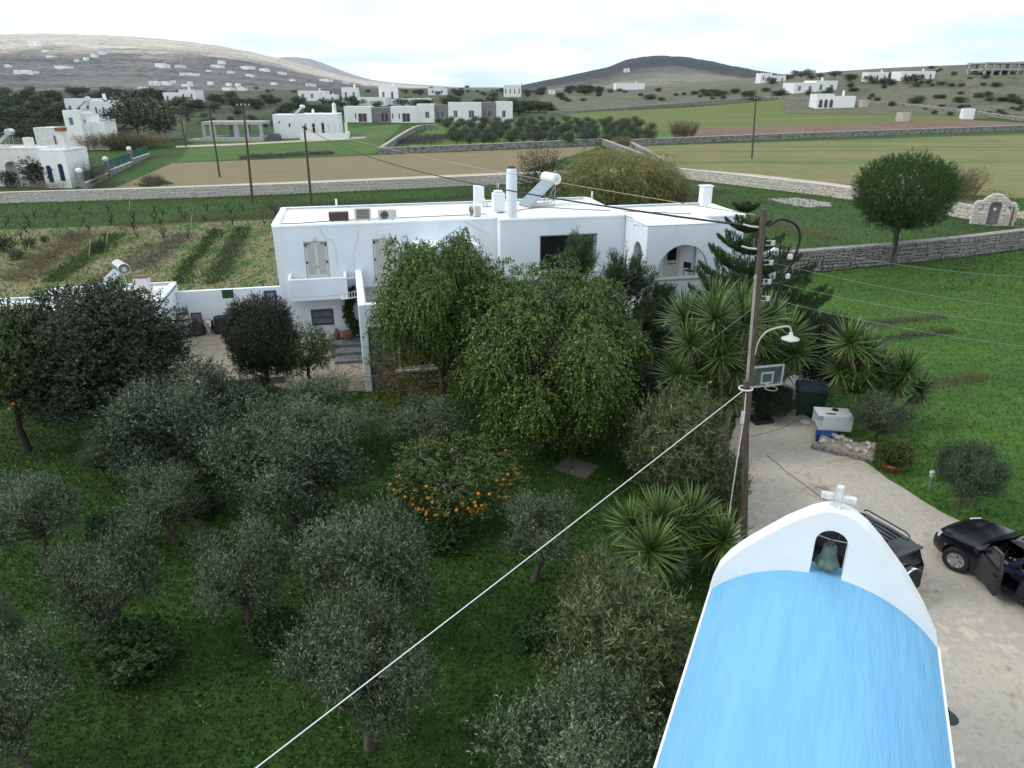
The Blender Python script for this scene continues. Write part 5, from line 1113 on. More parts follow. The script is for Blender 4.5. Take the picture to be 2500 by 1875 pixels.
MB().bx(.58, .62, -.31, .45, .28, .80).build('side_panel', wm, kn); MB().bx(-.6, .62, .41, .45, .28, .80).build('back_panel', wm, kn); MB().bx(-.5, .6, -.33, .43, .24, .28).build('bottom_panel', wm, kn)
MB().bx(-.30, .02, -.22, -.15, .845, .875).build('wood_scrap', mat('scrap_wood', (.13, .075, .05), .8), kn); MB().lathe([(.11, 0), (.12, .03), (.08, .05), (0, .05)], 14, (.1, .22, .842)).build('dark_bowl', blackp, kn)
cb_ = empty('blue_crate', at0(1782, 950), R(-20), 'stacked blue plastic crate under the white cabinet', 'crate'); bm_ = mat('blue_plastic', (.012, .045, .22), .45)
for k in range(2):
    z = k*.13; MB().prism(rect(-.33, .33, z, z+.125), [rect(-.3, .3, z+.03, z+.126)], -.23, .23).build('side', bm_, cb_); MB().bx(-.33, .33, -.25, -.232, z, z+.12).bx(-.33, .33, .232, .25, z, z+.12).bx(-.3, .3, -.23, .23, z, z+.02).build('tray', bm_, cb_)
rb = empty('rubble_bed', at0(1826, 972, 0), R(-33), 'low stone-edged bed heaped with pale rubble and sand', 'rubble heap')
rg_ = np.random.default_rng(12)
n = 26; X, Yg = np.meshgrid(np.linspace(-.95, .95, n), np.linspace(-.5, .5, n)); Zg = .26+.08*np.sin(X*5)*np.cos(Yg*7)+rg_.normal(size=X.shape)*.025; edge = (np.abs(X) > .9) | (np.abs(Yg) > .46); Zg[edge] = .05
i = np.arange(n-1)[None, :]+np.arange(n-1)[:, None]*n
obj('sand_heap', np_mesh('sand_heap', np.stack([X.ravel(), Yg.ravel(), Zg.ravel()], 1), np.stack([i.ravel(), i.ravel()+1, i.ravel()+n+1, i.ravel()+n], 1), mat('rubble_sand', (.42, .36, .29), .95, col2=(.24, .20, .17), scale=7, bump=.6, bscale=22)), rb)
for k in range(9): obj('edge_stone', MB().obx((0, 0, 0), (1, 1, 1)).mesh('edge_stone', grey_stone), rb, (-.9+k*.225+random.uniform(-.05, .05), -.52+random.uniform(-.07, .05), .09), (random.uniform(-.3, .3), random.uniform(-.2, .2), random.uniform(-.5, .5)), (random.uniform(.12, .28), random.uniform(.12, .2), random.uniform(.12, .26)))
for k in range(22): obj('rubble_piece', MB().obx((0, 0, 0), (1, 1, 1)).mesh('rubble_piece', pale_stone), rb, (random.uniform(-.8, .8), random.uniform(-.4, .4), .3), tuple(random.uniform(-1, 1) for _ in range(3)), tuple(random.uniform(.05, .16) for _ in range(3)))
pp = empty('planter', at0(1926, 1015, 0), 0, 'round terracotta planter with a bushy yellow-green shrub on the lawn edge', 'planter')
MB().lathe([(.30, 0), (.40, .22), (.43, .24), (.44, .30), (.40, .31), (.38, .27), (0, .26)], 28, cap=True).build('pot', terracotta, pp, smooth=40)
o = obj('shrub', quad_mesh('shrub', np.concatenate([shoots(*(lambda p, d: (p, unit(d+np.array([0, 0, .5]))))(*blob_points(260, c_, (.3, .3, .26), rgp, .5)), .14, 9, rgp, .07, .035, 0, .9, .1) for c_ in ((0, 0, .68), (.28, .1, .6), (-.3, 0, .58), (.05, -.25, .58), (0, .25, .66))]), leaf_mat('croton_leaf', [(0, (.03, .05, .012)), (.6, (.07, .095, .02)), (1, (.15, .16, .035))], .45, .2)), pp)
gl_ = empty('garden_light', at0(2004, 1062, 0), 0, 'slim grey garden light on the lawn edge beside the olive bush', 'garden light')
MB().tube([(0, 0, 0), (.02, 0, .55)], .03, 10).build('post', steel, gl_); MB().lathe([(.05, .55), (.075, .57), (.075, .70), (.09, .71), (.05, .76), (0, .77)], 16).build('lamp_head', mat('lamp_clear', (.5, .52, .54), .3), gl_)
fl = empty('tile_stack', at0(1640, 893), R(-5), 'pale flat board lying on the drive beside the pole', 'board'); MB().obx((0, 0, .06), (.62, .42, .06), rotm(rx=R(8))).build('board', mat('pinkish_board', (.52, .45, .38), .8, var=.15), fl, bevel=.01); MB().obx((0, .02, .12), (.5, .2, .03), rotm(rx=R(-12))).build('flap', MATS['pinkish_board'], fl)
tag(MB().lathe([(.17, 0), (.19, .015), (.17, .03), (.0, .02)], 24, at0(1739, 912)).build('white_dish', mat('white_dish', (.7, .7, .7), .4), smooth=50), 'white plate lying on the concrete by the cabinet', 'plate')
cp = empty('concrete_slab', at0(1246, 1012, 0), R(-33), 'square grey-brown concrete slab lying in the grove grass', 'slab'); MB().bx(-.62, .62, -.5, .5, 0, .07).build('slab', mat('stained_slab', (.17, .145, .125), .95, var=.35, scale=4, bump=.3, bscale=20), cp, bevel=.015)
lw = empty('low_wall', at0(1425, 862, 0), R(22), 'low moss-topped stone wall beside the yuccas in front of the porch', 'wall')
MB().bx(-1.3, 1.0, -.2, .2, 0, .55).build('core', mortar_d, lw)
MB().bx(-1.32, 1.02, -.24, .24, .55, .62).build('mossy_top', mat('yellow_moss', (.20, .17, .05), .95, col2=(.15, .13, .10), scale=3), lw)
for k in range(7):
    for j in range(3): obj('stone', random.choice(stone_me), lw, (-1.13+k*.32+.1*(j % 2), -.22, .1+j*.18), None, (.3, .09, .165))
# ------------------------------------------------------------------ dry-stone walls
def stone_meshes(m, n=8, seed=1):
    rg = np.random.default_rng(seed); out = []
    for k in range(n):
        V = []
        a = np.array([(-.5, -.5), (0, -.56), (.5, -.5), (.56, 0), (.5, .5), (0, .55), (-.5, .5), (-.56, 0)])*.92+rg.uniform(-.1, .1, (8, 2))
        F = [tuple(range(8))[::-1], tuple(range(8, 16))]+[(i, (i+1) % 8, (i+1) % 8+8, i+8) for i in range(8)]
        V = [(x, .5, z) for x, z in a]+[(x*.82, -.5+rg.uniform(-.25, .1), z*.82) for x, z in a]
        out.append(MB().add(V, F).mesh('stone', m))
    return out
pale_st = stone_meshes(pale_stone, 8, 1); grey_st = stone_meshes(grey_stone, 8, 2)
def stone_wall(name, path, h, thick, sts, corem, label, capm=None, sl=.42, sh=.26, both=True, limit=300, core_h=None, seed=0, cat='wall', heights=None, near_side=-1):
    rg = np.random.default_rng(seed); e = empty(name, Vector((path[0][0], path[0][1], 0)), 0, label, cat); o0 = e.location.copy()
    path = [np.array(p[:2], float) for p in path]; seglen = [np.linalg.norm(path[i+1]-path[i]) for i in range(len(path)-1)]
    V = []; F = []; C = []
    for i, p in enumerate(path):
        t = path[min(i+1, len(path)-1)]-path[max(i-1, 0)]; t = t/np.linalg.norm(t); nn = np.array([-t[1], t[0]]); zg = float(hgt(p[0], p[1]))
        for s in (-1, 1):
            q = p+nn*s*thick/2; V += [(q[0]-o0.x, q[1]-o0.y, zg-.2), (q[0]-o0.x, q[1]-o0.y, zg+h)]; 
            qc = p+nn*s*(thick/2+.06); C += [(qc[0]-o0.x, qc[1]-o0.y, zg+h), (qc[0]-o0.x, qc[1]-o0.y, zg+h+.09)]
    for i in range(len(path)-1):
        a, b = i*4, i*4+4; F += [(a, b, b+1, a+1), (a+2, a+3, b+3, b+2), (a+1, b+1, b+3, a+3), (a, a+2, b+2, b)]
    F += [(0, 1, 3, 2), (len(V)-4, len(V)-2, len(V)-1, len(V)-3)]
    MB().add(V, F).build('core', corem, e)
    MB().add(C, F).build('coping', capm or mortar, e)
    st = []
    for i in range(len(path)-1):
        a, b = path[i], path[i+1]; L_ = seglen[i]; t = (b-a)/L_; nn = np.array([-t[1], t[0]]); ang = math.atan2(t[1], t[0]); z = 0
        while z < h-.05:
            hh = min(sh*rg.uniform(.55, 1.5), h-z); x = rg.uniform(-.2, 0)*sl
            if h-z-hh < .08: hh = h-z
            while x < L_:
                w = sl*rg.uniform(.55, 1.5)
                if x+w/2 < L_:
                    q = a+t*(x+w/2)
                    for s in ((-1, 1) if both else (near_side,)):
                        qq = q+nn*s*(thick/2+.01); st.append((qq[0]-o0.x, qq[1]-o0.y, float(hgt(q[0], q[1]))+z+hh/2, ang+(0 if s < 0 else math.pi), w, hh, math.hypot(qq[0], qq[1])))
                x += w
            z += hh
    st.sort(key=lambda s: s[6]-s[4]*5)
    vis = [s for s in st if abs(math.atan2(s[0]+o0.x, s[1]+o0.y)) < R(36.5)]; keep = set(id(s) for s in vis[:limit])
    rest = MB()
    for s in st:
        me = sts[int(rg.integers(len(sts)))]
        if id(s) in keep: obj('stone', me, e, s[:3], (0, rg.normal()*.14, s[3]), (s[4]-.03, .1*rg.uniform(.7, 1.6), (s[5]-.03)*rg.uniform(.8, 1.12)))
        else:
            M = Matrix.Rotation(s[3], 3, 'Z')@Matrix.Rotation(rg.normal()*.14, 3, 'Y'); rest.add([Vector(s[:3])+M@Vector((v.co.x*(s[4]-.03), v.co.y*.1, v.co.z*(s[5]-.03))) for v in me.vertices], [tuple(p.vertices) for p in me.polygons])
    if rest.v:
        m_ = bpy.data.meshes.new('stones'); m_.from_pydata(rest.v, [], rest.f); m_.update(); m_.materials.append(sts[0].materials[0]); tag(obj('stones', m_, e), kind='stuff')
    return e
def ground_path(pts, n=6): return smooth_path([P(*p)[:2] for p in pts], n)
stone_wall('stone_wall', ground_path(WALL_L, 6), 1.15, .5, pale_st, mortar, 'long pale stone wall along the lane behind the vineyard', seed=1, sl=.5, sh=.28, both=False)
stone_wall('stone_wall', ground_path(WALL_R, 5), 1.25, .5, pale_st, mortar, 'pale stone wall along the lane right of the willow, up to the gate', seed=2, sl=.5, sh=.28, both=False)
stone_wall('stone_wall', ground_path([(1692, 590), (1800, 581), (1930, 569), (2060, 555), (2212, 535), (2330, 520)], 4), 1.45, .55, grey_st, mortar_d, 'rough grey dry-stone wall behind the lawn at the right', seed=3, sl=.34, sh=.22, both=False, capm=grey_stone)
for k, (pts, lab) in enumerate((([(822, 333), (1000, 326), (1200, 317), (1298, 312)], 'low grey stone wall in front of the olive orchard'), ([(822, 333), (870, 300), (905, 282), (945, 280)], 'low stone wall on the left side of the olive orchard'),
        ([(1362, 314), (1500, 308), (1800, 296), (2212, 281), (2330, 276)], 'long grey stone wall between ploughed and striped fields'), ([(1300, 312), (1345, 330), (1400, 352), (1418, 364)], 'pale stone wall along the side track below the orchard'), ([(1360, 316), (1390, 332), (1425, 352), (1450, 366)], 'curved low stone kerb wall on the right of the side track'),
        ([(1185, 248), (1400, 233), (1620, 216), (1665, 215)], 'far stone wall below the green hillside field'), ([(1700, 216), (1900, 226), (2060, 242), (2212, 262)], 'far stone wall behind the round cisterns'))):
    hh = 1.0 if k < 4 else .8
    path = ground_path(pts, 4); e = empty('field_wall', Vector((path[0][0], path[0][1], 0)), 0, lab, 'wall')
    V = []; C = []; F = []
    for i, p in enumerate(path):
        t = path[min(i+1, len(path)-1)]-path[max(i-1, 0)]; t = t/np.linalg.norm(t); nn = np.array([-t[1], t[0]])*.3; zg = float(hgt(*p))
        for s in (-1, 1):
            q = p+nn*s-path[0]; V += [(q[0], q[1], zg-.3), (q[0], q[1], zg+hh)]; q = p+nn*s*1.15-path[0]; C += [(q[0], q[1], zg+hh), (q[0], q[1], zg+hh+.1)]
    for i in range(len(path)-1):
        a, b = i*4, i*4+4; F += [(a, b, b+1, a+1), (a+2, a+3, b+3, b+2), (a+1, b+1, b+3, a+3), (a, a+2, b+2, b)]
    F += [(0, 1, 3, 2), (len(V)-4, len(V)-2, len(V)-1, len(V)-3)]
    wm_ = mat('far_wall_stone', (.30, .285, .265), .95, col2=(.10, .10, .105), scale=1.6, lo=.35, hi=.62, stretch=(1, 1, 1.6), bump=.6, bscale=3)
    MB().add(V, F).build('masonry', wm_, e); MB().add(C, F).build('coping', mat('wall_cap', (.42, .39, .35), .9, var=.3, scale=1), e)
# stone gate
gp = P(2140, 486); gt = empty('stone_gate', gp, R(-20), 'arched pale stone gateway with a grey wooden door at the right', 'gate')
sc_ = 1.0; out = [(-1.75, 0), (1.75, 0), (1.75, 1.9), (1.55, 2.15), (1.1, 2.2), (.9, 2.45), (.45, 2.8), (0, 2.9), (-.45, 2.8), (-.9, 2.45), (-1.1, 2.2), (-1.55, 2.15), (-1.75, 1.9)]
dr_ = [(-.5, .02), (.5, .02)]+arc(0, 1.75, .5, .5, 0, 180, 10); n1 = [(-1.3, 1.25), (-.95, 1.25)]+arc(-1.125, 1.65, .175, .18, 0, 180, 6); n2 = [(.95, 1.25), (1.3, 1.25)]+arc(1.125, 1.65, .175, .18, 0, 180, 6)
MB().prism(out, [dr_, n1, n2], -.25, .25).build('masonry', mortar, gt)
d = MB().prism([(-.49, .03), (.49, .03)]+arc(0, 1.74, .49, .3, 0, 180, 10), (), -.03, .05).build('door', mat('grey_door', (.20, .20, .20), .8, var=.4, scale=6), gt)
MB().bx(-.12, .12, -.06, -.035, 1.35, 1.6).build('plate', white2, d)
for z in (.3, .7, 1.1, 1.6): MB().bx(-.48, .48, -.05, -.032, z, z+.05).build('rail', MATS['grey_door'], d)
rg = np.random.default_rng(5); z = 0
def inpoly(x, z, poly):
    c = False; j = len(poly)-1
    for i in range(len(poly)):
        if (poly[i][1] > z) != (poly[j][1] > z) and x < (poly[j][0]-poly[i][0])*(z-poly[i][1])/(poly[j][1]-poly[i][1])+poly[i][0]: c = not c
        j = i
    return c
while z < 2.9:
    hh = rg.uniform(.18, .28); x = -1.75
    while x < 1.75:
        w = rg.uniform(.2, .45); cx, cz = x+w/2, z+hh/2
        if inpoly(cx, cz, out) and not any(inpoly(cx+dx, cz, q) for q in (dr_, n1, n2) for dx in (-w/3, 0, w/3)): obj('stone', pale_st[int(rg.integers(8))], gt, (cx, -.27, cz), None, (w-.04, .09, hh-.04))
        x += w
    z += hh
mg = empty('metal_gate', P(2182, 492), R(-20), 'rusty metal bar gate right of the stone gateway', 'gate'); rm = mat('rusty_bars', (.28, .22, .16), .7, var=.3)
for k in range(12): MB().tube([(k*.2, 0, 0), (k*.2, 0, 1.6)], .02, 5).build('bar', rm, mg)
for z in (.15, 1.55): MB().tube([(0, 0, z), (2.3, 0, z)], .03, 5).build('rail', rm, mg)
MB().tube([(-.1, 0, 0), (-.1, 0, 1.9)], .08, 8).build('post', mat('red_post', (.16, .09, .07), .8), mg)
# ------------------------------------------------------------------ poles in the fields
for bx_, by, tx, ty, lab in ((475, 383, 452, 232, 'thin leaning wooden pole in the tan field behind two others'), (546, 438, 525, 226, 'leaning wooden pole with a crossbar between two poles left of the main house'), (673, 441, 657, 272, 'wooden pole just left of the main house roof, carrying the bundled cable'), (1624, 343, 1633, 212, 'lone wooden pole in the striped field on the right'), (402, 318, 386, 232, 'far wooden pole by the concrete shell'), (1128, 212, 1127, 178, 'far thin pole before the white two-storey house')):
    b = P(bx_, by); t = PY(tx, ty, b.y); e = empty('field_pole', b, 0, lab, 'pole', 'wooden poles in the fields'); tp = Vector((t[0]-b.x, 0, t[2]-b.z))
    MB().tube([(0, 0, 0), tp*.5, tp], [.15, .13, .10], 8).build('post', mat('pole_wood', (.085, .065, .05), .9), e)
    if tx in (525, 1633, 657):
        MB().obx(tp-Vector((0, 0, .15)), (1.5 if tx == 525 else .5, .1, .1)).build('crossbar', MATS['pole_wood'], e)
        for k in (-.65, -.22, .22, .65) if tx == 525 else (-.2, .2): MB().lathe([(.04, 0), (.07, .05), (.05, .18), (0, .2)], 8, tp+Vector((k, 0, -.1))).build('insulator', por, e)
b1 = P(402, 318); 
for k in range(3): cable('line_wire', Vector(PY(525, 228+k*3, P(546, 438).y)), Vector(PY(386, 234+k*3, b1.y)), .8, .02, mat('dark_wire', (.05, .05, .05), .6), 'thin wires strung between the poles left of the main house', 'wires between the field poles')
# ------------------------------------------------------------------ far buildings
def flatm(loc, rz, label, cat='house', group=None): return empty('white_house', loc, rz, label, cat, group)
brown_w = mat('brown_shutter', (.085, .06, .05), .6); blue_w = mat('blue_pane', (.10, .20, .33), .3); grey_w = mat('grey_pane', (.12, .13, .14), .3)
fw = white
def px_m(p): return FPX/DS/(p.y*CP+(CAM_H-p.z)*SP)     # view pixels per metre at a place
# long white modern house
p = P(745, 264); W_ = (1105-742)/px_m(p); s = W_/38.0
e = flatm(p, R(3), 'long low white modern house with grey stone panels and brown shutters behind the olive orchard')
def F_(*a): return [(a[i], a[i+1], a[i+2], a[i+3], a[i+4], a[i+5]) for i in range(0, len(a), 6)]
block(e, 0, 7.5, 0, 7, -.5, 4.0, fw, front=[(2.9, 3.3, .8, 2.3, 'win', brown_w), (3.8, 6.2, 0, 2.3, 'win', brown_w)], rim=.1)
block(e, 7.5, 12.9, .5, 7, -.5, 3.8, mat('stone_cladding', (.26, .245, .225), .9, col2=(.14, .13, .125), scale=2.5, lo=.35, hi=.6, bump=.5, bscale=5), front=[(9.9, 12.2, 0, 2.3, 'win', brown_w)], rim=0)
block(e, 12.9, 20.2, 0, 7, -.5, 4.0, fw, front=[(13.2, 13.6, .8, 2.3, 'win', brown_w), (15, 15.4, .8, 2.3, 'win', brown_w), (16, 18.2, 0, 2.3, 'win', brown_w)], rim=.1)
block(e, 20.2, 25.0, .3, 7, -.5, 4.6, fw, front=[(22.4, 23.6, 1.0, 2.7, 'win', grey_w)], rim=.1)
block(e, 25.0, 28.9, .8, 7, -.5, 4.4, MATS['stone_cladding'], front=[(25.3, 27.9, 1.0, 2.7, 'win', grey_w)], rim=0)
block(e, 28.9, 38.2, 0, 7, -.5, 5.0, fw, front=[(30.4, 31.5, 1.1, 3.0, 'win', grey_w), (34.6, 36.2, 1.1, 3.0, 'win', grey_w)], rim=.1)
block(e, 38.2, 42.4, .8, 7, -.5, 5.1, MATS['stone_cladding'], front=[(38.8, 39.5, 1.3, 2.9, 'win', grey_w), (39.9, 41, 1.1, 3.0, 'win', brown_w)], rim=0)
block(e, 42.4, 47, 0, 7, -.5, 5.2, fw, front=[(44, 45, 1.1, 3.0, 'win', brown_w)], rim=.1)
e.scale = (W_/47,)*3
# small white house with chimney
p = P(592, 301); W_ = (745-586)/px_m(p)
e = flatm(p, R(8), 'small white cubic house with walled terrace and round chimney left of centre'); k = W_/12.0
block(e, 0, 4.4, 1, 8, -.3, 3.6, fw, front=[(.8, 1.1, 2.4, 2.7, 'win'), (2.4, 2.7, 1.8, 2.4, 'win')], rim=.1); block(e, 4.4, 7, .2, 8, -.3, 3.7, fw, front=[(5.0, 5.4, 1.3, 2.4, 'win'), (6.2, 6.7, .9, 2.4, 'win')], rim=.1); block(e, 7, 10.5, 0, 8, -.3, 3.7, fw, front=[(7.7, 8.2, .6, 2.5, 'door', glass_d), (8.9, 9.3, 1.2, 2.4, 'win')], rim=.1)
MB().bx(4.4, 12, -2.0, -1.8, -.3, 1.0).build('terrace_wall', fw, e); MB().bx(11.8, 12, -1.8, 3, -.3, 1.0).build('terrace_wall', fw, e); MB().bx(11.6, 12, -1.8, -1.3, 1.0, 2.6).build('gate_post', fw, e); MB().bx(5.7, 6.0, -1.5, -1.2, -.3, 2.9).build('pier', fw, e); MB().bx(9.1, 9.5, -1.2, -.8, -.3, 2.9).build('pier', fw, e)
MB().lathe([(.5, 3.7), (.35, 4.2), (.3, 5.0), (.36, 5.1), (.2, 5.5)], 12, (9.9, 1.2, 0)).build('chimney', fw, e); MB().lathe([(.25, 3.7), (.22, 4.4), (0, 4.6)], 10, (6.4, 2, 0)).build('chimney', fw, e)
e.scale = (k,)*3
solar_heater(Vector(e.location)+Matrix.Rotation(R(8), 3, 'Z')@Vector((4.0*k, 2.4*k, 3.72*k)), R(-50), 'solar water heater on the small white house with the round chimney', 1.1, mat('bright_tank', (.7, .7, .7), .4))
tag(MB().prism([(-1.1, 0), (1.1, 0), (1.2, .8), (.8, 1.3), (-.8, 1.3), (-1.2, .8)], (), -.8, .8).build('covered_boat', mat('grey_tarp', (.10, .11, .125), .7), loc=P(594, 303), bevel=.1), 'dark grey tarpaulin-covered heap left of the small white house', 'covered heap')
# concrete shell
p = P(440, 305); W_ = (568-440)/px_m(p); e = empty('concrete_shell', p, R(2), 'unfinished grey concrete house frame with open bays', 'unfinished house'); k = W_/13.0
MB().bx(-.3, 13.2, -1, 7, -.4, .8).build('plinth', concrete, e); MB().bx(0, 13, 0, 7, 3.4, 4.0).build('roof_slab', concrete, e); MB().bx(-3, 1, -1.2, 4, -.4, .4).build('step_slab', concrete, e)
for x, w in ((0, .7), (1.6, 1.3), (6.8, 1.1), (9.6, .4), (12.3, .7)): MB().bx(x, x+w, .05, .6, .8, 3.4).build('pier', concrete, e)
for x in (0, 4, 8, 12.3): MB().bx(x, x+.6, 6.2, 6.9, .8, 3.4).build('pier', concrete, e)
MB().bx(.7, 1.6, 3, 3.3, .8, 3.4).build('infill_wall', concrete, e); MB().bx(4.6, 6.0, 4, 4.3, .8, 3.4).build('infill_wall', concrete, e)
e.scale = (k,)*3
# left neighbours
p = P(-6, 402); m1 = px_m(p); k = 1.0
e = flatm(p, R(-3), 'white house with grey arcade and blue arched windows at the far left edge')
wd_ = 200/m1; hz = 88/m1
block(e, -6, wd_*.62, 0, 5, -.3, hz*.86, white2, front=[(-3.6, .4, 0, hz*.52, 'open'), (wd_*.14, wd_*.27, 0, hz*.58, 'archopen'), (wd_*.36, wd_*.55, 0, hz*.55, 'archopen')], rim=.25, th=1.2)
block(e, wd_*.62, wd_*.9, -1.2, 3.5, -.3, hz*.84, fw, front=[(wd_*.66, wd_*.72, .6, hz*.52, 'archwin', mat('deep_blue_pane', (.012, .02, .07), .3)), (wd_*.79, wd_*.85, .8, hz*.56, 'archwin', MATS['deep_blue_pane'])], rim=.2)
MB().bx(wd_*.35, wd_*.42, 1, 1.9, hz*.86, hz*1.12).build('chimney', white2, e); MB().bx(wd_*.80, wd_*.86, 0, .8, hz*.84, hz*1.28).build('chimney', white2, e); MB().bx(wd_*.79, wd_*.87, -.1, .9, hz*1.28, hz*1.36).build('chimney_cap', terracotta, e)
solar_heater(Vector(p)+Vector((1.0, 1.5, hz*.9)), R(-75), 'silver solar water heater on the arcaded house at the left edge', 1.3, mat('silver_tank', (.55, .56, .57), .3, metal=.6))
T('ivy_mound', None, BUSH[1][1], (97, 402), 330, 110, 'dark bushy creeper mound covering the front of the arcaded house', 'shrub')
T('garden_shrub', None, BUSH[2][1], (22, 405), 366, 40, 'small dense green shrub at the far left edge', 'shrub')
p = P(95, 322); m1 = px_m(p); e = flatm(p, R(-6), 'white two-level house with blue windows, a tower block and a cream annexe at the left')
hz = 72/m1; w1 = 55/m1
block(e, -14/m1*1.0, 70/m1, 0, 5, -.4, hz*.58, white2, front=[(28/m1, 33/m1, hz*.1, hz*.38, 'win', brown_w), (55/m1, 60/m1, hz*.1, hz*.38, 'win', brown_w)], rim=.15)
block(e, 70/m1, 70/m1+38/m1, -1, 3, -.4, hz*1.08, fw, front=[(80/m1, 90/m1, hz*.68, hz*.9, 'win', blue_w)], left=[(1, 3.2, hz*.68, hz*.88, 'win', blue_w)], rim=.1)
block(e, 108/m1, 118/m1, -.5, 3, -.4, hz*.98, fw, front=[(110/m1, 114/m1, hz*.74, hz*.84, 'win', grey_w)], rim=.1); block(e, 118/m1, 150/m1, 0, 3.5, -.4, hz*.75, fw, rim=.1)
solar_heater(Vector(p)+Vector((82/m1, 3, hz*1.1)), R(-70), 'solar water heater on the tower of the white two-level house', 1.3)
def simple_house(bx_, by, w_px, h_px, label, rz=0, wins=3, winm=None, steps=(), group=None, depth=.8, chim=True, m=None, cat='house'):
    p = P(bx_, by); k = px_m(p); W = w_px/k; Hh = h_px/k; e = flatm(p, rz, label, cat, group)
    st = steps or ((0, 1, 1),)
    for i, (a, b, hf) in enumerate(st):
        n = max(1, int(round(wins*(b-a)))); fr = []
        if wins:
            for j in range(n):
                c_ = W*(a+(b-a)*(j+.5)/n); ww = min(W*(b-a)/n*.28, Hh*.28); fr.append((c_-ww/2, c_+ww/2, Hh*hf*.28, Hh*hf*.72, 'win', winm or grey_w))
        block(e, W*a, W*b, -.15*i, W*depth*.8, -1.5, Hh*hf, m or fw, front=fr, rim=Hh*.03, th=min(.25, Hh*.08))
    if chim: MB().bx(W*.72, W*.72+Hh*.12, W*.2, W*.2+Hh*.12, Hh*.9, Hh*1.25).build('chimney', fw, e)
    return e
simple_house(148, 262, 100, 44, 'white two-storey house with dark windows among trees at the left', R(5), 6, brown_w, ((0, .55, 1), (.55, 1, .9)))
simple_house(355, 223, 70, 26, 'white house on a rise below the left hillside', 0, 3, None, ((0, .5, .8), (.5, 1, 1)))
simple_house(740, 222, 34, 30, 'left one of two white tower houses behind the long modern house', 0, 2, grey_w); simple_house(772, 228, 62, 16, 'low white wing between the two white tower houses', 0, 0, None, chim=False)
simple_house(820, 226, 38, 36, 'right one of two white tower houses behind the long modern house', 0, 2, grey_w); simple_house(858, 228, 70, 14, 'long low white wing right of the two tower houses', 0, 0, None, chim=False)
simple_house(645, 218, 60, 20, 'white house with a dark conifer left of centre', 0, 3); simple_house(690, 222, 38, 16, 'small white house left of the twin tower houses', 0, 2); simple_house(925, 206, 40, 14, 'small white house far behind the modern house', 0, 2)
simple_house(1088, 210, 38, 24, 'white two-storey house with balconies in the centre distance', 0, 4, brown_w, chim=False); simple_house(1330, 196, 62, 15, 'low white house below the dark central hill', 0, 0); simple_house(1185, 204, 14, 9, 'tiny white hut right of the two-storey house', 0, 1, chim=False)
simple_house(1642, 180, 54, 20, 'white house with water tower stand on the right ridge', 0, 4, None, ((0, .45, 1), (.45, 1, .75)))
simple_house(1714, 203, 94, 26, 'long white bungalow on the right slope', R(4), 5, grey_w, ((0, .5, .85), (.5, 1, 1)))
e = simple_house(1762, 236, 80, 30, 'white house with three arches below the long bungalow', R(-4), 0, None, ((0, .45, 1), (.45, 1, .85)))
p = e.location; k_ = px_m(p)
for j_ in range(3): MB().prism([(0, 0), (1, 0)]+arc(.5, 1.0, .5, .5, 0, 180, 10), (), -.06, .0).build('arch_window', glass_d, e, loc=((5+11*j_)/k_, -.004, .5), scale=(7/k_, 1, 11/k_))
simple_house(1872, 178, 44, 20, 'white house under trees on the right ridge', 0, 3); simple_house(1945, 176, 72, 20, 'white verandah house on the right ridge', 0, 4, grey_w)
simple_house(1348, 157, 12, 8, 'tiny white chapel on the slope of the central hill', 0, 1)
p = P(2125, 166); k_ = px_m(p); e = empty('concrete_shell', p, 0, 'unfinished concrete frame building at the top right', 'unfinished house')
for z in (0, 13/k_, 26/k_): MB().bx(0, 88/k_, 0, 12, z, z+3/k_).build('floor_slab', concrete, e)
for x in (0, 16, 34, 52, 70, 84): MB().bx(x/k_, (x+3)/k_, .1, 1, -1, 26/k_).build('column', concrete, e); MB().bx(x/k_, (x+3)/k_, 10, 11, -1, 26/k_).build('column', concrete, e)
for bx_, by, r_, h_, lab in ((1862, 231, 12, 14, 'round concrete cistern nearer the hillside'), (1949, 262, 14, 18, 'round concrete cistern on the ploughed field edge')):
    p = P(bx_, by); k_ = px_m(p); e = empty('cistern', p, 0, lab, 'cistern'); MB().lathe([(r_/k_, -.3), (r_/k_, h_/k_), (r_/k_*.9, h_/k_), (r_/k_*.9, h_/k_-.4), (0, h_/k_-.4)], 24).build('tank_wall', mat('cistern_render', (.50, .46, .38), .9, var=.2, scale=.6), e, smooth=40)
p = P(2078, 258); k_ = px_m(p); e = empty('container', p, R(-12), 'white open-ended container box on the bare earth at the right', 'container'); w_ = 36/k_; h_ = 21/k_
MB().bx(0, w_*.62, 0, .1, 0, h_).build('side_panel', white, e); MB().bx(0, w_*.62, 2.2, 2.3, 0, h_).build('side_panel', white, e); MB().bx(0, w_*.62, 0, 2.3, h_, h_+.08).build('roof_panel', white, e); MB().bx(0, .1, .1, 2.2, 0, h_).build('end_panel', white, e); MB().bx(w_*.64, w_*.66, -.4, 2.3, 0, h_*.9).build('door', mat('container_grey', (.25, .27, .29), .6), e)
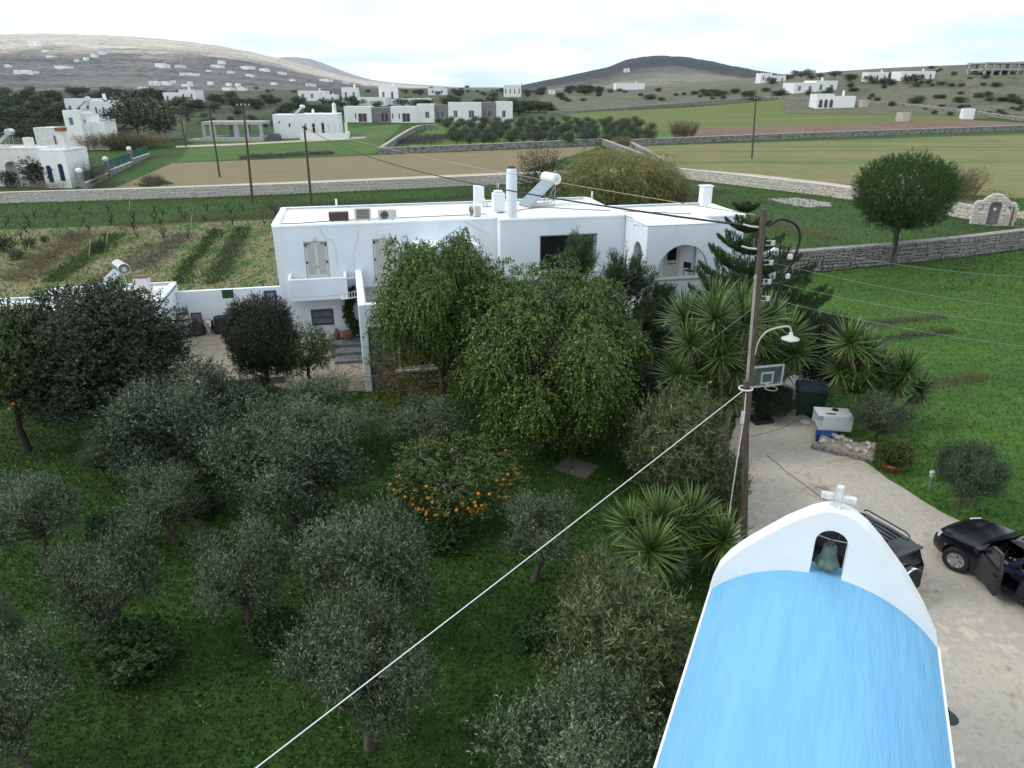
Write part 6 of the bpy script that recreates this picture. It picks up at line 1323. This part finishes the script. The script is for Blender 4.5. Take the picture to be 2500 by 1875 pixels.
# hillside houses
rg = np.random.default_rng(77); HILLH = [(62, 98, 42, 10), (30, 160, 44, 9), (10, 146, 14, 7), (118, 147, 34, 5), (180, 130, 12, 6), (196, 124, 14, 7), (212, 118, 16, 8), (160, 133, 10, 5), (100, 124, 20, 4), (90, 112, 16, 4), (335, 145, 30, 8), (378, 147, 24, 7), (388, 163, 40, 6), (322, 184, 26, 9), (348, 184, 20, 8), (368, 180, 12, 6), (392, 186, 24, 4), (404, 183, 12, 7), (448, 183, 12, 7), (488, 186, 12, 7), (508, 186, 12, 6), (298, 192, 20, 5), (480, 195, 26, 6), (455, 145, 26, 5), (470, 137, 16, 6), (445, 155, 12, 4), (490, 158, 16, 5), (530, 165, 18, 5), (512, 196, 20, 8), (520, 148, 30, 5), (560, 153, 22, 5), (600, 160, 20, 5), (585, 183, 14, 5), (660, 186, 24, 6), (625, 175, 12, 4), (690, 175, 26, 5), (740, 180, 16, 4), (780, 184, 18, 4)]
WORDS = ['cluster near the hill crest', 'terraced slope', 'scrub below the crest', 'lower slope']
SEEN = {}
ORD = ['', ', second from left', ', third from left', ', fourth from left', ', fifth from left', ', sixth from left']
for k, (x, y, w, h) in enumerate(sorted(HILLH)):
    big = 'broad' if w > 24 else ('mid-sized' if w > 15 else 'tiny'); side = 'far left' if x < 110 else ('left' if x < 280 else ('middle' if x < 480 else 'right foot')); up = 'high' if y < 130 else ('halfway' if y < 165 else 'low')
    lab = f'{big} white house {up} on the {side} of the left hill'; SEEN[lab] = SEEN.get(lab, -1)+1
    simple_house(x, y, w*.92, h*.9, lab+ORD[SEEN[lab]], R(rg.uniform(-38, 25)), 2 if w > 20 else 0, None, ((0, .6, 1), (.6, 1, .75)) if w > 12 else (), 'white houses scattered over the left hill', chim=False)
# ------------------------------------------------------------------ small house and courtyard at the left
lh = empty('small_house', H2W(-12, 0), HU, 'low whitewashed outbuilding with walled courtyard left of the main house', 'house')
block(lh, 1.0, 6.65, -1.2, 3.6, 0, 2.72, wash, rim=.14, rimw=.3)
block(lh, -6.5, 1.0, -.2, 3.2, 0, 2.45, wash, rim=.12)
block(lh, -9.5, -4.6, -3.2, -.2, 0, 2.3, wash, rim=.1)
w = MB().prism(rect(6.66, 11.99, 0, 2.45), [rect(8.85, 9.4, 2.0, 2.44), rect(10.9, 11.5, 1.62, 2.28)], 2.95, 3.2).build('courtyard_wall', wash, lh)
bw_ = MB().prism(rect(10.9, 11.5, 1.62, 2.28), [rect(11.0, 11.4, 1.72, 2.18)], 2.9, 3.02).build('window', blue_paint, lh); MB().bx(11.0, 11.4, 2.96, 2.99, 1.72, 2.18).build('pane', mat('reeded_glass', (.35, .36, .30), .3), bw_)
for z in (1.85, 2.0): MB().bx(11.0, 11.4, 2.94, 2.958, z, z+.012).build('glazing_bar', white2, bw_)
gw = MB().prism(rect(8.85, 9.4, 2.0, 2.44), [rect(8.9, 9.35, 2.05, 2.41)], 2.93, 3.0).build('window', mat('dark_green_frame', (.02, .07, .05), .5), lh); MB().bx(8.9, 9.35, 2.95, 2.97, 2.05, 2.41).build('pane', mat('green_glass', (.03, .10, .04), .2), gw)
MB().bx(5.35, 6.0, 1.0, 1.5, 2.7, 3.72).build('chimney', white2, lh, bevel=.03); MB().bx(5.3, 6.05, .95, 1.55, 3.72, 3.78).build('chimney_cap', mat('rust_cap', (.2, .1, .06), .8), lh)
MB().bx(-5.6, -4.95, .1, .65, 2.4, 3.35).build('chimney', white, lh, bevel=.03); MB().prism([(-5.65, 3.35), (-4.9, 3.35), (-5.275, 3.95)], [[(-5.48, 3.4), (-5.07, 3.4), (-5.275, 3.75)]], .05, .7).build('chimney_hood', white, lh)
solar_heater(H2W(-12+3.9, 1.6, 2.75), HU-R(62), 'solar water heater with shiny steel tank on the small left house', .95, mat('polished_tank', (.6, .61, .62), .22, metal=.9))
MB().bx(6.66, 12.2, -4.5, 2.94, 0, .33).build('courtyard_step', MATS['yard_paving'], lh)
def hw(u, v, z=.34): return H2W(u, v, z)
e = empty('steel_drum', hw(-3.98, 2.5), HU, 'shiny stainless steel olive oil drum against the courtyard wall', 'drum'); MB().lathe([(.25, .18), (.27, .2), (.27, .42), (.275, .43), (.27, .44), (.27, .66), (.24, .70), (.05, .73), (.03, .78), (0, .78)], 24).build('drum_body', mat('stainless', (.55, .52, .47), .22, metal=1.0), e, smooth=40); MB().lathe([(.22, 0), (.22, .18)], 20, cap=True).build('stand', steel, e); MB().tube([(.05, -.27, .24), (.05, -.36, .22), (.05, -.36, .14)], .015, 6).build('tap', white, e)
e = empty('plastic_tub', hw(-3.36, 2.5), HU, 'upturned black plastic tub beside the steel drum', 'tub'); MB().lathe([(.36, 0), (.37, .05), (.345, .08), (.31, .8), (.29, .84), (.27, .83), (0, .82)], 26).build('tub', blackp, e, smooth=40); MB().lathe([(.0, .825), (.2, .826), (.2, .83), (0, .83)], 20).build('base_ring', MATS['black_trim'], e)
tag(MB().lathe([(.34, 0), (.36, .03), (.30, .05), (.22, .05), (.2, .03), (.12, .045), (0, .045)], 26, hw(-2.95, 1.9)).build('tub_lid', blackp, smooth=30), 'round black lid lying on the courtyard floor', 'lid')
e = empty('plant_rack', hw(-5.0, 2.1), HU+.2, 'rusty tiered metal rack with pots in the courtyard corner', 'rack'); rr = mat('rust', (.10, .05, .035), .85)
for x in (-.28, .28):
    for y in (-.2, .2): MB().tube([(x, y, 0), (x*.85, y, 1.6)], .015, 5).build('upright', rr, e)
for z in (.5, .85, 1.2): MB().bx(-.28, .28, -.2, .2, z, z+.03).build('shelf', rr, e)
o = obj('fern', quad_mesh('fern', shoots(*(lambda p, d: (p, unit(d+np.array([0, 0, .3]))))(*blob_points(90, (0, 0, 1.35), (.22, .22, .15), rgp, .5)), .12, 8, rgp, .06, .02, .2, .8, 0), citrus_m), e)
e = empty('leaning_frame', hw(-4.55, 2.78), HU, 'dark mesh panel leaning on the courtyard wall', 'panel'); q = MB().prism(rect(-.25, .25, 0, 1.0), [rect(-.22, .22, .03, .97)], 0, .03); q.v = [(x, y+z*.12, z) for x, y, z in q.v]; q.build('frame', blackp, e)
q = MB().bx(-.22, .22, .01, .02, .03, .97); q.v = [(x, y+z*.12, z) for x, y, z in q.v]; q.build('mesh', mat('grey_mesh', (.15, .14, .17), .8), e)
tag(MB().lathe([(.36, 0), (.38, .15), (.28, .4), (.12, .62), (.05, .85), (0, .88)], 12, hw(-4.5, 2.4)).build('wicker_heap', mat('dark_wicker', (.045, .03, .025), .95, bump=.6, bscale=30), smooth=60), 'dark brown wicker cone standing in the courtyard', 'basket')
e = empty('flower_pot', H2W(2.95, -.45, .48), HU, 'terracotta pot with trailing plant by the terrace corner', 'pot'); MB().lathe([(.16, 0), (.24, .32), (.27, .33), (.27, .40), (.23, .40), (.2, .36), (0, .36)], 22).build('pot', terracotta, e, smooth=40)
o = obj('climber', quad_mesh('climber', np.concatenate([shoots(*(lambda p, d: (p, unit(d+np.array([0, -.2, .2]))))(*blob_points(70, (.25+.12*math.sin(z*3), .25, z-.2), (.22, .12, .25), rgp, .6)), .1, 6, rgp, .09, .07, .2, .9, 0) for z in np.arange(.6, 2.6, .28)]), leaf_mat('climber_leaf', [(0, (.03, .06, .015)), (1, (.09, .13, .03))], .5, .2)), e)
e = empty('clay_jug', H2W(2.45, -.35, .48), HU, 'red-brown clay jug standing on the stone step', 'jug'); MB().lathe([(.09, 0), (.17, .16), (.18, .28), (.12, .42), (.06, .48), (.075, .55), (.05, .55)], 20).build('jug_body', mat('glazed_clay', (.17, .055, .035), .4), e, smooth=60); MB().tube(smooth_path([(.08, 0, .5), (.18, 0, .48), (.19, 0, .36), (.15, 0, .32)], 4), .015, 6).build('handle', MATS['glazed_clay'], e)
e = empty('clothes_airer', H2W(3.2, -2.6, 0), HU, 'white wire clothes airers hooked outside the terrace wall', 'airer'); wmt = mat('white_wire', (.7, .7, .7), .5)
for z, y in ((3.75, -1.2), (3.4, -3.4)):
    MB().tube([(.4, y+2.6, z), (-.3, y+2.6, z-.08), (-.3, y+3.6, z-.08), (.4, y+3.6, z), (.4, y+2.6, z)], .02, 5).build('frame', wmt, e)
    for k in range(5): MB().tube([(-.2+k*.12, y+2.6, z-.05), (-.2+k*.12, y+3.6, z-.05)], .008, 4).build('line', wmt, e)
e = empty('garden_chair', H2W(20.0, -2.3, 3.03), HU+2, 'dark folding chair in the arched porch', 'chair')
MB().bx(-.22, .22, -.2, .2, .43, .46).build('seat', blackp, e); MB().bx(-.22, .22, .18, .22, .6, .9).build('backrest', blackp, e)
for x in (-.2, .2):
    for y, z in ((-.18, .43), (.2, .9)): MB().tube([(x, y, 0), (x, y, z)], .018, 5).build('leg', mat('red_wood', (.2, .06, .05), .6), e)
# ------------------------------------------------------------------ vineyard
def make_vine(seed):
    rg = np.random.default_rng(seed); mb = MB(); mb.tube([(0, 0, 0), (rg.normal()*.05, rg.normal()*.05, .22), (rg.normal()*.08, rg.normal()*.08, .45)], [.07, .06, .07], 7)
    for k in range(4):
        a = k*1.57+rg.uniform(-.4, .4); e_ = np.array([math.cos(a)*.3, math.sin(a)*.3, .65+rg.uniform(0, .2)]); limb(mb, (0, 0, .42), e_, .05, .025, rg, .2, 5, 4)
        for j in range(2): limb(mb, e_, e_+np.array([rg.normal()*.12, rg.normal()*.12, rg.uniform(.15, .4)]), .018, .006, rg, .1, 4, 3)
    return mb.mesh('vine_stock', bark_d, 60)
VINE = [make_vine(k) for k in range(5)]; rg = np.random.default_rng(31)
for i in range(17):
    for j in range(6):
        x = -51+i*2.35+rg.normal()*.25+j*.9; y = 60.5+j*3.0+rg.normal()*.35+i*.12
        if rg.random() < .22 or abs(x/y) > .74 or x > -13.5: continue
        o = obj('grape_vine', VINE[int(rg.integers(5))], None, (x, y, -.02), (0, 0, rg.uniform(0, 6)), rg.uniform(.55, .95)); tag(o, 'gnarled leafless grapevine stump in the vineyard rows by the long pale wall', 'vine', 'grapevines of the vineyard')
# ------------------------------------------------------------------ weeds, rows, ground cover
def row(name, a, b, m, h, w, n, label, leafL=.1, leafW=.03, nl=5, up=.8, world=False, kind='stuff'):
    rg = np.random.default_rng(abs(hash(label)) % 1000 if False else len(label)*7+n); A = np.array(a if world else P(*a)[:2]); B = np.array(b if world else P(*b)[:2])
    t = rg.uniform(0, 1, n); nn = np.array([-(B-A)[1], (B-A)[0]])/np.linalg.norm(B-A); f = .55+.45*np.sin(t*23+len(label))*np.sin(t*9+1)
    q = A+(B-A)*t[:, None]+nn*(rg.normal(size=n)*w*.33)[:, None]; z = hgt(q[:, 0], q[:, 1])
    Pt = np.stack([q[:, 0], q[:, 1], z], 1); D = unit(np.array([0, 0, up])+rg.normal(size=(n, 3))*.35)
    o = obj(name, quad_mesh(name, shoots(Pt, D, h*rg.uniform(.5, 1.1, n)*np.clip(f, .35, 1), nl, rg, leafL, leafW, 0, .6, .1), m)); tag(o, label, 'weeds', kind=kind); return o
gweed = leaf_mat('green_weed', [(0, (.025, .05, .012)), (.6, (.05, .095, .02)), (1, (.10, .15, .04))], .6, .2)
brownw = leaf_mat('brown_weed', [(0, (.07, .05, .03)), (.6, (.14, .10, .06)), (1, (.22, .17, .10))], .9, .1)
purpw = leaf_mat('purple_weed', [(0, (.05, .042, .045)), (.6, (.09, .078, .08)), (1, (.15, .13, .125))], .9, .05)
row('dry_weeds', (30, 612), (186, 506), brownw, 1.0, 2.6, 2600, 'row of tall brown dry weeds in the garden', .22, .012, 6)
row('weed_row', (106, 612), (258, 507), gweed, .55, 1.5, 1500, 'row of green plants in the vegetable garden', .14, .05)
row('dry_weeds', (190, 625), (326, 527), brownw, .4, 1.4, 800, 'thin row of brown stalks in the vegetable garden', .15, .015)
row('dry_weeds', (300, 585), (396, 508), purpw, .6, 2.0, 1800, 'row of purple-grey dead stalks in the garden', .18, .014)
row('weed_row', (382, 615), (467, 498), gweed, .5, 1.1, 1100, 'narrow row of green plants left of the last garden row', .13, .05)
row('weed_row', (458, 615), (525, 493), gweed, .55, 1.5, 1400, 'dark green row nearest the main house wall', .13, .05)
row('dry_weeds', (480, 600), (515, 520), purpw, .5, 1.6, 700, 'patch of purple stalks in the last garden row', .16, .014)
row('dry_weeds', (250, 492), (640, 462), brownw, .7, 2.2, 1800, 'brown hedge-like strip of weeds between garden and vineyard', .18, .014)
row('weed_row', (590, 452), (1060, 425), purpw, .6, 3.5, 2200, 'grey weeds behind the main house roof', .2, .015)
row('dry_weeds', (1440, 440), (1560, 412), purpw, .9, 3.0, 1300, 'grey dry weeds right of the willow', .25, .015)
row('dry_weeds', (1600, 470), (1790, 520), brownw, .8, 4.0, 1300, 'straw-coloured weeds behind the grey dry-stone wall', .22, .014)
row('dry_weeds', (1786, 712), (2035, 686), purpw, .25, .9, 1100, 'upper grey-brown weed line in the lawn', .12, .012); row('dry_weeds', (1874, 738), (2060, 716), purpw, .22, .8, 800, 'lower grey-brown weed line in the lawn', .12, .012)
row('dry_weeds', (2000, 838), (2130, 815), brownw, .25, .8, 500, 'brown weed patch in the lawn right of the yuccas', .12, .012)
row('dry_weeds', (880, 312), (960, 296), purpw, 1.2, 9, 1500, 'grey dry scrub inside the orchard wall', .4, .05); row('dry_weeds', (520, 343), (720, 332), purpw, .8, 3, 900, 'grey scrub strip along the tan field', .4, .05); row('dry_weeds', (310, 396), (350, 392), twig_m, 1.4, 3, 500, 'bare purple twigs on the tan field corner', .5, .02)
row('weed_row', (305, 404), (365, 396), gweed, .4, 2.5, 600, 'green tuft at the tan field corner', .2, .05)
for bx_, by, ty, w, lab in ((12, 545, 505, 55, 'dense green vegetable bush at the left edge of the garden'), (40, 560, 540, 40, 'low green vegetable clump beside the garden bush'), (65, 535, 512, 34, 'green bush by a stake in the garden'), (97, 525, 508, 20, 'small round green plant in the garden'), (215, 545, 518, 45, 'leafy green clump in the second garden row')):
    T('vegetable_bush', None, BUSH[0][1], (bx_, by), ty, w, lab, 'bush')
def cover(name, n, x0, x1, y0, y1, m, size, label, excl=(), pw=1.0, wid=.55, hmin=.02, hmax=.1, up=.6, inside=None):
    rg = np.random.default_rng(n); x = rg.uniform(x0, x1, n); y = y0+(y1-y0)*rg.uniform(0, 1, n)**pw
    ok = np.abs(x) < y*.80+2
    def pip(poly):
        c = np.zeros(n, bool); j = len(poly)-1
        for i in range(len(poly)):
            xi, yi = poly[i][0], poly[i][1]; xj, yj = poly[j][0], poly[j][1]; k = ((yi > y) != (yj > y)) & (x < (xj-xi)*(y-yi)/((yj-yi) if yj != yi else 1e-9)+xi); c ^= k; j = i
        return c
    for poly in excl: ok &= ~pip(poly)
    if inside is not None: ok &= pip(inside)
    x, y = x[ok], y[ok]; k = len(x); cl = .5+.5*np.sin(x*.9+np.sin(y*.7)*2)*np.cos(y*.8+np.sin(x*.6))
    Pt = np.stack([x, y, hgt(x, y)+rg.uniform(hmin, hmax, k)*(.4+1.0*cl)], 1); D = unit(rg.normal(size=(k, 3))*np.array([1, 1, .35])+np.array([0, 0, up]))
    o = obj(name, quad_mesh(name, leaf_quads(Pt, D, size*rg.uniform(.6, 1.4, k), size*wid*rg.uniform(.7, 1.2, k), rg, .1), m)); tag(o, label, 'ground cover', kind='stuff')
HOUSE = [H2W(*p)[:2] for p in ((-12, -1), (3.6, -1), (3.6, -6.4), (10.4, -6.4), (10.6, -.7), (17, -.7), (17, -3.6), (21, -3.6), (26, 2), (26, 8), (-12, 8))]
clover = leaf_mat('clover_leaf', [(0, (.013, .038, .006)), (.55, (.024, .074, .009)), (.9, (.043, .112, .014)), (1, (.075, .145, .025))], .6, .2, .25, per_obj=0)
lawnl = leaf_mat('lawn_blade', [(0, (.028, .06, .012)), (.6, (.048, .108, .018)), (.95, (.08, .145, .028)), (1, (.22, .20, .04))], .6, .2, .25, per_obj=0)
_s = PZ(1246, 1012); _m = Matrix.Rotation(R(-33), 3, 'Z'); SLABP = [(_s[0]+(_m@Vector(q))[0], _s[1]+(_m@Vector(q))[1]) for q in ((-.7, -.6, 0), (.7, -.6, 0), (.7, .6, 0), (-.7, .6, 0))]
cover('clover_carpet', 260000, -24, 11, 6.5, 36, clover, .085, 'dense dark green clover covering the grove floor', (DRIVE, HOUSE, YARD, SLABP), 1.25, .6)
LAWN = [P(*p)[:2] for p in [(1742, 895), (1842, 984), (1920, 1035), (2040, 1112), (2130, 1150), (2240, 1185), (2700, 1240), (2420, 520), (1692, 595)]]
cover('lawn_blades', 150000, 8, 42, 13, 56, lawnl, .11, 'bright green grass of the lawn on the right', (DRIVE,), 1.5, .3, .01, .06, .9, LAWN)
cover('meadow_tufts', 60000, -60, 60, 44, 92, lawnl, .22, 'rough green grass between the main house and the lane', (), 1.0, .3, .0, .08, .9)
cover('dry_tufts', 16000, -60, 60, 44, 92, brownw, .25, 'dry brown stems scattered through the rough grass behind the house', (), 1.0, .12, .0, .12, 1.1)
cover('dry_tufts', 9000, 8, 42, 16, 56, brownw, .12, 'dry stems scattered through the lawn', (DRIVE,), 1.3, .15, .0, .06, 1.0, LAWN)
cover('dry_tufts', 9000, -24, 11, 6.5, 36, brownw, .10, 'dry stems scattered in the grove clover', (DRIVE, HOUSE, YARD), 1.1, .12, .02, .14, 1.0)
yel = mat('yellow_flower', (.55, .48, .02), .6)
cover('yellow_flowers', 900, -20, 9, 7, 30, yel, .045, 'scattered tiny yellow flowers in the grove', (DRIVE, HOUSE, YARD), 1.0, .9, .1, .2)
for k, (x, y, ty, lab) in enumerate(((278, 458, 432, 'thin pale stake at the vineyard edge'), (412, 493, 462, 'pair of pale stakes by the last garden rows'), (229, 538, 503, 'green plastic stake beside the leafy garden clump'), (192, 556, 520, 'thin stake left of the green garden row'), (480, 540, 522, 'white bottle-topped stake near the main house wall'), (60, 552, 530, 'short stake in front of the left garden bush'))):
    b = P(x, y); tag(MB().tube([b, Vector(PY(x+3, ty, b.y))], .03, 5).build('garden_stake', mat('pale_stake', (.42, .38, .30), .8)), lab, 'stake', 'stakes in the garden')
# prickly pear
e = empty('prickly_pear', P(232, 1392), 0, 'small grey-green prickly pear at the foot of the forked olive', 'cactus'); pm = mat('cactus_pad', (.045, .075, .045), .6, var=.25)
for k, (x, z, r_) in enumerate(((0, .2, 0), (.15, .45, .3), (-.12, .5, -.3), (.25, .72, .5), (.02, .78, 0), (-.25, .72, -.5))): obj('pad', MB().lathe([(.0, -.5), (.35, -.4), (.5, 0), (.42, .35), (0, .5)], 12, cap=False).mesh('pad', pm, 60), e, (x, .05*k, z), (0, r_, .2*k), (.24, .05, .34))
# ------------------------------------------------------------------ fence of the left neighbour
fp = ground_path([(180, 412), (235, 382), (285, 356), (322, 338)], 1); e = empty('green_fence', Vector((fp[0][0], fp[0][1], 0)), 0, 'green slatted fence on a low stone wall with white lamp posts at the left', 'fence')
grn_m = mat('fence_green', (.012, .10, .075), .6)
for i in range(len(fp)-1):
    a = fp[i]-fp[0]; b = fp[i+1]-fp[0]; L_ = np.linalg.norm(b-a); ang = math.atan2((b-a)[1], (b-a)[0]); zg = float(hgt(*fp[i])); M = rotm(rz=ang); c = Vector(((a+b)[0]/2, (a+b)[1]/2, zg))
    MB().obx(c+Vector((0, 0, .35)), (L_, .4, .9), M).build('base_wall', MATS['far_wall_stone'], e); MB().obx(c+Vector((0, 0, .85)), (L_, .5, .1), M).build('coping', white2, e)
    n = int(L_/.32)
    for k in range(n):
        if (k % 12) in (11,): continue
        q = a+(b-a)*(k+.5)/n; MB().obx((q[0], q[1], zg+1.5), (.26, .04, 1.2), M).build('slat', grn_m, e)
    MB().obx((a[0], a[1], zg+1.1), (.6, .6, 2.2), M).build('pillar', MATS['far_wall_stone'], e); MB().lathe([(.3, 0), (.38, .2), (.3, .45), (0, .55)], 12, (a[0], a[1], zg+2.2)).build('lamp_globe', white, e)
# ------------------------------------------------------------------ gravel patch and bits behind the grey wall
slab('gravel_patch', [P(*p)[:2] for p in [(1655, 430), (1720, 428), (1790, 438), (1800, 446), (1740, 448), (1690, 440)]], mat('pale_gravel', (.36, .33, .31), .95, var=.3, scale=1, bump=.5, bscale=6), .06, wob=.3)
for k, (bx_, by, ty, w, lab) in enumerate(((2048, 432, 356, 92, 'tall straw-coloured reed clump behind the round pine'), (1474, 302, 258, 46, 'tall reed clump at the corner of the ploughed field'), (1345, 322, 292, 26, 'small reed tuft at the top of the side track'), (225, 322, 284, 75, 'broad tan reed bed left of the reed thicket'), (270, 322, 280, 75, 'middle of three tan reed beds by the white tower house'), (318, 320, 284, 70, 'rightmost tan reed bed near the concrete shell'), (2110, 470, 430, 60, 'thin reeds behind the stone gateway'))):
    T('reed_clump', None, REEDS[k % 2], (bx_, by), ty, w*1.2, lab, 'reeds', parts=('trunk', 'canes'))
T('giant_reed', None, make_sticks(12, 16, leaf_mat('green_reed', [(0, (.05, .075, .03)), (1, (.14, .16, .08))], .7, .2), .3, 1, .03), (1385, 905), 620, 130, 'giant reed canes with plume between ficus and young pines', 'reeds', parts=('trunk', 'canes'))
T('bare_tree', SAPLING[0][0], STICKS[0], (205, 400), 338, 80, 'bare grey twiggy tree beside the arcaded white house', 'tree', parts=('trunk', 'twigs'))
T('bare_shrub', None, STICKS[1], (95, 415), 388, 80, 'bare reddish garden shrub in front of the creeper mound', 'shrub', parts=('trunk', 'twigs'))
# ------------------------------------------------------------------ orchard and far trees
rg = np.random.default_rng(50)
for r_ in range(7):
    f = r_/6.0; y = 314-46*f**.9; xa, xb = 985-35*f, 1432-40*f; n = int(15+3*f)
    for k in range(n):
        x = xa+(xb-xa)*(k+.5*(r_ % 2))/n+rg.normal()*4; yy = y-(x-1150)*.012*(1-f)+rg.normal()*1.2; h = 27-11*f
        T('orchard_olive', *FOL[int(rg.integers(3))], (x, yy), yy-h*rg.uniform(.85, 1.15), h*1.25*rg.uniform(.9, 1.2), 'small grey-green olive tree in the rows of the walled orchard', 'olive tree', 'olive trees of the far orchard')
def belt(n, x0, x1, y0, y1, h0, h1, kinds, label, group, cat='tree', asp=(1.3, 2.3), seed=0):
    rg = np.random.default_rng(seed)
    for k in range(n):
        x = x0+(x1-x0)*((k+.5)/n)+rg.normal()*(x1-x0)/n; y = rg.uniform(y0, y1); h = rg.uniform(h0, h1)*(.7+.3*(y-y0)/max(y1-y0, 1)); v = FAR[int(rg.choice(kinds))] if cat == 'tree' else BUSH[int(rg.integers(3))]
        T('far_tree' if cat == 'tree' else 'far_bush', *v, (x, y), y-h, h*rg.uniform(*asp), label, cat, group)
D_, G_ = [0, 1, 3, 4], [0, 1, 2, 3, 4, 5]
T('eucalyptus', *FAR[2], (300, 305), 192, 100, 'tall grey-green eucalyptus left of its twin', 'tree'); T('eucalyptus', *FAR[5], (348, 308), 208, 96, 'right one of the two tall eucalyptus trees', 'tree')
belt(34, -20, 300, 232, 268, 24, 40, D_, 'dark tree in the belt around the white house with dark windows', 'trees of the left belt', seed=1)
belt(34, -20, 260, 264, 312, 22, 36, G_, 'dark scrubby tree in the left thicket above the arcaded house', 'trees of the left thicket', seed=2)
belt(30, -20, 400, 203, 226, 18, 30, D_, 'dark pine at the foot of the left hill', 'pines below the left hill', seed=3)
belt(42, 380, 745, 214, 256, 16, 28, D_, 'dark pine between the two white house groups', 'pines left of centre', seed=4)
belt(20, 380, 700, 252, 275, 10, 18, G_, 'grey-green shrub behind the small white cubic house', 'shrubs behind the cubic house', 'bush', seed=5)
belt(30, 700, 1140, 222, 236, 14, 24, D_, 'dark tree behind the long modern house', 'trees behind the long house', seed=6)
belt(12, 1105, 1180, 236, 250, 22, 30, D_, 'dark bushy tree in the clump right of the long modern house', 'trees right of the long house', asp=(1.4, 2.0), seed=7)
belt(36, 860, 1320, 196, 214, 8, 18, D_, 'small dark tree in the far centre distance', 'far centre trees', seed=8)
belt(34, 560, 1180, 190, 204, 5, 11, G_, 'tiny tree on the far plain below the hills', 'tiny trees on the far plain', seed=9)
belt(26, 1180, 1660, 190, 222, 7, 14, G_, 'low dark bush on the slope below the central hill', 'bushes below the central hill', 'bush', (1.6, 3.2), seed=10)
belt(12, 1500, 1720, 196, 212, 10, 15, D_, 'dark rounded bush at the edge of the far green field', 'dark bushes at the field edge', 'bush', (2, 3.6), seed=14)
belt(46, 1740, 2230, 180, 232, 8, 18, G_, 'grey-green bush on the right hillside', 'bushes on the right hillside', 'bush', (1.4, 2.8), seed=11)
belt(22, 1660, 2010, 164, 186, 12, 24, D_, 'dark tree among the houses on the right ridge', 'trees on the right ridge', seed=12)
belt(16, 1960, 2230, 140, 172, 5, 11, G_, 'low scrub on the top right ridge', 'scrub on the top right ridge', 'bush', (1.6, 3), seed=13)
belt(10, 1240, 1300, 196, 206, 12, 22, D_, 'dark tree cluster right of the far two-storey house', 'trees beside the far two-storey house', seed=15)
belt(14, 2000, 2220, 228, 250, 6, 12, G_, 'small bush behind the white container box', 'bushes behind the container', 'bush', (1.5, 2.6), seed=16)
# ------------------------------------------------------------------ light haze over the plain
hzm = bpy.data.materials.new('haze'); hzm.use_nodes = True; t = hzm.node_tree; t.nodes.clear()
pv = t.nodes.new('ShaderNodeVolumePrincipled'); pv.inputs['Color'].default_value = (.86, .92, 1, 1); pv.inputs['Density'].default_value = .00006; pv.inputs['Anisotropy'].default_value = .2
t.links.new(pv.outputs[0], t.nodes.new('ShaderNodeOutputMaterial').inputs['Volume'])
hz_o = MB().bx(-5300, 5300, -25, 5350, -2, 215).build('haze', hzm); tag(hz_o, kind='stuff')
